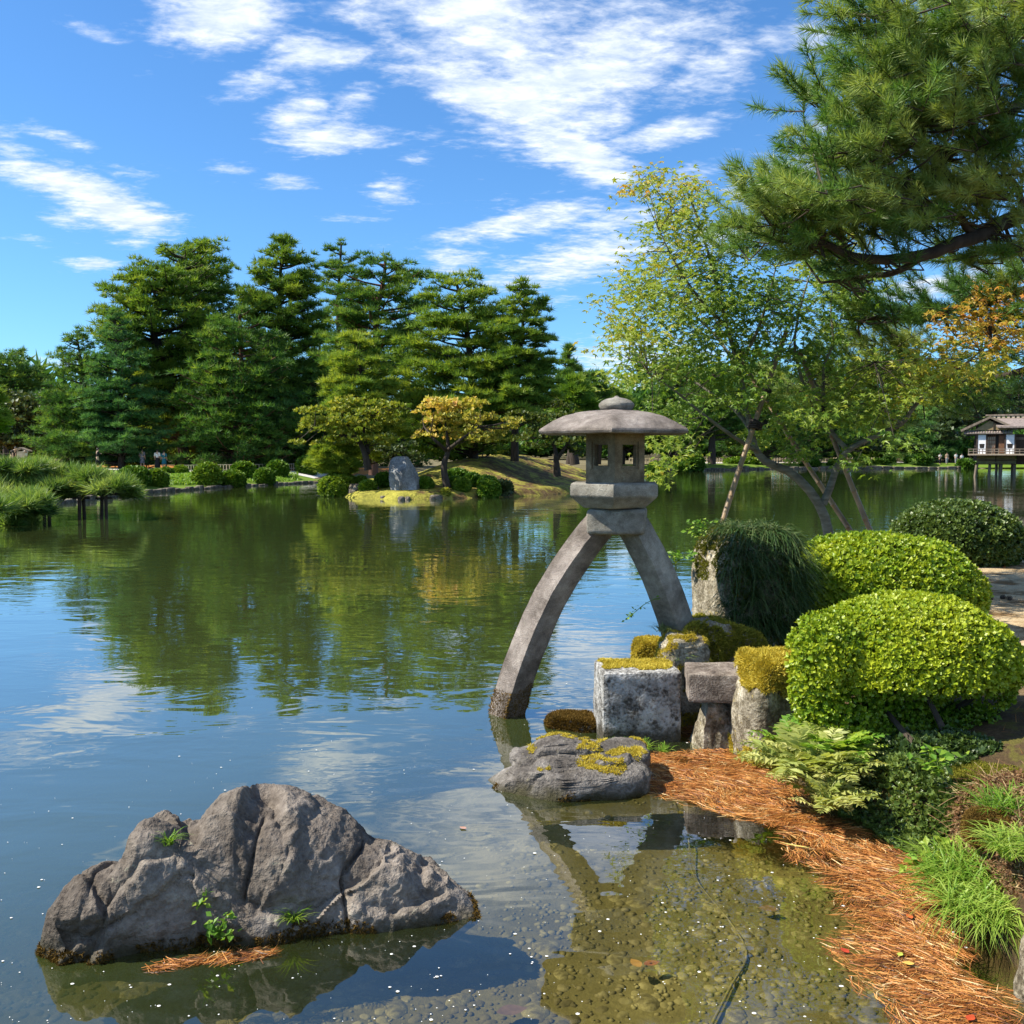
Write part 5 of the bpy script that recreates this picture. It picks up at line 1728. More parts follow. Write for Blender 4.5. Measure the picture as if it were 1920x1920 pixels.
def ground_cover(name, label, pts, mat, n, leaf, seed, tint, thick=.10, cat='ground cover', twigs=0, tpl=None, up=.5):
    """low leafy growth over an area of the bank; pts is its outline in photograph pixels on the bank"""
    r = np.random.RandomState(seed)
    poly = np.array([nb(*p)[:2] if len(p) == 2 else nb(p[0], p[1], p[2])[:2] for p in pts])
    lo, hi = poly.min(0) - .05, poly.max(0) + .05
    Q = lo + (hi - lo) * r.rand(n * 4, 2)
    s = sd_poly(Q, poly)
    Q, s = Q[s > -.02][:n], s[s > -.02][:n]
    z = h_near(Q)
    lump = thick * sst(s, -.03, .20) * (.65 + .6 * fbm(np.column_stack([Q, 0 * z]), 5, 2))
    P = np.column_stack([Q, np.maximum(z, 0) + lump * (.35 + .65 * r.rand(len(Q)) ** .4)])
    D = np.column_stack([.6 * r.randn(len(Q)), .6 * r.randn(len(Q)) - .25, np.full(len(Q), up * 2)])
    b = Buf()
    t = np.clip(tint + .18 * r.randn(len(Q)) + .25 * fbm(P, 4, 2), 0, 1)
    b.scatter(tpl or ROS[0], P, frames(D, r.rand(len(Q)) * 6.28), leaf * (.6 + .8 * r.rand(len(Q))), t)
    o = b.build(name, MAT[mat], kind='stuff')
    if twigs:
        tb = Buf()
        k = r.randint(0, len(P), twigs)
        d = nrm(np.column_stack([r.randn(twigs), r.randn(twigs), .35 * r.randn(twigs) + .25]))
        l = .05 + .10 * r.rand(twigs)
        for q in range(twigs):
            p = P[k[q]] + [0, 0, .012]
            tb.tube([p, p + d[q] * l[q] * .5 + [0, 0, .006], p + d[q] * l[q]], .0016, 3, cap=False, tint=r.rand())
        tb.build('dry_twigs', MAT['dry'], parent=o)
    return tag(o, label, cat)


ground_cover('ground_cover_shrub', 'low small leaved green shrub creeping over the bank below the front bush',
             [(1590, 1440), (1680, 1425), (1770, 1440), (1785, 1500), (1760, 1560), (1700, 1560), (1620, 1540), (1580, 1490)], 'azalea_dark', 3000, .026, 110, .55, .13)
ground_cover('dry_shrub', 'brown dry twiggy shrub on the bank at the right edge',
             [(1790, 1500), (1850, 1470), (1990, 1480), (2030, 1600), (1960, 1690), (1840, 1665), (1775, 1600)], 'dry', 5000, .016, 111, .5, .20, twigs=1100, up=.2)
ground_cover('dark_ivy', 'dark shaded leaves on the ground under the front bush',
             [(1480, 1390), (1600, 1380), (1800, 1375), (1870, 1400), (1780, 1440), (1560, 1450)], 'azalea_dark', 2600, .032, 112, .2, .12)
ground_cover('bank_moss', 'olive moss along the top of the bank between bush and dry shrub',
             [(1640, 1430), (1800, 1420), (1900, 1440), (1960, 1480), (1800, 1520), (1700, 1500)], 'moss_green', 7000, .012, 113, .45, .03, cat='moss', tpl=MOSS_T)
ground_cover('bank_moss', 'dark moss strip in the shade between the tall rock and the wide bush',
             [(1330, 1235), (1420, 1200), (1500, 1200), (1540, 1240), (1460, 1260), (1380, 1260)], 'moss_green', 6000, .02, 114, .4, .05, cat='moss', tpl=MOSS_T)
ground_cover('needle_litter_ground', 'brown fallen needles scattered over the sandy bank', [(1830, 1060), (1990, 1050), (2150, 1300), (2150, 1500), (1900, 1480), (1860, 1350)], 'needle_litter', 3500, .05, 115, .25, .01, cat='needle litter',
             tpl=(np.array([[-.02, 0, 0], [.02, 0, 0], [0, 1, .05]]), np.array([[0, 1, 2]])), up=.02)

grass('grass_clump', 'arching bright grass clump nearest the needle mat at lower right', gx(1815, 1680, 4.75) + [0, 0, .05], .18, 620, .38, .008, 120, tint=.66, spread=.9, droop=.6, cat='grass clump', lean=(-.15, -.15, 0))
grass('grass_clump', 'pale grass clump drooping to the water at lower right', gx(1840, 1770, 4.42) + [0, 0, .07], .15, 620, .32, .007, 121, tint=.78, spread=1.0, droop=.75, cat='grass clump', lean=(-.1, -.3, 0))
grass('grass_clump', 'vivid light green grass clump at the right edge above the pale stone', gx(1912, 1750, 4.4) + [0, 0, .12], .13, 560, .26, .007, 122, tint=.85, spread=.9, droop=.6, cat='grass clump')
grass('grass_clump', 'darker grass behind the brown moss mound at the right edge', gx(1905, 1660, 4.85) + [0, 0, .06], .16, 360, .28, .007, 123, tint=.5, spread=.8, droop=.5, cat='grass clump')
weed('leafy_weed', 'small light green seedling at the tip of the needle bay', gx(1735, 1680, 4.85) + [0, 0, .05], 30, .055, 124, 'fern_green', rad=.06, tint=.75, height=.12)
weed('leafy_weed', 'fresh whorled leaves sticking out of the bank above the needles', gx(1745, 1520, 5.55) + [0, -.08, .12], 46, .06, 125, 'fern_green', rad=.06, tint=.6, height=.12)
weed('leafy_weed', 'yellowish seedling low on the bank by the dry shrub', gx(1755, 1580, 5.3) + [0, -.1, .04], 18, .06, 126, 'fern_green', rad=.05, tint=.9, height=.06)
bm_c = gx(1858, 1680, 4.8) + [0, 0, .13]
V, F = make_rock(bm_c, (.26, .22, .18), 52, 0, .8, .1, 0, 4)
o = Buf().add(V, F).build('moss_hummock', MAT['moss_brown'], smooth=True, loc=bm_c)
tag(o, 'brown moss hummock between the grass clumps at lower right', 'moss')
P, N = surf_points(V, F, 9000, 53, lambda P, N: N[:, 2] > -.3)
moss_cover('moss', MAT['moss_brown'], o, P, N, .022, .55, 54)

# ------------------------------------------------------------------ floating pine needles, leaves and specks
def needle_mat(name, label, poly_px, n, seed, L=.115, flow=None, parent=None, frag=1.0):
    r = np.random.RandomState(seed)
    poly = np.array([on(*p)[:2] for p in poly_px])
    lo, hi = poly.min(0) - .1, poly.max(0) + .1
    Q = lo + (hi - lo) * r.rand(n * 7, 2)
    s = sd_poly(Q, poly)
    P3 = np.column_stack([Q, 0 * s])
    edge = .17 * frag * fbm(P3, 3.6, 4)
    hole = fbm(P3 + 40, 2.1, 3)
    k = (s + edge > 0) & ((hole > -.30) | (r.rand(len(s)) < .22)) & (r.rand(len(s)) < .16 + .84 * sst(s + .6 * edge, 0, .22 * frag))
    Q, P3, s = Q[k][:n], P3[k][:n], s[k][:n]
    n = len(Q)
    ang = 3.4 * fbm(P3 + 7, 2.0, 2) + .40 * r.randn(n) + (flow if flow is not None else 0)
    rand = r.rand(n) < .16
    ang[rand] = r.rand(rand.sum()) * 6.28
    l = L * (.6 + .6 * r.rand(n))
    D = np.column_stack([np.cos(ang), np.sin(ang), .05 * r.randn(n)])
    S = np.column_stack([-np.sin(ang), np.cos(ang), 0 * ang])
    bend = (.10 * r.randn(n) * l)[:, None] * S
    z = .003 + .012 * r.rand(n) * sst(s, -.02, .10)
    C = np.column_stack([Q, z])
    w = .0018
    tilt = np.column_stack([0 * ang, 0 * ang, .5 * w * r.randn(n)])
    sd = S * w + tilt
    a0, a1, a2 = C - D * l[:, None] / 2, C + bend, C + D * l[:, None] / 2
    V = np.stack([a0 - sd * .6, a0 + sd * .6, a1 - sd, a1 + sd, a2], 1)
    F4 = (np.array([[0, 1, 3, 2]])[None] + (np.arange(n) * 5)[:, None, None]).reshape(-1, 4)
    F3 = (np.array([[2, 3, 4]])[None] + (np.arange(n) * 5)[:, None, None]).reshape(-1, 3)
    b = Buf()
    t = np.repeat(np.clip(.45 + .20 * fbm(P3 + 3, 4, 2) + .28 * r.randn(n), 0, 1), 5)
    b.add(V.reshape(-1, 3), F4, 0, t)
    b.F3.append(F3)
    b.m3.append(np.zeros(len(F3), np.int32))
    o = b.build(name, MAT['needle_litter'], kind='stuff')
    return tag(o, label, 'pine needles')


needle_mat('pine_needle_mat', 'orange mat of fallen pine needles floating along the right bank',
           [(1205, 1415), (1290, 1405), (1380, 1400), (1440, 1440), (1500, 1480), (1580, 1545), (1660, 1580), (1760, 1610), (1800, 1690), (1830, 1800), (1900, 1880), (1960, 1960), (1960, 2050), (1700, 2000), (1650, 1900), (1610, 1850), (1560, 1790), (1600, 1745), (1560, 1700), (1540, 1660), (1500, 1620), (1440, 1560), (1330, 1520), (1215, 1490)],
           21000, 130, flow=-.55)
needle_mat('pine_needle_mat', 'thin line of orange needles in the dark channel behind the stone block',
           [(1275, 1315), (1300, 1320), (1330, 1370), (1390, 1400), (1380, 1420), (1290, 1390), (1270, 1370)], 900, 131, flow=-.8, frag=.2)
needle_mat('pine_needle_mat', 'small orange raft of pine needles floating in front of the boulder',
           [(262, 1830), (300, 1806), (380, 1792), (460, 1780), (520, 1778), (515, 1795), (440, 1805), (360, 1812), (290, 1826)], 420, 132, flow=.2, L=.12, frag=.12)
# white flecks on the water
r = np.random.RandomState(140)
b = Buf()
for q in range(560):
    px, py = r.rand() * 1920, 1260 + 660 * r.rand() ** .8
    p = on(px, py)
    if sd_poly(p[None], LAND)[0] > -.05:
        continue
    s = .0018 + .0062 * r.rand() ** 4
    a = np.linspace(0, 2 * np.pi, 7)[:-1] + r.rand()
    V = np.column_stack([np.cos(a) * s * (1 + .4 * r.rand()), np.sin(a) * s, 0 * a + .0035]) + [p[0], p[1], 0]
    b.add(np.vstack([V, [p[0], p[1], .0055]]), [[i, (i + 1) % 6, 6] for i in range(6)])
m, t = new_mat('white_fleck')
finish(t, t.n('BsdfPrincipled', {'Base Color': (.72, .72, .68, 1), 'Roughness': .6}))
o = b.build('floating_flecks', m, kind='stuff')
tag(o, 'tiny white flecks drifting on the pond surface', 'flecks')


def fallen_leaf(label, px, py, L, col, z=.005, seed=0, group=None, rotd=None, wid=.30):
    r = np.random.RandomState(seed)
    m, t = new_mat('fallen_leaf')
    co = t.n('TexCoord').outputs['Object']
    c = t.ramp(t.noise(co, 30, 4), [(.3, tuple(v * .6 for v in col)), (.7, col)])
    finish(t, t.n('BsdfPrincipled', {'Base Color': c, 'Roughness': .5}))
    c = on(px, py, z)
    n = 9
    tt = np.linspace(0, 1, n)
    w = wid * np.sin(np.pi * tt ** .85) + .01
    V = []
    for i in range(n):
        V += [[-w[i], tt[i] - .5, .10 * abs(w[i]) + .07 * (tt[i] - .5) ** 2], [0, tt[i] - .5, .07 * (tt[i] - .5) ** 2 - .0], [w[i], tt[i] - .5, .14 * abs(w[i]) + .07 * (tt[i] - .5) ** 2]]
    V = np.array(V) * L
    F = [[3 * i + j, 3 * i + j + 1, 3 * i + 4 + j, 3 * i + 3 + j] for i in range(n - 1) for j in (0, 1)]
    a = r.rand() * 6.28 if rotd is None else R(rotd)
    o = Buf().add(V @ rotz(a).T + c, F).build('fallen_leaf', m, smooth=True, loc=c)
    return tag(o, label, 'leaf', group)


fallen_leaf('ochre sunken leaf on the pebbles left of its reddish twin', 1192, 1806, .085, (.42, .22, .05), -.20, 1, rotd=25)
fallen_leaf('reddish brown sunken leaf lying beside the ochre one', 1222, 1806, .085, (.30, .10, .04), -.22, 2, rotd=-70)
fallen_leaf('brown sunken leaf right of the sky reflection', 1440, 1704, .11, (.20, .12, .05), -.24, 3, rotd=80)
fallen_leaf('dark brown sunken leaf at the bottom edge below the boulder gap', 960, 1895, .14, (.16, .09, .05), -.24, 4, rotd=-75)
fallen_leaf('yellow leaf lying on the orange needle mat', 1703, 1806, .05, (.72, .45, .10), .022, 5)
fallen_leaf('pale green leaf on the orange needle mat', 1688, 1789, .04, (.45, .50, .08), .022, 6)
fallen_leaf('red leaf at the left tip of the lower needle mat', 1584, 1782, .05, (.45, .05, .02), .020, 7)
fallen_leaf('red leaf on the needle mat near the bottom edge', 1820, 1908, .055, (.50, .07, .02), .022, 8)
fallen_leaf('orange red leaf on the middle of the needle mat', 1705, 1718, .05, (.50, .11, .03), .022, 9)
fallen_leaf('dark red leaf among the needles by the inner bank', 1755, 1600, .06, (.34, .04, .02), .020, 10)
fallen_leaf('yellow leaf on the needle mat below the pale fern', 1395, 1412, .045, (.60, .30, .06), .020, 11)
fallen_leaf('pinkish curled leaf floating right of the boulder', 868, 1552, .05, (.50, .28, .20), .006, 12)
fallen_leaf('yellow blade of grass lying across the needle mat', 1490, 1585, .16, (.62, .50, .14), .024, 13, rotd=62, wid=.04)
# sunken branch
b = Buf()
cc = spline([on(1265, 1500, -.27), on(1290, 1570, -.28), on(1300, 1640, -.28), on(1370, 1730, -.28), on(1400, 1790, -.28), on(1370, 1850, -.28), on(1330, 1930, -.28)], 30)
b.tube(cc, np.linspace(.003, .008, 30), 6)
o = b.build('sunken_branch', MAT['pebble'], smooth=True, loc=cc[0])
tag(o, 'long thin branch lying under water on the pebbles', 'branch')
# pine cones on the sand
def pine_cone(label, px, py, seed):
    c = nb(px, py)
    r = np.random.RandomState(seed)
    b = Buf()
    D = nrm(np.array([[r.randn(), r.randn(), .3]]))
    Fm = frames(D, np.zeros(1))[0]
    V, F = ico(2)
    b.add((V * [.022, .022, .034]) @ Fm.T + c + [0, 0, .022], F)
    for k in range(60):
        z = -.9 + 1.8 * k / 60
        a = k * 2.399
        rr = math.sqrt(max(.05, 1 - z * z))
        p = np.array([math.cos(a) * rr * .024, math.sin(a) * rr * .024, z * .034])
        d = nrm(np.array([[math.cos(a) * rr, math.sin(a) * rr, .6]]))
        b.scatter((LEAF4[0] * [1, .9, 1], LEAF4[1]), [p @ Fm.T + c + [0, 0, .022]], (Fm @ frames(d, np.array([a]))[0])[None] @ np.array([[[1, 0, 0], [0, 0, -1], [0, 1, 0]]]), .016, .4)
    o = b.build('pine_cone', MAT['bark_dark'], loc=c)
    tag(o, label, 'pine cone', 'pine cones on the sand')
pine_cone('dark pine cone on the sand farthest left of the four', 1846, 1113, 1)
pine_cone('dark pine cone lowest on the sand beside the wide bush', 1857, 1125, 2)
pine_cone('dark pine cone in the middle of the right pair on the sand', 1880, 1124, 3)
pine_cone('dark pine cone farthest right on the sand', 1893, 1126, 4)

# ------------------------------------------------------------------ the near maple with its bamboo props
def near_maple():
    r = np.random.RandomState(200)
    Y0 = 12.0
    base = np.array([at(1552, 1000, Y0)[0], Y0, .40])
    root = thing('maple_tree', base, 'near green maple leaning over the pond, its right tips turning orange', 'tree')
    tb, fb = Buf(), Buf()
    P = lambda a, b, y=Y0: at(a, b, y)
    stems = [
        ([base - [0, 0, .2], P(1555, 1040), P(1548, 975), P(1522, 925), P(1482, 886), P(1440, 868), P(1418, 845), P(1408, 805), P(1398, 755), P(1385, 690), P(1362, 610), P(1340, 520), P(1315, 430), P(1285, 350)], .070, .010),
        ([P(1543, 945), P(1556, 915), P(1568, 880), P(1590, 845, 11.9), P(1640, 818, 11.8), P(1690, 795, 11.6), P(1712, 765, 11.5), P(1745, 730, 11.4), P(1800, 690, 11.3), P(1860, 640, 11.2)], .05, .010),
        ([P(1408, 805), P(1380, 770, 12.2), P(1345, 745, 12.4), P(1300, 715, 12.6), P(1240, 690, 12.7), P(1180, 675, 12.8)], .032, .007),
        ([P(1425, 850), P(1370, 815, 11.7), P(1310, 770, 11.5), P(1262, 730, 11.4), P(1215, 700, 11.3)], .028, .006),
        ([P(1395, 745), P(1385, 700, 12.4), P(1350, 640, 12.8), P(1300, 590, 13.0), P(1230, 540, 13.1)], .03, .006),
        ([P(1385, 690), P(1420, 620, 11.6), P(1440, 560, 11.4), P(1455, 500, 11.3)], .025, .006),
        ([P(1540, 805, 12.2), P(1520, 760, 12.1), P(1500, 700, 12.0), P(1490, 640, 12.0), P(1505, 560, 12.0), P(1530, 480, 12.0)], .03, .006),
        ([P(1545, 775, 12.1), P(1545, 690, 11.8), P(1562, 640, 11.7), P(1558, 570, 11.7), P(1575, 490, 11.6)], .022, .005),
        ([P(1590, 845, 11.9), P(1560, 810, 12.0), P(1545, 775, 12.1)], .03, .02),
        ([P(1545, 775, 12.1), P(1530, 720, 12.2), P(1480, 660, 12.4), P(1400, 680, 12.5)], .018, .005),
        ([P(1690, 795, 11.6), P(1660, 770, 11.4), P(1655, 720, 11.3), P(1640, 680, 11.2)], .018, .005),
        ([P(1362, 610), P(1320, 570, 11.5), P(1270, 500, 11.2), P(1235, 430, 11.2)], .02, .005),
        ([P(1315, 430), P(1250, 380, 12.2), P(1210, 330, 12.2)], .008, .003),
        ([P(1340, 520), P(1355, 440, 12.3), P(1345, 380, 12.4)], .012, .003),
    ]
    cs = []
    for pts, r0, r1 in stems:
        c = spline(pts, 26)
        tb.tube(c, np.linspace(r0, r1, 26), 8)
        cs.append(c)
    allp = np.vstack(cs)
    clusters = [(1275, 345, 45, 30, .56), (1215, 330, 14, 14, .5), (1190, 352, 10, 8, .6), (1255, 400, 50, 40, .48), (1315, 390, 40, 50, .42), (1245, 455, 55, 40, .42), (1310, 470, 60, 50, .42), (1205, 520, 50, 40, .46), (1275, 540, 70, 50, .4), (1345, 550, 60, 60, .3),
                (1170, 570, 40, 40, .5), (1220, 600, 70, 40, .42), (1300, 620, 80, 50, .3), (1160, 640, 28, 40, .5), (1215, 670, 60, 40, .38), (1290, 690, 70, 40, .28), (1170, 700, 26, 16, .42), (1360, 650, 60, 50, .25), (1390, 560, 40, 60, .25),
                (1430, 600, 55, 50, .22), (1440, 520, 45, 50, .25), (1480, 560, 60, 50, .22), (1530, 480, 50, 40, .42), (1580, 460, 34, 28, .55), (1560, 530, 60, 45, .35), (1500, 620, 70, 45, .22), (1580, 590, 45, 40, .28), (1620, 530, 24, 24, .4), (1440, 670, 60, 40, .22),
                (1530, 680, 60, 36, .24), (1360, 730, 60, 34, .26), (1270, 760, 50, 26, .3), (1260, 800, 34, 24, .32), (1265, 840, 34, 26, .36), (1240, 880, 16, 18, .38), (1440, 750, 50, 34, .3), (1520, 760, 60, 40, .36), (1610, 740, 60, 40, .38), (1560, 800, 50, 26, .3), (1410, 830, 24, 16, .34), (1500, 845, 26, 16, .3), (1470, 805, 30, 20, .3), (1590, 865, 22, 14, .34),
                (1620, 800, 50, 28, .32), (1680, 760, 50, 30, .42), (1700, 700, 50, 34, .45), (1750, 720, 44, 34, .5), (1640, 690, 40, 30, .35), (1760, 660, 44, 30, .58), (1800, 700, 44, 26, .55), (1800, 625, 36, 36, .72), (1850, 660, 48, 34, .62), (1870, 600, 40, 36, .72), (1820, 575, 28, 20, .75), (1900, 555, 30, 30, .78), (1880, 530, 30, 16, .78), (1905, 630, 24, 36, .7), (1845, 545, 14, 16, .78), (1660, 830, 40, 14, .32), (1570, 660, 30, 30, .3), (1405, 465, 20, 16, .3)]
    k = Y0 / FPX
    for cx, cy, rx, ry, tn in clusters:
        w, h = rx * k, ry * k
        nsp = max(5, int(rx * ry / (120 if tn > .34 or cx < 1400 else 165)))
        for q in range(nsp):
            a, u = r.rand() * 6.28, math.sqrt(r.rand())
            yy = Y0 + (-.5 if cx > 1650 else 0) + .75 * r.randn()
            c = at(cx, cy, yy) + [u * math.cos(a) * w, 0, u * math.sin(a) * h]
            j = np.argmin(((allp - c) ** 2).sum(1))
            out = nrm((c - allp[j])[None])[0] * .5 + [.3 * r.randn(), .3 * r.randn(), 0]
            if q % 2 == 0:
                tb.tube([allp[j], .5 * (allp[j] + c) + [0, 0, .03], c], [.006, .004, .002], 4, cap=False, mat=1)
            n = 20
            pr = .20
            t_ = r.rand(n)
            Q = c + out * (t_[:, None] - .5) * .42 + np.column_stack([pr * .6 * r.randn(n), pr * .6 * r.randn(n), .05 * r.randn(n) - .06 * t_])
            D = np.column_stack([.55 * r.randn(n) - .15, .55 * r.randn(n) - .55, np.ones(n)])
            Fm = frames(D, r.rand(n) * 6.28)
            fb.scatter(STAR, Q, Fm, .100 * (.6 + .7 * r.rand(n)), np.clip(tn + .09 + .07 * r.randn(n) + .05 * r.randn(), 0, 1))
    tb.build('trunk', [MAT['bark_maple'], MAT['twig']], root, smooth=True)
    fb.build('leaves', MAT['maple'], root)


near_maple()


def pole(label, p0, p1, rad, ties, seed):
    r = np.random.RandomState(seed)
    p0, p1 = np.asarray(p0, float), np.asarray(p1, float)
    d = nrm((p1 - p0)[None])[0]
    if p0[2] > .42:                                 # carry it down to the ground behind the bush
        p0 = p0 + d * (.40 - p0[2]) / d[2]
    L = np.linalg.norm(p1 - p0)
    root = thing('bamboo_pole', p0, label, 'support pole', 'bamboo poles propping the maple')
    b = Buf()
    nn = int(L / .34)
    s, pts, rr = 0.0, [], []
    off = np.cross(d, [0, 1, 0])
    for i in range(nn + 1):
        t = i / nn
        c = p0 + d * L * t + off * .02 * math.sin(t * 3.1)
        rad_t = rad * (1 - .25 * t)
        for dz, f in ((-.03, 1.0), (-.008, 1.02), (-.003, 1.16), (.003, 1.16), (.008, 1.0)):
            pts.append(c + d * dz)
            rr.append(rad_t * f)
    b.tube(pts, rr, 9)
    b.build('cane', MAT['bamboo'], root, smooth=True)
    for (px, py, y, sz) in ties:
        c = at(px, py, y)
        k = (c - p0) @ d
        c = p0 + d * k
        tb = Buf()
        for q in range(5):
            a = np.linspace(0, 2 * np.pi, 15)
            X = nrm(np.cross(d, [0, 0, 1.0])[None])[0]
            Z = np.cross(d, X)
            tl = (q - 2) * .018
            ring = c + np.outer(np.cos(a), X) * (rad + .012) * sz + np.outer(np.sin(a), Z) * (rad + .012) * sz + np.outer(tl + .012 * np.sin(a + q), d)
            tb.tube(ring, .010 * sz, 5, cap=False)
        tb.build('rope_tie', MAT['rope'], root, smooth=True)


pole('left bamboo pole leaning right to the maple stem', at(1350, 1000, 11.4), at(1474, 622, 11.8), .036, [(1411, 795, 11.6, 1.5), (1436, 735, 11.7, 1.0)], 1)
pole('middle bamboo pole crossing behind the leaning trunk', at(1600, 1000, 12.6), at(1375, 652, 12.9), .036, [(1385, 668, 12.9, 1.8)], 2)
pole('right bamboo pole leaning left into the crown', at(1636, 1000, 12.0), at(1500, 660, 12.1), .036, [(1546, 768, 12.0, 1.7)], 3)


# ------------------------------------------------------------------ the big pine reaching in from the right
SHOOTS = [shoot_tpl(44, .13, .125, .0080, 31), shoot_tpl(40, .10, .13, .0080, 32), shoot_tpl(36, .07, .135, .0080, 33)]


def big_pine():
    r = np.random.RandomState(210)
    base = np.array([7.6, 11.0, .40])
    root = thing('pine_tree', base, 'big near pine whose long needled branches fill the upper right corner', 'tree')
    tb = Buf()
    tc = spline([base - [0, 0, .3], (7.5, 11, 2.5), (7.3, 10.8, 5), (7.2, 10.6, 8), (7.3, 10.4, 11)], 24)
    tb.tube(tc, np.linspace(.36, .12, 24), 12)
    tb.build('trunk', MAT['bark_red'], root, smooth=True)
    lb, fb = Buf(), Buf()
    A = lambda a, b, y: at(a, b, y)
    limbs = [
        ([(7.4, 10.9, 4.6), A(2050, 360, 10.2), A(1920, 402, 9.8), A(1830, 440, 9.6), A(1740, 476, 9.5), A(1640, 485, 9.4), A(1540, 455, 9.3), A(1460, 420, 9.2)], .105, .02),
        ([(7.3, 10.8, 5.6), A(2050, 180, 9.9), A(1930, 185, 9.6), A(1870, 235, 9.4), A(1800, 275, 9.3), A(1720, 280, 9.2), A(1620, 240, 9.1), A(1520, 180, 9.0)], .09, .015),
        ([(7.3, 10.7, 6.6), A(2060, 20, 9.4), A(1950, 30, 9.2), A(1850, 60, 9.1), A(1760, 60, 9.0), A(1660, 40, 8.9), A(1580, 25, 8.9)], .08, .015),
        ([A(1870, 235, 9.4), A(1840, 170, 9.2), A(1850, 90, 9.0), A(1840, 0, 8.9), A(1850, -80, 8.8)], .05, .015),
        ([A(1740, 476, 9.5), A(1680, 510, 9.7), A(1600, 520, 9.9), A(1540, 530, 10)], .04, .012),
        ([(7.4, 10.9, 3.6), A(2050, 520, 11.4), A(1920, 545, 11.4), A(1830, 570, 11.5), A(1740, 590, 11.6), A(1660, 598, 11.7), A(1580, 592, 11.7)], .08, .015),
        ([A(1800, 275, 9.3), A(1740, 320, 9.1), A(1660, 330, 9.0), A(1580, 300, 9.0), A(1530, 290, 8.9)], .04, .012),
        ([A(1720, 280, 9.2), A(1650, 170, 9.0), A(1590, 140, 8.9)], .03, .01),
        ([A(1830, 440, 9.6), A(1760, 390, 9.4), A(1660, 360, 9.3), A(1580, 350, 9.2), A(1520, 345, 9.1)], .04, .012),
        ([A(1920, 402, 9.8), A(1900, 340, 9.6), A(1830, 330, 9.4), A(1780, 350, 9.3)], .04, .012),
        ([(7.5, 11, 2.6), A(2050, 640, 12.0), A(1900, 700, 12.6), A(1780, 720, 13.0), A(1680, 700, 13.2), A(1600, 690, 13.4), A(1540, 700, 13.5)], .06, .012),
    ]
    cs = []
    for pts, r0, r1 in limbs:
        pts = np.array([np.asarray(p, float) for p in pts])
        c = spline(pts, 30)
        c[3:] += .025 * np.column_stack([fbm(c[3:], 1.5, 3), fbm(c[3:] + 9, 1.5, 3), fbm(c[3:] + 5, 1.5, 3)]) * 3
        lb.tube(c, np.linspace(r0, r1, 30), 8)
        cs.append(c)
    allp = np.vstack(cs)
    # cx, cy, rx, ry, depth, number of shoots, tint
    cl = [(1590, 30, 40, 40, 8.9, 50, .4), (1660, 50, 60, 45, 8.9, 80, .45), (1740, 40, 60, 45, 9.0, 90, .45), (1830, 20, 60, 50, 8.9, 100, .5), (1895, 40, 50, 60, 9.0, 110, .5), (1680, 110, 60, 36, 9.0, 70, .35),
          (1760, 120, 60, 45, 9.0, 100, .5), (1850, 120, 60, 50, 9.0, 120, .55), (1905, 150, 30, 60, 9.1, 70, .5), (1525, 170, 42, 22, 9.0, 34, .35), (1590, 175, 40, 34, 9.0, 50, .4), (1650, 175, 50, 45, 9.0, 80, .5), (1720, 190, 60, 50, 9.0, 110, .6), (1800, 200, 60, 50, 9.1, 110, .6), (1870, 215, 50, 36, 9.2, 70, .5),
          (1555, 235, 45, 26, 9.0, 46, .35), (1620, 250, 60, 36, 9.0, 90, .45), (1700, 260, 60, 34, 9.1, 90, .5), (1780, 270, 50, 26, 9.2, 50, .35), (1540, 295, 40, 20, 8.9, 34, .4), (1600, 310, 55, 30, 9.0, 80, .5), (1680, 320, 60, 30, 9.1, 80, .45), (1900, 270, 40, 34, 9.4, 50, .3), (1850, 300, 50, 34, 9.4, 60, .3),
          (1415, 380, 26, 16, 9.2, 34, .5), (1450, 412, 44, 26, 9.2, 70, .5), (1480, 385, 40, 24, 9.2, 50, .5), (1510, 365, 34, 20, 9.1, 34, .45), (1510, 420, 50, 36, 9.2, 80, .5), (1580, 390, 60, 40, 9.2, 110, .55), (1660, 385, 60, 38, 9.3, 110, .6), (1740, 370, 60, 40, 9.3, 110, .7), (1820, 360, 60, 40, 9.4, 110, .7), (1890, 350, 50, 45, 9.5, 90, .65),
          (1420, 440, 40, 16, 9.3, 30, .3), (1490, 465, 50, 24, 9.4, 50, .3), (1570, 450, 60, 30, 9.4, 80, .35), (1650, 440, 60, 28, 9.5, 80, .4), (1740, 430, 60, 22, 9.5, 60, .4), (1830, 410, 50, 22, 9.6, 50, .5), (1900, 470, 40, 26, 9.8, 60, .5), (1840, 480, 40, 16, 9.8, 40, .4), (1640, 510, 60, 16, 9.8, 40, .15), (1590, 520, 36, 12, 9.9, 26, .15),
          (1610, 590, 45, 24, 11.7, 60, .12), (1680, 595, 50, 26, 11.7, 70, .10), (1760, 580, 60, 28, 11.6, 80, .10), (1840, 550, 50, 24, 11.5, 80, .12), (1900, 535, 34, 24, 11.4, 60, .12), (1880, 610, 40, 20, 11.6, 40, .08), (1700, 555, 50, 14, 11.7, 26, .15), (1620, 560, 30, 14, 11.7, 20, .15),
          (1590, 650, 30, 30, 13.3, 50, .55), (1640, 650, 36, 30, 13.2, 60, .6), (1690, 640, 34, 26, 13.2, 50, .55), (1560, 700, 45, 30, 13.4, 70, .5), (1630, 720, 50, 34, 13.3, 90, .5), (1690, 700, 50, 36, 13.1, 80, .5), (1560, 750, 40, 20, 13.4, 40, .45), (1740, 740, 50, 30, 13.0, 60, .35), (1810, 745, 50, 30, 12.8, 60, .2), (1880, 730, 50, 40, 12.6, 70, .15), (1740, 790, 40, 16, 13.2, 30, .3), (1480, 720, 30, 24, 13.6, 40, .6)]
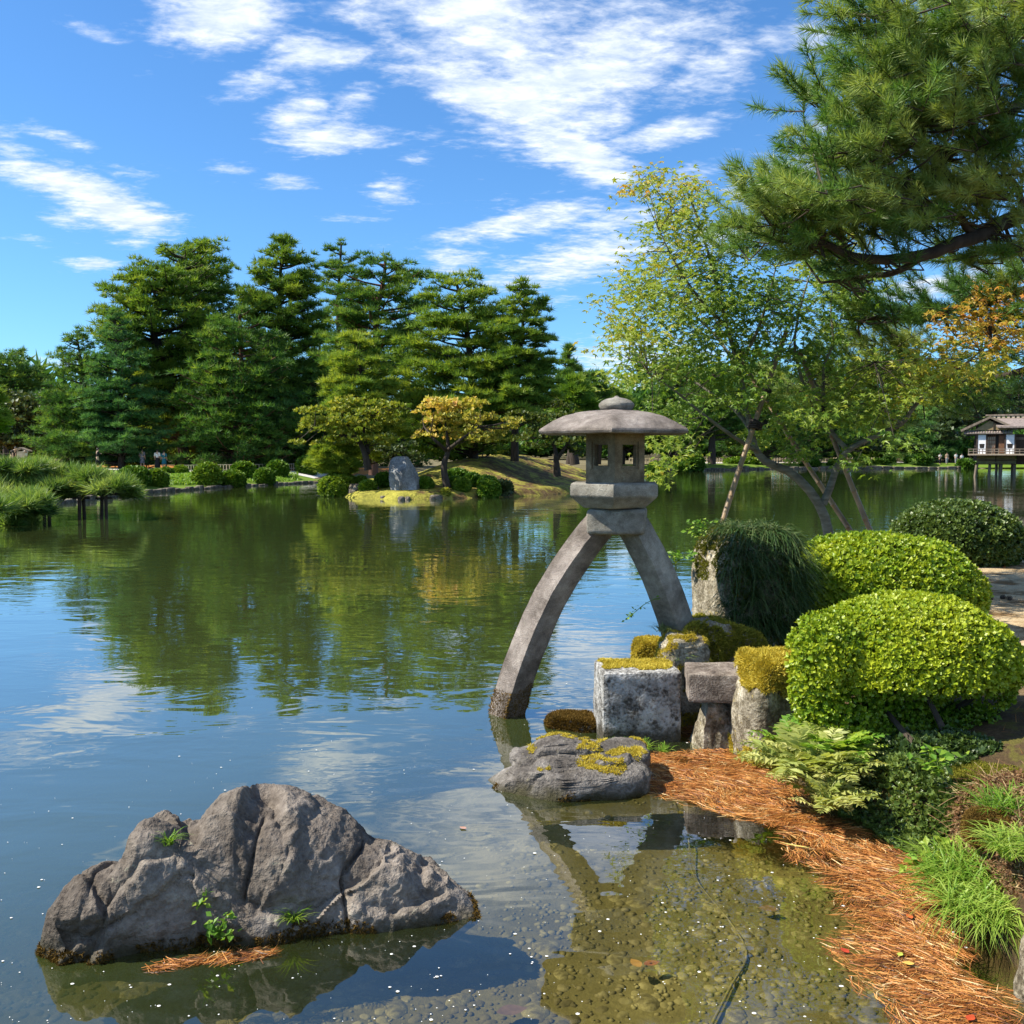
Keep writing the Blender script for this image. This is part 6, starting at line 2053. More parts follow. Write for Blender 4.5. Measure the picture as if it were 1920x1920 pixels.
    for cx, cy, rx, ry, Y, n, tn in cl:
        k = Y / FPX
        nb_ = max(3, int(round(n / 5.0)))               # branchlets of this bough, each a row of shoots
        for q in range(nb_):
            a_, u = r.rand() * 6.28, math.sqrt(r.rand())
            c = at(cx, cy, Y) + np.array([math.cos(a_) * u * rx * k * .8, .42 * r.randn(), math.sin(a_) * u * ry * k * .85])
            j = np.argmin(((allp - c) ** 2).sum(1))
            out = nrm((c - allp[j] + 1e-5)[None])[0]
            d = nrm((out * .5 + np.array([-.75, -.12, .22]) + .30 * r.normal(size=3))[None])[0]
            d[2] = max(d[2], -.2)
            Lb = .34 + .22 * r.rand()
            s0 = c - d * Lb * .5
            cv = np.array([s0 + d * Lb * t + np.array([0, 0, .10 * Lb * t * t]) for t in np.linspace(0, 1, 6)])
            lb.tube(cv, np.linspace(.0075, .003, 6), 4, cap=False, mat=1)
            if q % 2 == 0:
                mid = .5 * s0 + .5 * allp[j] + [0, 0, -.04]
                lb.tube([allp[j], mid, s0], [.013, .010, .007], 4, cap=False, mat=1)
            ns = 6
            t = np.concatenate([np.linspace(.18, .92, ns - 1), [1.0]])
            P = np.array([cv[0] + (cv[-1] - cv[0]) * x + [0, 0, -.02 * math.sin(3.14 * x)] for x in t])
            side = np.cross(d, [0, 0, 1.0])
            sg = np.where(np.arange(ns) % 2 == 0, 1.0, -1.0)
            sg[-1] = 0
            D = d[None] * 1.0 + sg[:, None] * side[None] * .62 + np.column_stack([0 * t, 0 * t, .28 + .15 * r.randn(ns)]) + .10 * r.normal(size=(ns, 3))
            tt = np.clip(tn + .24 + .17 * r.randn() + .06 * r.randn(ns), 0, 1)
            Fm = frames(D, r.rand(ns) * 6.28)
            kk_ = r.randint(0, 3, ns)
            for z_ in range(3):
                m = kk_ == z_
                fb.scatter(SHOOTS[z_], P[m], Fm[m], .80 + .3 * r.rand(m.sum()), tt[m])
    lb.build('limbs', [MAT['bark_dark'], MAT['twig']], root, smooth=True)
    fb.build('needles', MAT['pine_near'], root)


big_pine()

# ------------------------------------------------------------------ things on the island
def small_bush(label, px, py_base, w_px, h_px, Y, seed, zb=None, tint=.5, mat='azalea_far', group='clipped round bushes', n=760, cat='bush', name='clipped_bush', leaf=None):
    k = Y / FPX
    r = np.random.RandomState(seed)
    base = at(px, py_base, Y)
    if zb is not None:
        base[2] = zb
    rad = np.array([w_px * k / 2, w_px * k / 2 * .95, h_px * k * .56])
    c = base + [0, 0, h_px * k * .44]
    root = thing(name, base, label, cat, group)
    D = nrm(r.normal(size=(n * 2, 3)))
    D = D[D[:, 2] > -.8][:n]
    S = np.sign(D) * np.abs(D) ** .95
    P = c + S * rad * (1 + .05 * fbm(S * 2 + seed, 1, 2)[:, None] - .05 * np.abs(r.randn(len(D)))[:, None])
    lf = leaf or max(.05, .0029 * Y)
    b = Buf()
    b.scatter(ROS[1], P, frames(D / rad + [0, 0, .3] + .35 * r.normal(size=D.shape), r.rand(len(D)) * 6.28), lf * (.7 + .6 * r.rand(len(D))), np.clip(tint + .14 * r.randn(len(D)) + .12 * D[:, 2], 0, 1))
    b.build('foliage', MAT[mat], root)
    V, F = ico(3)
    cb = Buf().add(np.sign(V) * np.abs(V) ** .95 * rad * .9 + c, F, 0, .3)
    cb.tube([base - [0, 0, .1], c], [.05, .03], 5, mat=1)
    cb.build('branches', [MAT[mat], MAT['twig']], root)
    return root


def hz(px, py, Y):
    return at(px, py, Y)


# standing stone
kS = 48.4 / FPX
V, F = ico(6)
W = np.sign(V) * np.abs(V) ** .42
W = W / np.abs(W).max(0)
for n, h in (((-.25, -.5, .8), .72), ((.80, -.2, .60), .66), ((.5, -.85, .1), .78), ((-.6, -.7, .15), .86), ((.95, -.1, -.1), .92)):
    n = np.array(n) / np.linalg.norm(n)
    W = W - np.clip(W @ n - h, 0, None)[:, None] * n
W = W * np.array([27 * kS, 20 * kS, 41 * kS])
W[:, 0] += .18 * W[:, 2] * -.35
W = W + nrm(V) * (.14 * fbm(W + 3, 1.1, 4) + .05 * fbm(W, 4, 4))[:, None]
ss = np.array([at(758, 930, 48.4)[0], 48.4, at(758, 897, 48.4)[2]])
o = Buf().add(W + ss, F).build('standing_stone', MAT['grey_stone'], smooth=True, loc=(ss[0], ss[1], .1), sharp=50)
tag(o, 'blue grey upright stone standing at the island shore', 'standing stone')
for i, (px, py, w, h, Y, tn, lab) in enumerate((
        (632, 922, 66, 42, 50.5, .75, 'pale clipped bush at the left shore of the island'),
        (650, 888, 40, 22, 51.5, .7, 'golden clipped mound behind the pale shore bush'),
        (676, 887, 24, 20, 51, .6, 'small round mound beside the maple trunk on the island'),
        (690, 908, 26, 16, 49.2, .55, 'flat little bush left of the standing stone'),
        (720, 890, 28, 26, 50.5, .25, 'shaded mound just left of the standing stone top'),
        (858, 878, 40, 22, 50.8, .25, 'dark round bush behind the orange maple trunk'),
        (852, 893, 26, 16, 49.6, .3, 'dark small bush right of the orange maple trunk'),
        (866, 908, 28, 20, 48.9, .55, 'green small round bush at the foot of the slope'),
        (917, 924, 38, 34, 48.7, .45, 'largest round bush at the right shore of the island'),
        (885, 887, 30, 20, 50.4, .1, 'dark low bush in the middle of the island slope'),
        (912, 890, 34, 20, 50.2, .25, 'dark bush on the middle slope beside pale leaves'),
        (795, 908, 30, 16, 49, .4, 'flat bush touching the right side of the standing stone'),
        (1110, 902, 40, 20, 50.5, .2, 'dark flat bush at the right end of the island'))):
    p = at(px, py, Y)
    small_bush(lab, px, py, w, h, Y, 300 + i, zb=h_isle(p[None, :2])[0] if h_isle(p[None, :2])[0] > -.1 else 0.0, tint=tn + .12, group='clipped bushes on the island')
small_bush('light green broad leaved plant on the island slope', 940, 893, 34, 16, 49.9, 330, zb=h_isle(at(940, 893, 49.9)[None, :2])[0], tint=.7, mat='broad', group=None, n=400, cat='plant', name='leafy_plant', leaf=.22)
small_bush('tiny pale green plant at the waterline below the orange maple', 835, 930, 14, 16, 48.0, 331, zb=0.02, tint=.8, mat='maple_yellow', group=None, n=200, cat='plant', name='leafy_plant', leaf=.12)
r = np.random.RandomState(340)
spots = [(690, 932), (705, 934), (722, 936), (738, 936), (752, 938), (764, 937), (778, 936), (790, 936), (808, 934), (818, 936), (830, 934), (936, 929), (950, 928), (962, 928), (995, 927), (675, 892), (700, 893), (665, 897)]
for i, (px, py) in enumerate(spots):
    p = on(px, py - 2, .05) if py > 900 else at(px, py, 50)
    if py < 900:
        p[2] = h_isle(p[None, :2])[0]
    s = .22 + .28 * r.rand() + (.35 if i > 14 else 0)
    V, F = make_rock(p, (s * 1.5, s, s * .75), 400 + i, r.rand() * 3, .6, .12, 4, 3)
    o = Buf().add(V, F).build('shore_stone', MAT['bank_stone'], smooth=True, loc=p)
    if py > 900:
        tag(o, 'small pale stone at the waterline of the island', 'stone', 'stones along the island shore')
    else:
        tag(o, {675: 'dark brown rock in the middle of three on the island behind the flat bush', 700: 'paler brown rock nearest the standing stone among the island mounds', 665: 'brown rock farthest left among the island mounds'}[px], 'rock', 'brown rocks among the island mounds')

# ------------------------------------------------------------------ left bank: bushes, fences, notice board, low pine
def hfz(px, py, Y):
    p = at(px, py, Y)
    return max(h_far(p[None, :2])[0], .05)


for i, (px, py, w, h, Y, tn, lab) in enumerate((
        (252, 918, 54, 36, 56.5, .30, 'wide clipped ball bush nearest the low pine'),
        (294, 916, 38, 32, 58.0, .45, 'clipped ball bush touching the wide one on its right'),
        (311, 890, 22, 14, 66, .25, 'small dark bush behind the left pair of ball bushes'),
        (338, 884, 22, 16, 68, .6, 'little round sapling bush on the grassy bank'),
        (389, 908, 50, 42, 63, .60, 'tallest bright clipped ball bush of the left bank'),
        (436, 907, 44, 28, 64.5, .45, 'clipped ball bush right of the tallest one'),
        (456, 894, 42, 26, 70, .40, 'clipped ball bush set back behind its neighbours'),
        (496, 907, 32, 28, 68, .35, 'small cube like clipped bush by the water'),
        (520, 894, 36, 26, 74, .30, 'clipped bush farthest right beside the bamboo fence'),
        (575, 890, 34, 32, 80, .15, 'dark bush between the left bank and the island pine'),
        (145, 866, 30, 14, 92, .5, 'yellow green hedge mound behind the lawn'),
        (215, 866, 30, 16, 92, .6, 'bright hedge mound between the two grove trunks'),
        (245, 866, 24, 14, 91, .4, 'dark green mound right of the conical pine trunk'))):
    small_bush(lab, px, py, w, h, Y, 350 + i, zb=hfz(px, py, Y) - .05, tint=tn + .12, group='clipped bushes of the left bank')
def bank_grass():
    r = np.random.RandomState(370)
    b = Buf()
    n = 5000
    px = np.concatenate([r.uniform(300, 400, n // 2), r.uniform(250, 560, n // 2)])
    Y = np.interp(px, [250, 300, 400, 560], [57, 60, 65, 74]) + r.uniform(-1.5, 4.5, n)
    P = np.array([at(a, 900, y) for a, y in zip(px, Y)])
    k = -sd_poly(P, POND) > .3
    P = P[k]
    P[:, 2] = h_far(P) + .03
    blades(b, r, P, 5000, .42, .06, .6, .5, .5)
    o = b.build('bank_grass', MAT['grass'], kind='stuff')
    tag(o, 'long bright grass on the left bank between the ball bushes', 'grass')
bank_grass()


def lattice_fence(name, label, pts, Y_of, n, h, mat, seed, post=.05, rails=(.28, .62), cat='fence'):
    """low fence: its posts are pieces of their own, two rails run through them"""
    r = np.random.RandomState(seed)
    xs = np.linspace(0, 1, n)
    W = []
    for t in xs:
        px = np.interp(t, np.linspace(0, 1, len(pts)), [p[0] for p in pts])
        Y = np.interp(t, np.linspace(0, 1, len(pts)), [p[1] for p in pts])
        p = at(px, 880, Y)
        p[2] = max(h_far(p[None, :2])[0], .2)
        W.append(p)
    W = np.array(W)
    root = thing(name, W[n // 2], label, cat)
    V, F = None, None
    for p in W:
        b = Buf()
        b.tube([p - [0, 0, .1], p + [0, 0, h * (.9 + .2 * r.rand())]], post / 2, 6)
        b.build('post', mat, root, smooth=True)
    for z in rails:
        b = Buf()
        b.tube(W + [0, -post * .8, h * z], post * .38, 5)
        b.build('rail', mat, root, smooth=True)
    return root


lattice_fence('bamboo_fence', 'low pale bamboo lattice fence behind the ball bushes', [(340, 72.5), (390, 75), (450, 79), (520, 84), (562, 87)], None, 44, .62, MAT['bamboo_pale'], 1, .07, (.35, .95))
lattice_fence('bamboo_fence', 'low dark fence in front of the lawn beside the path', [(168, 62.5), (230, 66), (290, 70), (335, 72.3)], None, 26, .42, MAT['wood_grey'], 2, .06, (.9,))
lattice_fence('rope_fence', 'low dark post and rail fence along the orange mulch', [(-40, 84.6), (120, 84.6), (240, 85), (380, 86)], None, 26, .55, MAT['wood_dark'], 3, .08, (.9,))
lattice_fence('bamboo_fence', 'long low bamboo picket fence across the pond on the right', [(1180, 134), (1330, 142), (1440, 150), (1560, 154), (1680, 156), (1790, 157)], None, 120, .75, MAT['bamboo_pale'], 4, .10, (.5, .75))
lattice_fence('bamboo_fence', 'dark screen fence behind the notice board at the far left', [(-40, 108), (40, 108), (100, 108)], None, 24, 1.3, MAT['wood_dark'], 5, .10, (.4, .85))


def notice_board():
    Y = 80
    k = Y / FPX
    c = at(41, 873, Y)
    c[2] = hfz(41, 873, Y)
    z = lambda py: at(41, py, Y)[2]
    root = thing('notice_board', c, 'roofed wooden notice board on a post beside the man in black', 'notice board')
    b = Buf().box((c[0], Y, (c[2] + z(848)) / 2), (.12, .12, z(848) - c[2] + .1)); b.build('post', MAT['wood_grey'], root)
    zz = (z(846) + z(858)) / 2
    Buf().box((c[0], Y - .08, zz), (15 * k, .06, z(846) - z(858))).build('panel', MAT['bamboo_pale'], root)
    rb = Buf()
    zt, ze = z(841), z(847)
    V = []
    for x, zx in ((-17 * k, ze), (0, zt), (17 * k, ze)):
        for y in (-.35, .35):
            V += [[c[0] + x, Y + y, zx], [c[0] + x, Y + y, zx + .10]]
    rb.add(V, [[1, 3, 7, 5], [0, 4, 6, 2], [0, 1, 5, 4], [2, 6, 7, 3], [5, 7, 11, 9], [4, 8, 10, 6], [4, 5, 9, 8], [6, 10, 11, 7], [0, 2, 3, 1], [8, 9, 11, 10]])
    rb.build('roof', MAT['wood_grey'], root)


notice_board()


def skinned(name, joints, edges, radii, mat, parent, sub=1):
    """one continuous skin grown over a skeleton of joints"""
    me = bpy.data.meshes.new(name)
    me.from_pydata([tuple(j) for j in joints], edges, [])
    o = bpy.data.objects.new(name, me)
    COL.objects.link(o)
    o.parent = parent
    me.materials.append(mat)
    m = o.modifiers.new('skin', 'SKIN')
    m.use_smooth_shade = True
    if not me.skin_vertices:
        o.modifiers.remove(m)
        bpy.context.view_layer.objects.active = o
        with bpy.context.temp_override(object=o, active_object=o):
            bpy.ops.object.modifier_add(type='SKIN')
        m = o.modifiers[-1]
        m.use_smooth_shade = True
    for v, rr in zip(me.skin_vertices[0].data, radii):
        v.radius = (rr, rr) if np.isscalar(rr) else rr
    me.skin_vertices[0].data[0].use_root = True
    if sub:
        s = o.modifiers.new('sub', 'SUBSURF')
        s.levels = s.render_levels = sub
    return o


def person(label, pos, h, face, top, bottom, step=.12, lean=0.0, arms='down', skirt=False, group='visitors walking on the left bank', sleeves=.5, hair='hair', hold=None):
    """a walking figure; face: heading, radians from +Y towards +X"""
    root = thing('person', pos, label, 'person', group)
    root.rotation_euler = (0, 0, -face)
    s = h / 1.7
    J = lambda x, y, z: np.array([x, y + lean * max(0, z - .95), z - .10 * lean * max(0, z - .95)]) * s
    sh, el, wr = {'down': ((.19, 0, 1.40), (.235, -.03, 1.12), (.225, .08, .86)),
                  'phone': ((.19, 0, 1.40), (.24, .02, 1.13), (.10, .26, 1.30)),
                  'reach': ((.19, 0, 1.40), (.21, .14, 1.14), (.20, .24, .90))}[arms]
    pts = [J(0, 0, .95), J(0, 0, 1.15), J(0, 0, 1.34), J(0, .01, 1.47), J(0, .02, 1.55), J(0, .035, 1.62), J(0, .03, 1.69)]
    rad = [(.150, .105), (.135, .10), (.165, .105), (.06, .06), (.075, .085), (.085, .10), (.05, .06)]
    ed = [(0, 1), (1, 2), (2, 3), (3, 4), (4, 5), (5, 6)]
    for sg in (-1, 1):
        n = len(pts)
        st = step * sg
        pts += [J(.10 * sg, 0, .88), J(.10 * sg, st * .5 + .03, .48), J(.10 * sg, st, .08), J(.105 * sg, st + .16, .035)]
        rad += [(.10, .10), (.062, .065), (.042, .045), (.035, .03)]
        ed += [(0, n), (n, n + 1), (n + 1, n + 2), (n + 2, n + 3)]
        n = len(pts)
        pts += [J(sg * sh[0], sh[1], sh[2]), J(sg * el[0], el[1], el[2]), J(sg * wr[0], wr[1], wr[2]), J(sg * wr[0], wr[1] + .05, wr[2] - .07)]
        rad += [(.058, .058), (.042, .042), (.032, .032), (.022, .038)]
        ed += [(2, n), (n, n + 1), (n + 1, n + 2), (n + 2, n + 3)]
    rad = [(a * s, b_ * s) for a, b_ in rad]
    skinned('body', pts, ed, rad, MAT['skin'], root)
    # shirt
    n0 = [0, 1, 2]
    P2 = [J(0, 0, .90), J(0, 0, 1.15), J(0, 0, 1.36), J(0, .01, 1.44)]
    R2 = [(.170, .125), (.158, .122), (.182, .122), (.085, .08)]
    E2 = [(0, 1), (1, 2), (2, 3)]
    for sg in (-1, 1):
        n = len(P2)
        e_ = np.array(sh) + (np.array(el) - sh) * min(1, sleeves * 2)
        P2 += [J(sg * sh[0], sh[1], sh[2]), J(sg * e_[0], e_[1], e_[2])]
        R2 += [(.078, .078), (.062, .062)]
        E2 += [(2, n), (n, n + 1)]
        if sleeves > .5:
            w_ = np.array(el) + (np.array(wr) - el) * (sleeves - .5) * 2
            P2.append(J(sg * w_[0], w_[1], w_[2]))
            R2.append((.045, .045))
            E2.append((n + 1, n + 2))
    skinned('shirt', P2, E2, [(a * s, b_ * s) for a, b_ in R2], MAT[top], root)
    if skirt:
        b = Buf()
        b.lathe([(.16 * s, 1.0 * s), (.19 * s, .8 * s), (.22 * s, .5 * s), (.24 * s, skirt * s)], (0, 0, 0), 14)
        o = b.build('skirt', MAT[bottom], smooth=True)
        o.parent = root
    else:
        P3, R3, E3 = [J(0, 0, .98), J(0, 0, .90)], [(.165, .12), (.16, .12)], [(0, 1)]
        for sg in (-1, 1):
            n = len(P3)
            st = step * sg
            P3 += [J(.095 * sg, .0, .82), J(.10 * sg, st * .5 + .03, .48), J(.10 * sg, st, .10)]
            R3 += [(.105, .105), (.085, .085), (.07, .07)]
            E3 += [(1, n), (n, n + 1), (n + 1, n + 2)]
        skinned('trousers', P3, E3, [(a * s, b_ * s) for a, b_ in R3], MAT[bottom], root)
    V, F = ico(3)
    keep = (V[:, 2] > -.15) | (V[:, 1] < -.25)
    hv = V * np.array([.100, .118, .115]) * s + J(0, .015, 1.625)
    o = Buf().add(hv, F[keep[F].all(1)]).build('hair', MAT[hair], smooth=True)
    o.parent = root
    return root


def gpos(px, Y):
    p = at(px, 878, Y)
    return (p[0], Y, max(h_far(p[None, :2])[0], 0) + .035)


person('bending man in black shirt with pale back beside the notice board', gpos(22, 79), 1.72, R(95), 'cloth_black', 'cloth_trim', .06, .55, 'reach', sleeves=.35)
person('visitor half hidden behind the notice board in white and black', gpos(49, 81.5), 1.62, R(-60), 'cloth_white', 'cloth_black', .06, .1, 'reach')
person('person all in black walking on the lawn edge with a bag', gpos(183, 76.2), 1.66, R(60), 'cloth_black', 'cloth_black', .20, .06, 'phone', sleeves=.95)
person('person in greyish lilac tunic seen from behind under the pines', gpos(267, 81), 1.66, R(5), 'cloth_grey', 'cloth_grey', .08, .0, 'down', skirt=.50)
person('woman in white blouse and long black skirt seen from behind', gpos(295.5, 80.5), 1.62, R(0), 'cloth_white', 'cloth_black', .05, .0, 'down', skirt=.12)
person('woman in teal dress walking beside the white blouse', gpos(308, 80.5), 1.55, R(0), 'cloth_teal', 'cloth_teal', .08, .0, 'down', skirt=.50)
GF = 'visitors on the far bank by the pavilion'
person('far visitor in white leaning beside another near the pavilion', gpos(1762, 146), 1.65, R(170), 'cloth_white', 'cloth_black', .06, .1, 'phone', group=GF)
person('far visitor in tan shirt between two in white', gpos(1775, 146.5), 1.68, R(185), 'cloth_tan', 'cloth_trim', .06, .0, 'down', group=GF)
person('far visitor in white blouse right of the tan shirt', gpos(1792, 147), 1.6, R(180), 'cloth_white', 'cloth_trim', .06, .0, 'down', group=GF)
person('far visitor in long white dress nearest the pavilion', gpos(1803, 146), 1.68, R(180), 'cloth_white', 'cloth_white', .04, .0, 'down', skirt=.1, group=GF)

# low spreading pine over the water on wooden stakes
def low_pine():
    r = np.random.RandomState(380)
    Y0 = 34.0
    base = np.array([-19.8, 34.5, .5])
    root = thing('pine_tree', base, 'low spreading pine held over the water on stakes at the left edge', 'tree')
    tb, fb = Buf(), Buf()
    k = Y0 / FPX
    st = [[base, at(-30, 930, 34), at(60, 925, 34), at(130, 925, 33.8), at(200, 925, 33.6), at(240, 928, 33.5)], [base, at(-40, 910, 35), at(40, 900, 35.5), at(110, 905, 35.2), at(160, 908, 35)], [base, at(-30, 950, 32.5), at(20, 945, 32), at(70, 945, 32)]]
    for p in st:
        tb.tube(spline(p, 16), np.linspace(.13, .03, 16), 7)
    cl = [(10, 895, 34, 16), (50, 890, 34, 16), (90, 892, 26, 14), (30, 915, 40, 18), (75, 912, 36, 16), (130, 898, 26, 12), (165, 895, 28, 12), (195, 902, 22, 10), (150, 915, 36, 12), (190, 918, 32, 12), (225, 922, 26, 10), (248, 930, 14, 6), (215, 910, 24, 10), (95, 930, 30, 12), (15, 940, 34, 18), (50, 945, 26, 14), (-20, 920, 40, 24), (0, 960, 30, 12), (110, 915, 26, 12), (20, 880, 26, 8), (60, 882, 22, 8), (20, 965, 34, 14), (55, 955, 26, 12), (-10, 985, 30, 14), (125, 925, 24, 10), (170, 925, 26, 10), (90, 915, 26, 14), (45, 930, 30, 16)]
    for cx, cy, rx, ry in cl:
        for q in range(4):
            c = at(cx, cy, (Y0 if cy < 938 else 31.0) + .8 * r.randn()) + [rx * k * .6 * r.randn(), 0, ry * k * .35 * r.randn()]
            pad_tufts(fb, r, c, rx * k * .7, rx * k * .7, ry * k * .95, int(1.5 * rx), .40, TUFT_FINE, tint0=.60 + .20 * r.randn(), up=.9)
    tb.build('trunk', MAT['bark_dark'], root, smooth=True)
    fb.build('crown', MAT['pine_low'], root)
    for i, (px, py, Y) in enumerate(((10, 985, 31.5), (40, 975, 32.5), (83, 975, 33), (92, 972, 33.2), (150, 970, 33.2), (157, 968, 33.6), (192, 962, 33.4), (199, 965, 33.2), (32, 985, 31.8))):
        p = at(px, py, Y)
        rt = thing('wooden_stake', (p[0], Y, 0), 'dark wooden stake standing in the water under the low pine', 'stake', 'stakes propping the low pine')
        Buf().tube([(p[0] + .05 * r.randn(), Y, -.6), (p[0], Y, at(px, 945 if px < 60 else 928, Y)[2])], .06, 7).build('shaft', MAT['wood_dark'], rt, smooth=True)
        Buf().tube([(p[0] - .22, Y, at(px, 950 if px < 60 else 934, Y)[2]), (p[0] + .22, Y, at(px, 950 if px < 60 else 934, Y)[2])], .035, 6).build('crossbar', MAT['wood_dark'], rt, smooth=True)


low_pine()

# hut deep in the left grove
def hut():
    Y = 100
    c = at(525, 868, Y)
    c[2] = h_far(c[None, :2])[0]
    k = Y / FPX
    root = thing('garden_hut', c, 'small dark open hut with grey roof in the shade of the grove', 'hut')
    for x in (-22, 22):
        for y in (-1, 1):
            Buf().box(c + [x * k, y, 1.1], (.16, .16, 2.4)).build('post', MAT['wood_dark'], root)
    Buf().box(c + [0, 1.15, 1.0], (44 * k, .08, 1.9)).build('back_wall', MAT['wood_dark'], root)
    V = []
    for x in (-30, 30):
        for y, z in ((-1.7, 2.3), (0, 3.0), (1.7, 2.3)):
            V += [c + [x * k, y, z], c + [x * k, y, z + .12]]
    Buf().add(V, [[1, 7, 9, 3], [3, 9, 11, 5], [0, 2, 8, 6], [2, 4, 10, 8], [0, 6, 7, 1], [4, 5, 11, 10], [0, 1, 3, 2], [2, 3, 5, 4], [6, 8, 9, 7], [8, 10, 11, 9]]).build('roof', MAT['wood_grey'], root)


hut()
# pale post sign by the conical pine
c = gpos(236, 86)
root = thing('sign_post', c, 'small white sign on a thin post right of the conical pine trunk', 'sign')
Buf().tube([(c[0], c[1], c[2]), (c[0], c[1], c[2] + 1.9)], .05, 6).build('post', MAT['wood_grey'], root)
Buf().box((c[0], c[1], c[2] + 1.75), (.45, .05, .28)).build('board', MAT['plaster'], root)

# ------------------------------------------------------------------ far right bank bushes
for i, (px, py, w, h, Y, tn, lab) in enumerate((
        (1300, 880, 36, 30, 119, .15, 'dark rounded bush at the far shore below the leaning pine'),
        (1278, 884, 24, 14, 117, .25, 'small dark bush at the far shore left of the rounded one'),
        (1232, 884, 28, 16, 115, .35, 'green bush at the far shore just right of the lantern'),
        (1265, 856, 26, 10, 136, .6, 'flat clipped hedge top behind the far fence'),
        (1395, 858, 70, 10, 140, .65, 'long clipped hedge behind the far fence'),
        (1520, 874, 30, 10, 141, .15, 'dark mound on the far grass behind the leaning stem'),
        (1570, 876, 30, 10, 142, .2, 'dark mound on the far grass between the poles'),
        (1615, 874, 26, 12, 144, .2, 'dark mound on the far grass right of the poles'),
        (1650, 876, 22, 8, 145, .3, 'little mound on the far grass'),
        (1665, 872, 20, 10, 147, .25, 'round mound behind the little far mound'),
        (1722, 874, 44, 16, 146, .12, 'dark spreading bush at the far shore below the round pine'),
        (1812, 870, 30, 14, 144, .2, 'dark bush at the far shore beside the pavilion'),
        (1640, 854, 50, 10, 160, .5, 'pale hedge behind the far picket fence'))):
    small_bush(lab, px, py, w, h, Y, 500 + i, zb=hfz(px, py, Y) - .05, tint=tn, group='bushes on the far right bank', n=500)

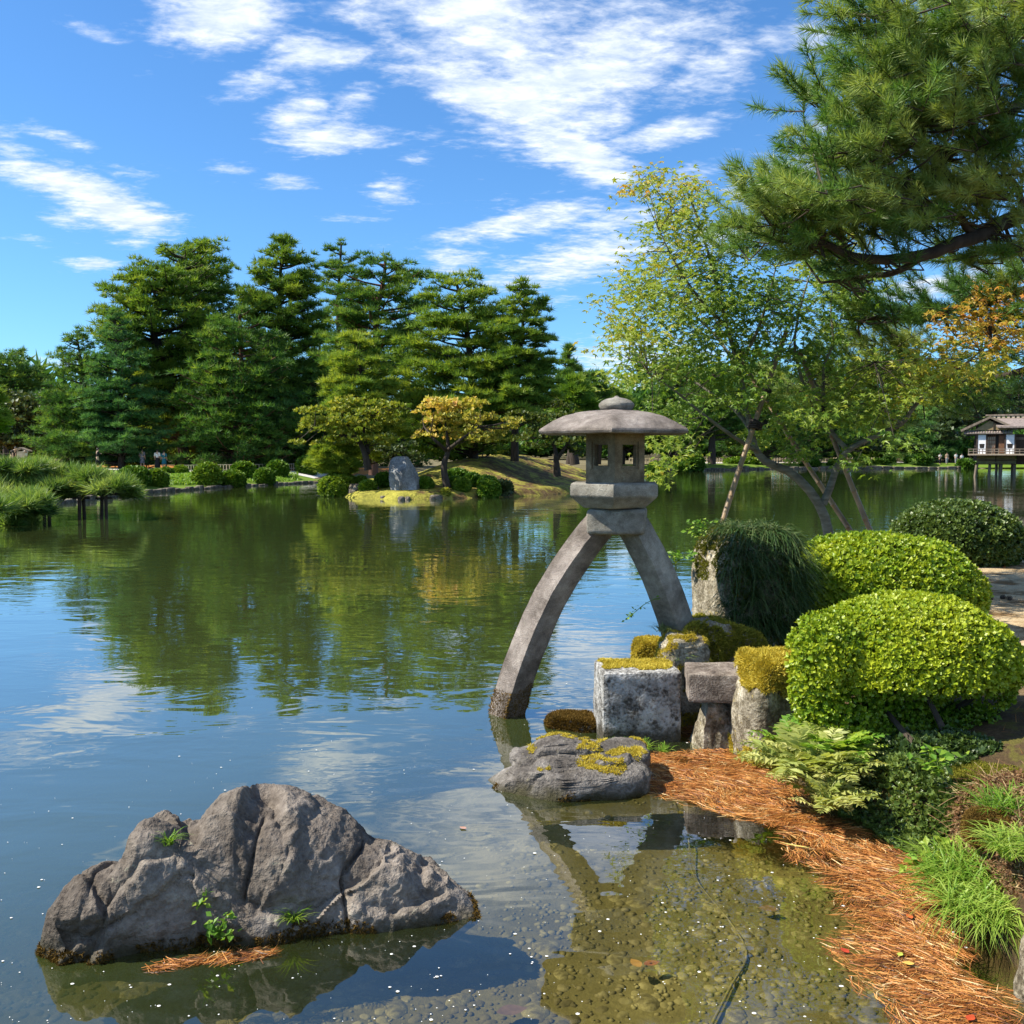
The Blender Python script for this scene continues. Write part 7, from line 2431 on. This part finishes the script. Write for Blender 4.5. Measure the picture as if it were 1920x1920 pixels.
# ------------------------------------------------------------------ tea pavilion on stilts over the water
def pavilion():
    Y = 92.0
    k = Y / FPX
    X = lambda px: at(px, 850, Y)[0]
    Z = lambda py: at(1860, py, Y)[2]
    x0, x1 = X(1832), X(1903)
    zf, zr = Z(852), Z(814)
    cx = (x0 + x1) / 2
    root = thing('tea_pavilion', (cx, Y, 0), 'white walled wooden tea pavilion on stilts over the water at the right', 'pavilion')
    W = x1 - x0
    dep = 4.4
    B = lambda name, mat, *boxes: [Buf().box(*bb).build(name, MAT[mat], root) for bb in boxes]
    xe = X(2010)                                             # the wing goes on beyond the frame
    # floor and skirts
    B('floor_deck', 'wood_grey', (((X(1817) + xe) / 2, Y + 1.6, zf - .05), (xe - X(1817), dep + 1.6, .10)))
    B('lower_wall', 'ochre_wall', ((cx, Y + .55, Z(857.5)), (W, .10, Z(853.5) - Z(862))), ((cx, Y + .55, Z(866)), (W, .10, Z(863.6) - Z(869))))
    B('floor_beam', 'wood_dark', ((cx, Y + .5, Z(862.8)), (W + .1, .16, .10)), ((cx, Y + .45, Z(870)), (W + .25, .2, .12)), ((cx, Y + .5, Z(857.5)), (.10, .14, Z(853) - Z(870))))
    B('wing_lower_wall', 'wood_dark', (((x1 + xe) / 2 + .1, Y + 1.2, Z(862)), (xe - x1, .1, Z(853) - Z(871))))
    # walls
    for a, b_ in ((1833, 1849), (1884, 1901)):
        p = Buf().box(((X(a) + X(b_)) / 2, Y + .5, (zf + zr) / 2), (X(b_) - X(a), .12, zr - zf - .05)).build('white_wall_panel', MAT['plaster'], root)
        m = (X(a) + X(b_)) / 2
        w = .24 if a < 1850 else .27
        vb = Buf()
        for sx in (-1, 1):
            pass
        V = [(m - w * .8, Y + .425, Z(840)), (m + w * .8, Y + .425, Z(840)), (m + w, Y + .425, Z(832)), (m - w, Y + .425, Z(832))]
        V = V + [(a_, b2 + .03, c_) for a_, b2, c_ in V]
        vb.add(V, [[0, 1, 2, 3], [4, 7, 6, 5], [0, 4, 5, 1], [1, 5, 6, 2], [2, 6, 7, 3], [3, 7, 4, 0]])
        vb.build('window', MAT['dark_void'], p)
    B('door_panel', 'wood_brown', ((X(1878), Y + .62, (zf + zr) / 2), (X(1883) - X(1871), .06, zr - zf - .2)))
    B('dark_opening', 'dark_void', ((X(1866), Y + .78, (zf + zr) / 2), (X(1884) - X(1849), .06, zr - zf)))
    lat = Buf().box((X(1858), Y + .70, (zf + zr) / 2 - .1), (X(1866) - X(1850), .04, zr - zf - .3)).build('lattice_screen', MAT['bamboo_pale'], root)
    for q in range(5):
        Buf().box((X(1851 + 3.5 * q), Y + .66, (zf + zr) / 2), (.06, .05, zr - zf - .1)).build('muntin', MAT['wood_brown'], lat)
    for q in range(5):
        Buf().box((X(1858), Y + .655, zf + .25 + q * .36), (X(1866) - X(1850), .05, .05)).build('muntin', MAT['wood_brown'], lat)
    B('post', 'wood_dark', *[((X(a), Y + .5, (zf + zr) / 2), (.16, .18, zr - zf)) for a in (1832, 1849.7, 1883.6, 1902)])
    B('side_wall', 'plaster', ((x0 + .05, Y + 2.7, (zf + zr) / 2), (.10, 4.2, zr - zf)))
    B('back_wall', 'wood_dark', (((x0 + xe) / 2, Y + 4.8, (zf + zr) / 2), (xe - x0, .1, zr - zf)))
    B('wing_wall', 'wood_dark', (((x1 + xe) / 2, Y + 1.4, (zf + zr) / 2), (xe - x1, .1, zr - zf)))
    B('wing_screen', 'wood_grey', ((X(1912), Y + 1.32, Z(822)), (X(1925) - X(1905), .05, .25)))
    # railing
    for a in (1817, 1826, 1837, 1843, 1849, 1860, 1872, 1884, 1892, 1898, 1910):
        Buf().box((X(a), Y - .62, (zf + Z(842)) / 2), (.07, .07, Z(842) - zf)).build('railing_post', MAT['wood_grey'], root)
    for py in (842, 846.5):
        Buf().box(((X(1816) + xe) / 2, Y - .62, Z(py)), (xe - X(1816), .08, .07)).build('railing', MAT['wood_grey'], root)
    B('deck_edge', 'bamboo_pale', (((X(1816) + xe) / 2, Y - .70, zf - .02), (xe - X(1816), .10, .14)))
    # stilts
    for a, yy, lean in ((1828, 0.5, -.25), (1851, .6, -.1), (1858, 1.8, 0), (1872, .6, -.1), (1884, 1.8, .05), (1896, .6, .0), (1862, 3.8, 0), (1835, 3.6, 0), (1909, 1.6, 0), (1915, 3.4, 0), (1930, 1.6, 0)):
        yq = Y + yy
        Buf().tube([(at(a, 850, yq)[0] + lean, yq, -1.0), (at(a, 850, yq)[0], yq, Z(869))], .14, 8).build('stilt', MAT['wood_grey'], root, smooth=True)
    # gable roof facing the water, and the long roof behind it
    def roof(name, pts, th, mat, y0, y1, up=(0, 0, 1)):
        V = []
        for x, z in pts:
            for y in (y0, y1):
                V += [[x, y, z], [x, y, z + th]]
        F = []
        n = len(pts)
        for i in range(n - 1):
            a = 4 * i
            F += [[a + 1, a + 5, a + 7, a + 3], [a, a + 2, a + 6, a + 4], [a, a + 4, a + 5, a + 1], [a + 2, a + 3, a + 7, a + 6]]
        F += [[0, 1, 3, 2], [4 * n - 4, 4 * n - 2, 4 * n - 1, 4 * n - 3]]
        return Buf().add(V, F).build(name, mat, root)
    xm = X(1855)
    roof('gable_roof', [(X(1801), Z(808)), (X(1825), Z(797)), (xm, Z(783)), (X(1880), Z(794.5)), (X(1905), Z(806))], .16, MAT['shingle'], Y + .12, Y + 5.2)
    for (xa, za, xb, zb_) in ((X(1801), Z(807), xm, Z(782)), (xm, Z(782), X(1905), Z(805))):
        b = Buf()
        d = np.array([xb - xa, 0, zb_ - za])
        L = np.linalg.norm(d)
        an = math.atan2(d[2], d[0])
        tilt = np.array([[math.cos(an), 0, -math.sin(an)], [0, 1, 0], [math.sin(an), 0, math.cos(an)]])
        b.box(((xa + xb) / 2, Y + .07, (za + zb_) / 2), (L, .08, .20), 0, 0, .5, tilt)
        b.build('barge_board', MAT['wood_grey'], root)
    g = Buf()
    g.add([(X(1826), Y + .35, Z(806)), (X(1888), Y + .35, Z(806)), (xm, Y + .35, Z(788)), (X(1826), Y + .5, Z(806)), (X(1888), Y + .5, Z(806)), (xm, Y + .5, Z(788))], [[0, 1, 2], [3, 5, 4]])
    g.build('gable_wall', MAT['ochre_wall'], root)
    B('gable_strut', 'wood_dark', ((xm + .35, Y + .3, Z(798)), (.08, .08, Z(790) - Z(806))))
    # small tiled eave below the gable
    for q in range(18):
        xq = X(1807) + (X(1897) - X(1807)) * (q + .5) / 18
        b = Buf()
        w = (X(1897) - X(1807)) / 18
        a = np.linspace(0, math.pi, 6)
        V = [[xq + math.cos(t) * w * .46, y, z + math.sin(t) * .10] for (y, z) in ((Y + .16, Z(812.5)), (Y + .6, Z(807))) for t in a]
        V += [[xq + math.cos(t) * w * .30, y, z + math.sin(t) * .02 - .05] for (y, z) in ((Y + .16, Z(812.5)), (Y + .6, Z(807))) for t in a]
        F = [[i, i + 1, i + 7, i + 6] for i in range(5)] + [[12 + i, 18 + i, 19 + i, 13 + i] for i in range(5)] + [[i, 12 + i, 13 + i, i + 1] for i in range(5)] + [[0, 6, 18, 12], [5, 17, 23, 11]]
        b.add(V, F).build('tile', MAT['shingle'], root)
    B('eave_beam', 'wood_dark', (((X(1807) + X(1897)) / 2, Y + .42, Z(814) + .02), (X(1899) - X(1806), .25, .08)))
    # long main roof running off to the right, ridge carried on blocks
    V = [(X(1853), Y + .9, Z(787)), (xe, Y + .9, Z(787) - .0), (xe, Y + 3.4, Z(779)), (X(1846), Y + 3.4, Z(779))]
    V = [(X(1870), Y - .3, Z(802.5)), (xe, Y - .3, Z(802.5)), (xe, Y + 3.0, Z(784)), (X(1850), Y + 3.0, Z(784)), (X(1850), Y + 6, Z(803)), (xe, Y + 6, Z(803))]
    V2 = [(a, b_, c_ + .14) for a, b_, c_ in V]
    Buf().add(V + V2, [[6, 7, 8, 9], [9, 8, 11, 10], [0, 3, 2, 1], [3, 4, 5, 2], [0, 1, 7, 6], [0, 6, 9, 3], [3, 9, 10, 4], [4, 10, 11, 5], [1, 2, 8, 7], [2, 5, 11, 8]]).build('main_roof', MAT['shingle'], root)
    for q in range(12):
        Buf().box((X(1853 + 9 * q + 9), Y + 3.0, Z(781)), (.28, .5, .26)).build('ridge_block', MAT['bamboo_pale'], root)
    Buf().box(((X(1846) + xe) / 2, Y + 3.0, Z(776.5)), (xe - X(1846), .6, .16)).build('ridge_beam', MAT['wood_grey'], root)
    Buf().box(((X(1850) + xe) / 2, Y + 3.0, Z(783.5)), (xe - X(1850), .55, .12)).build('ridge_beam', MAT['wood_dark'], root)

    root.rotation_euler = (0, 0, -R(26))                     # its gable end looks straight over the water
    root.scale = (.92, 1, 1)


pavilion()
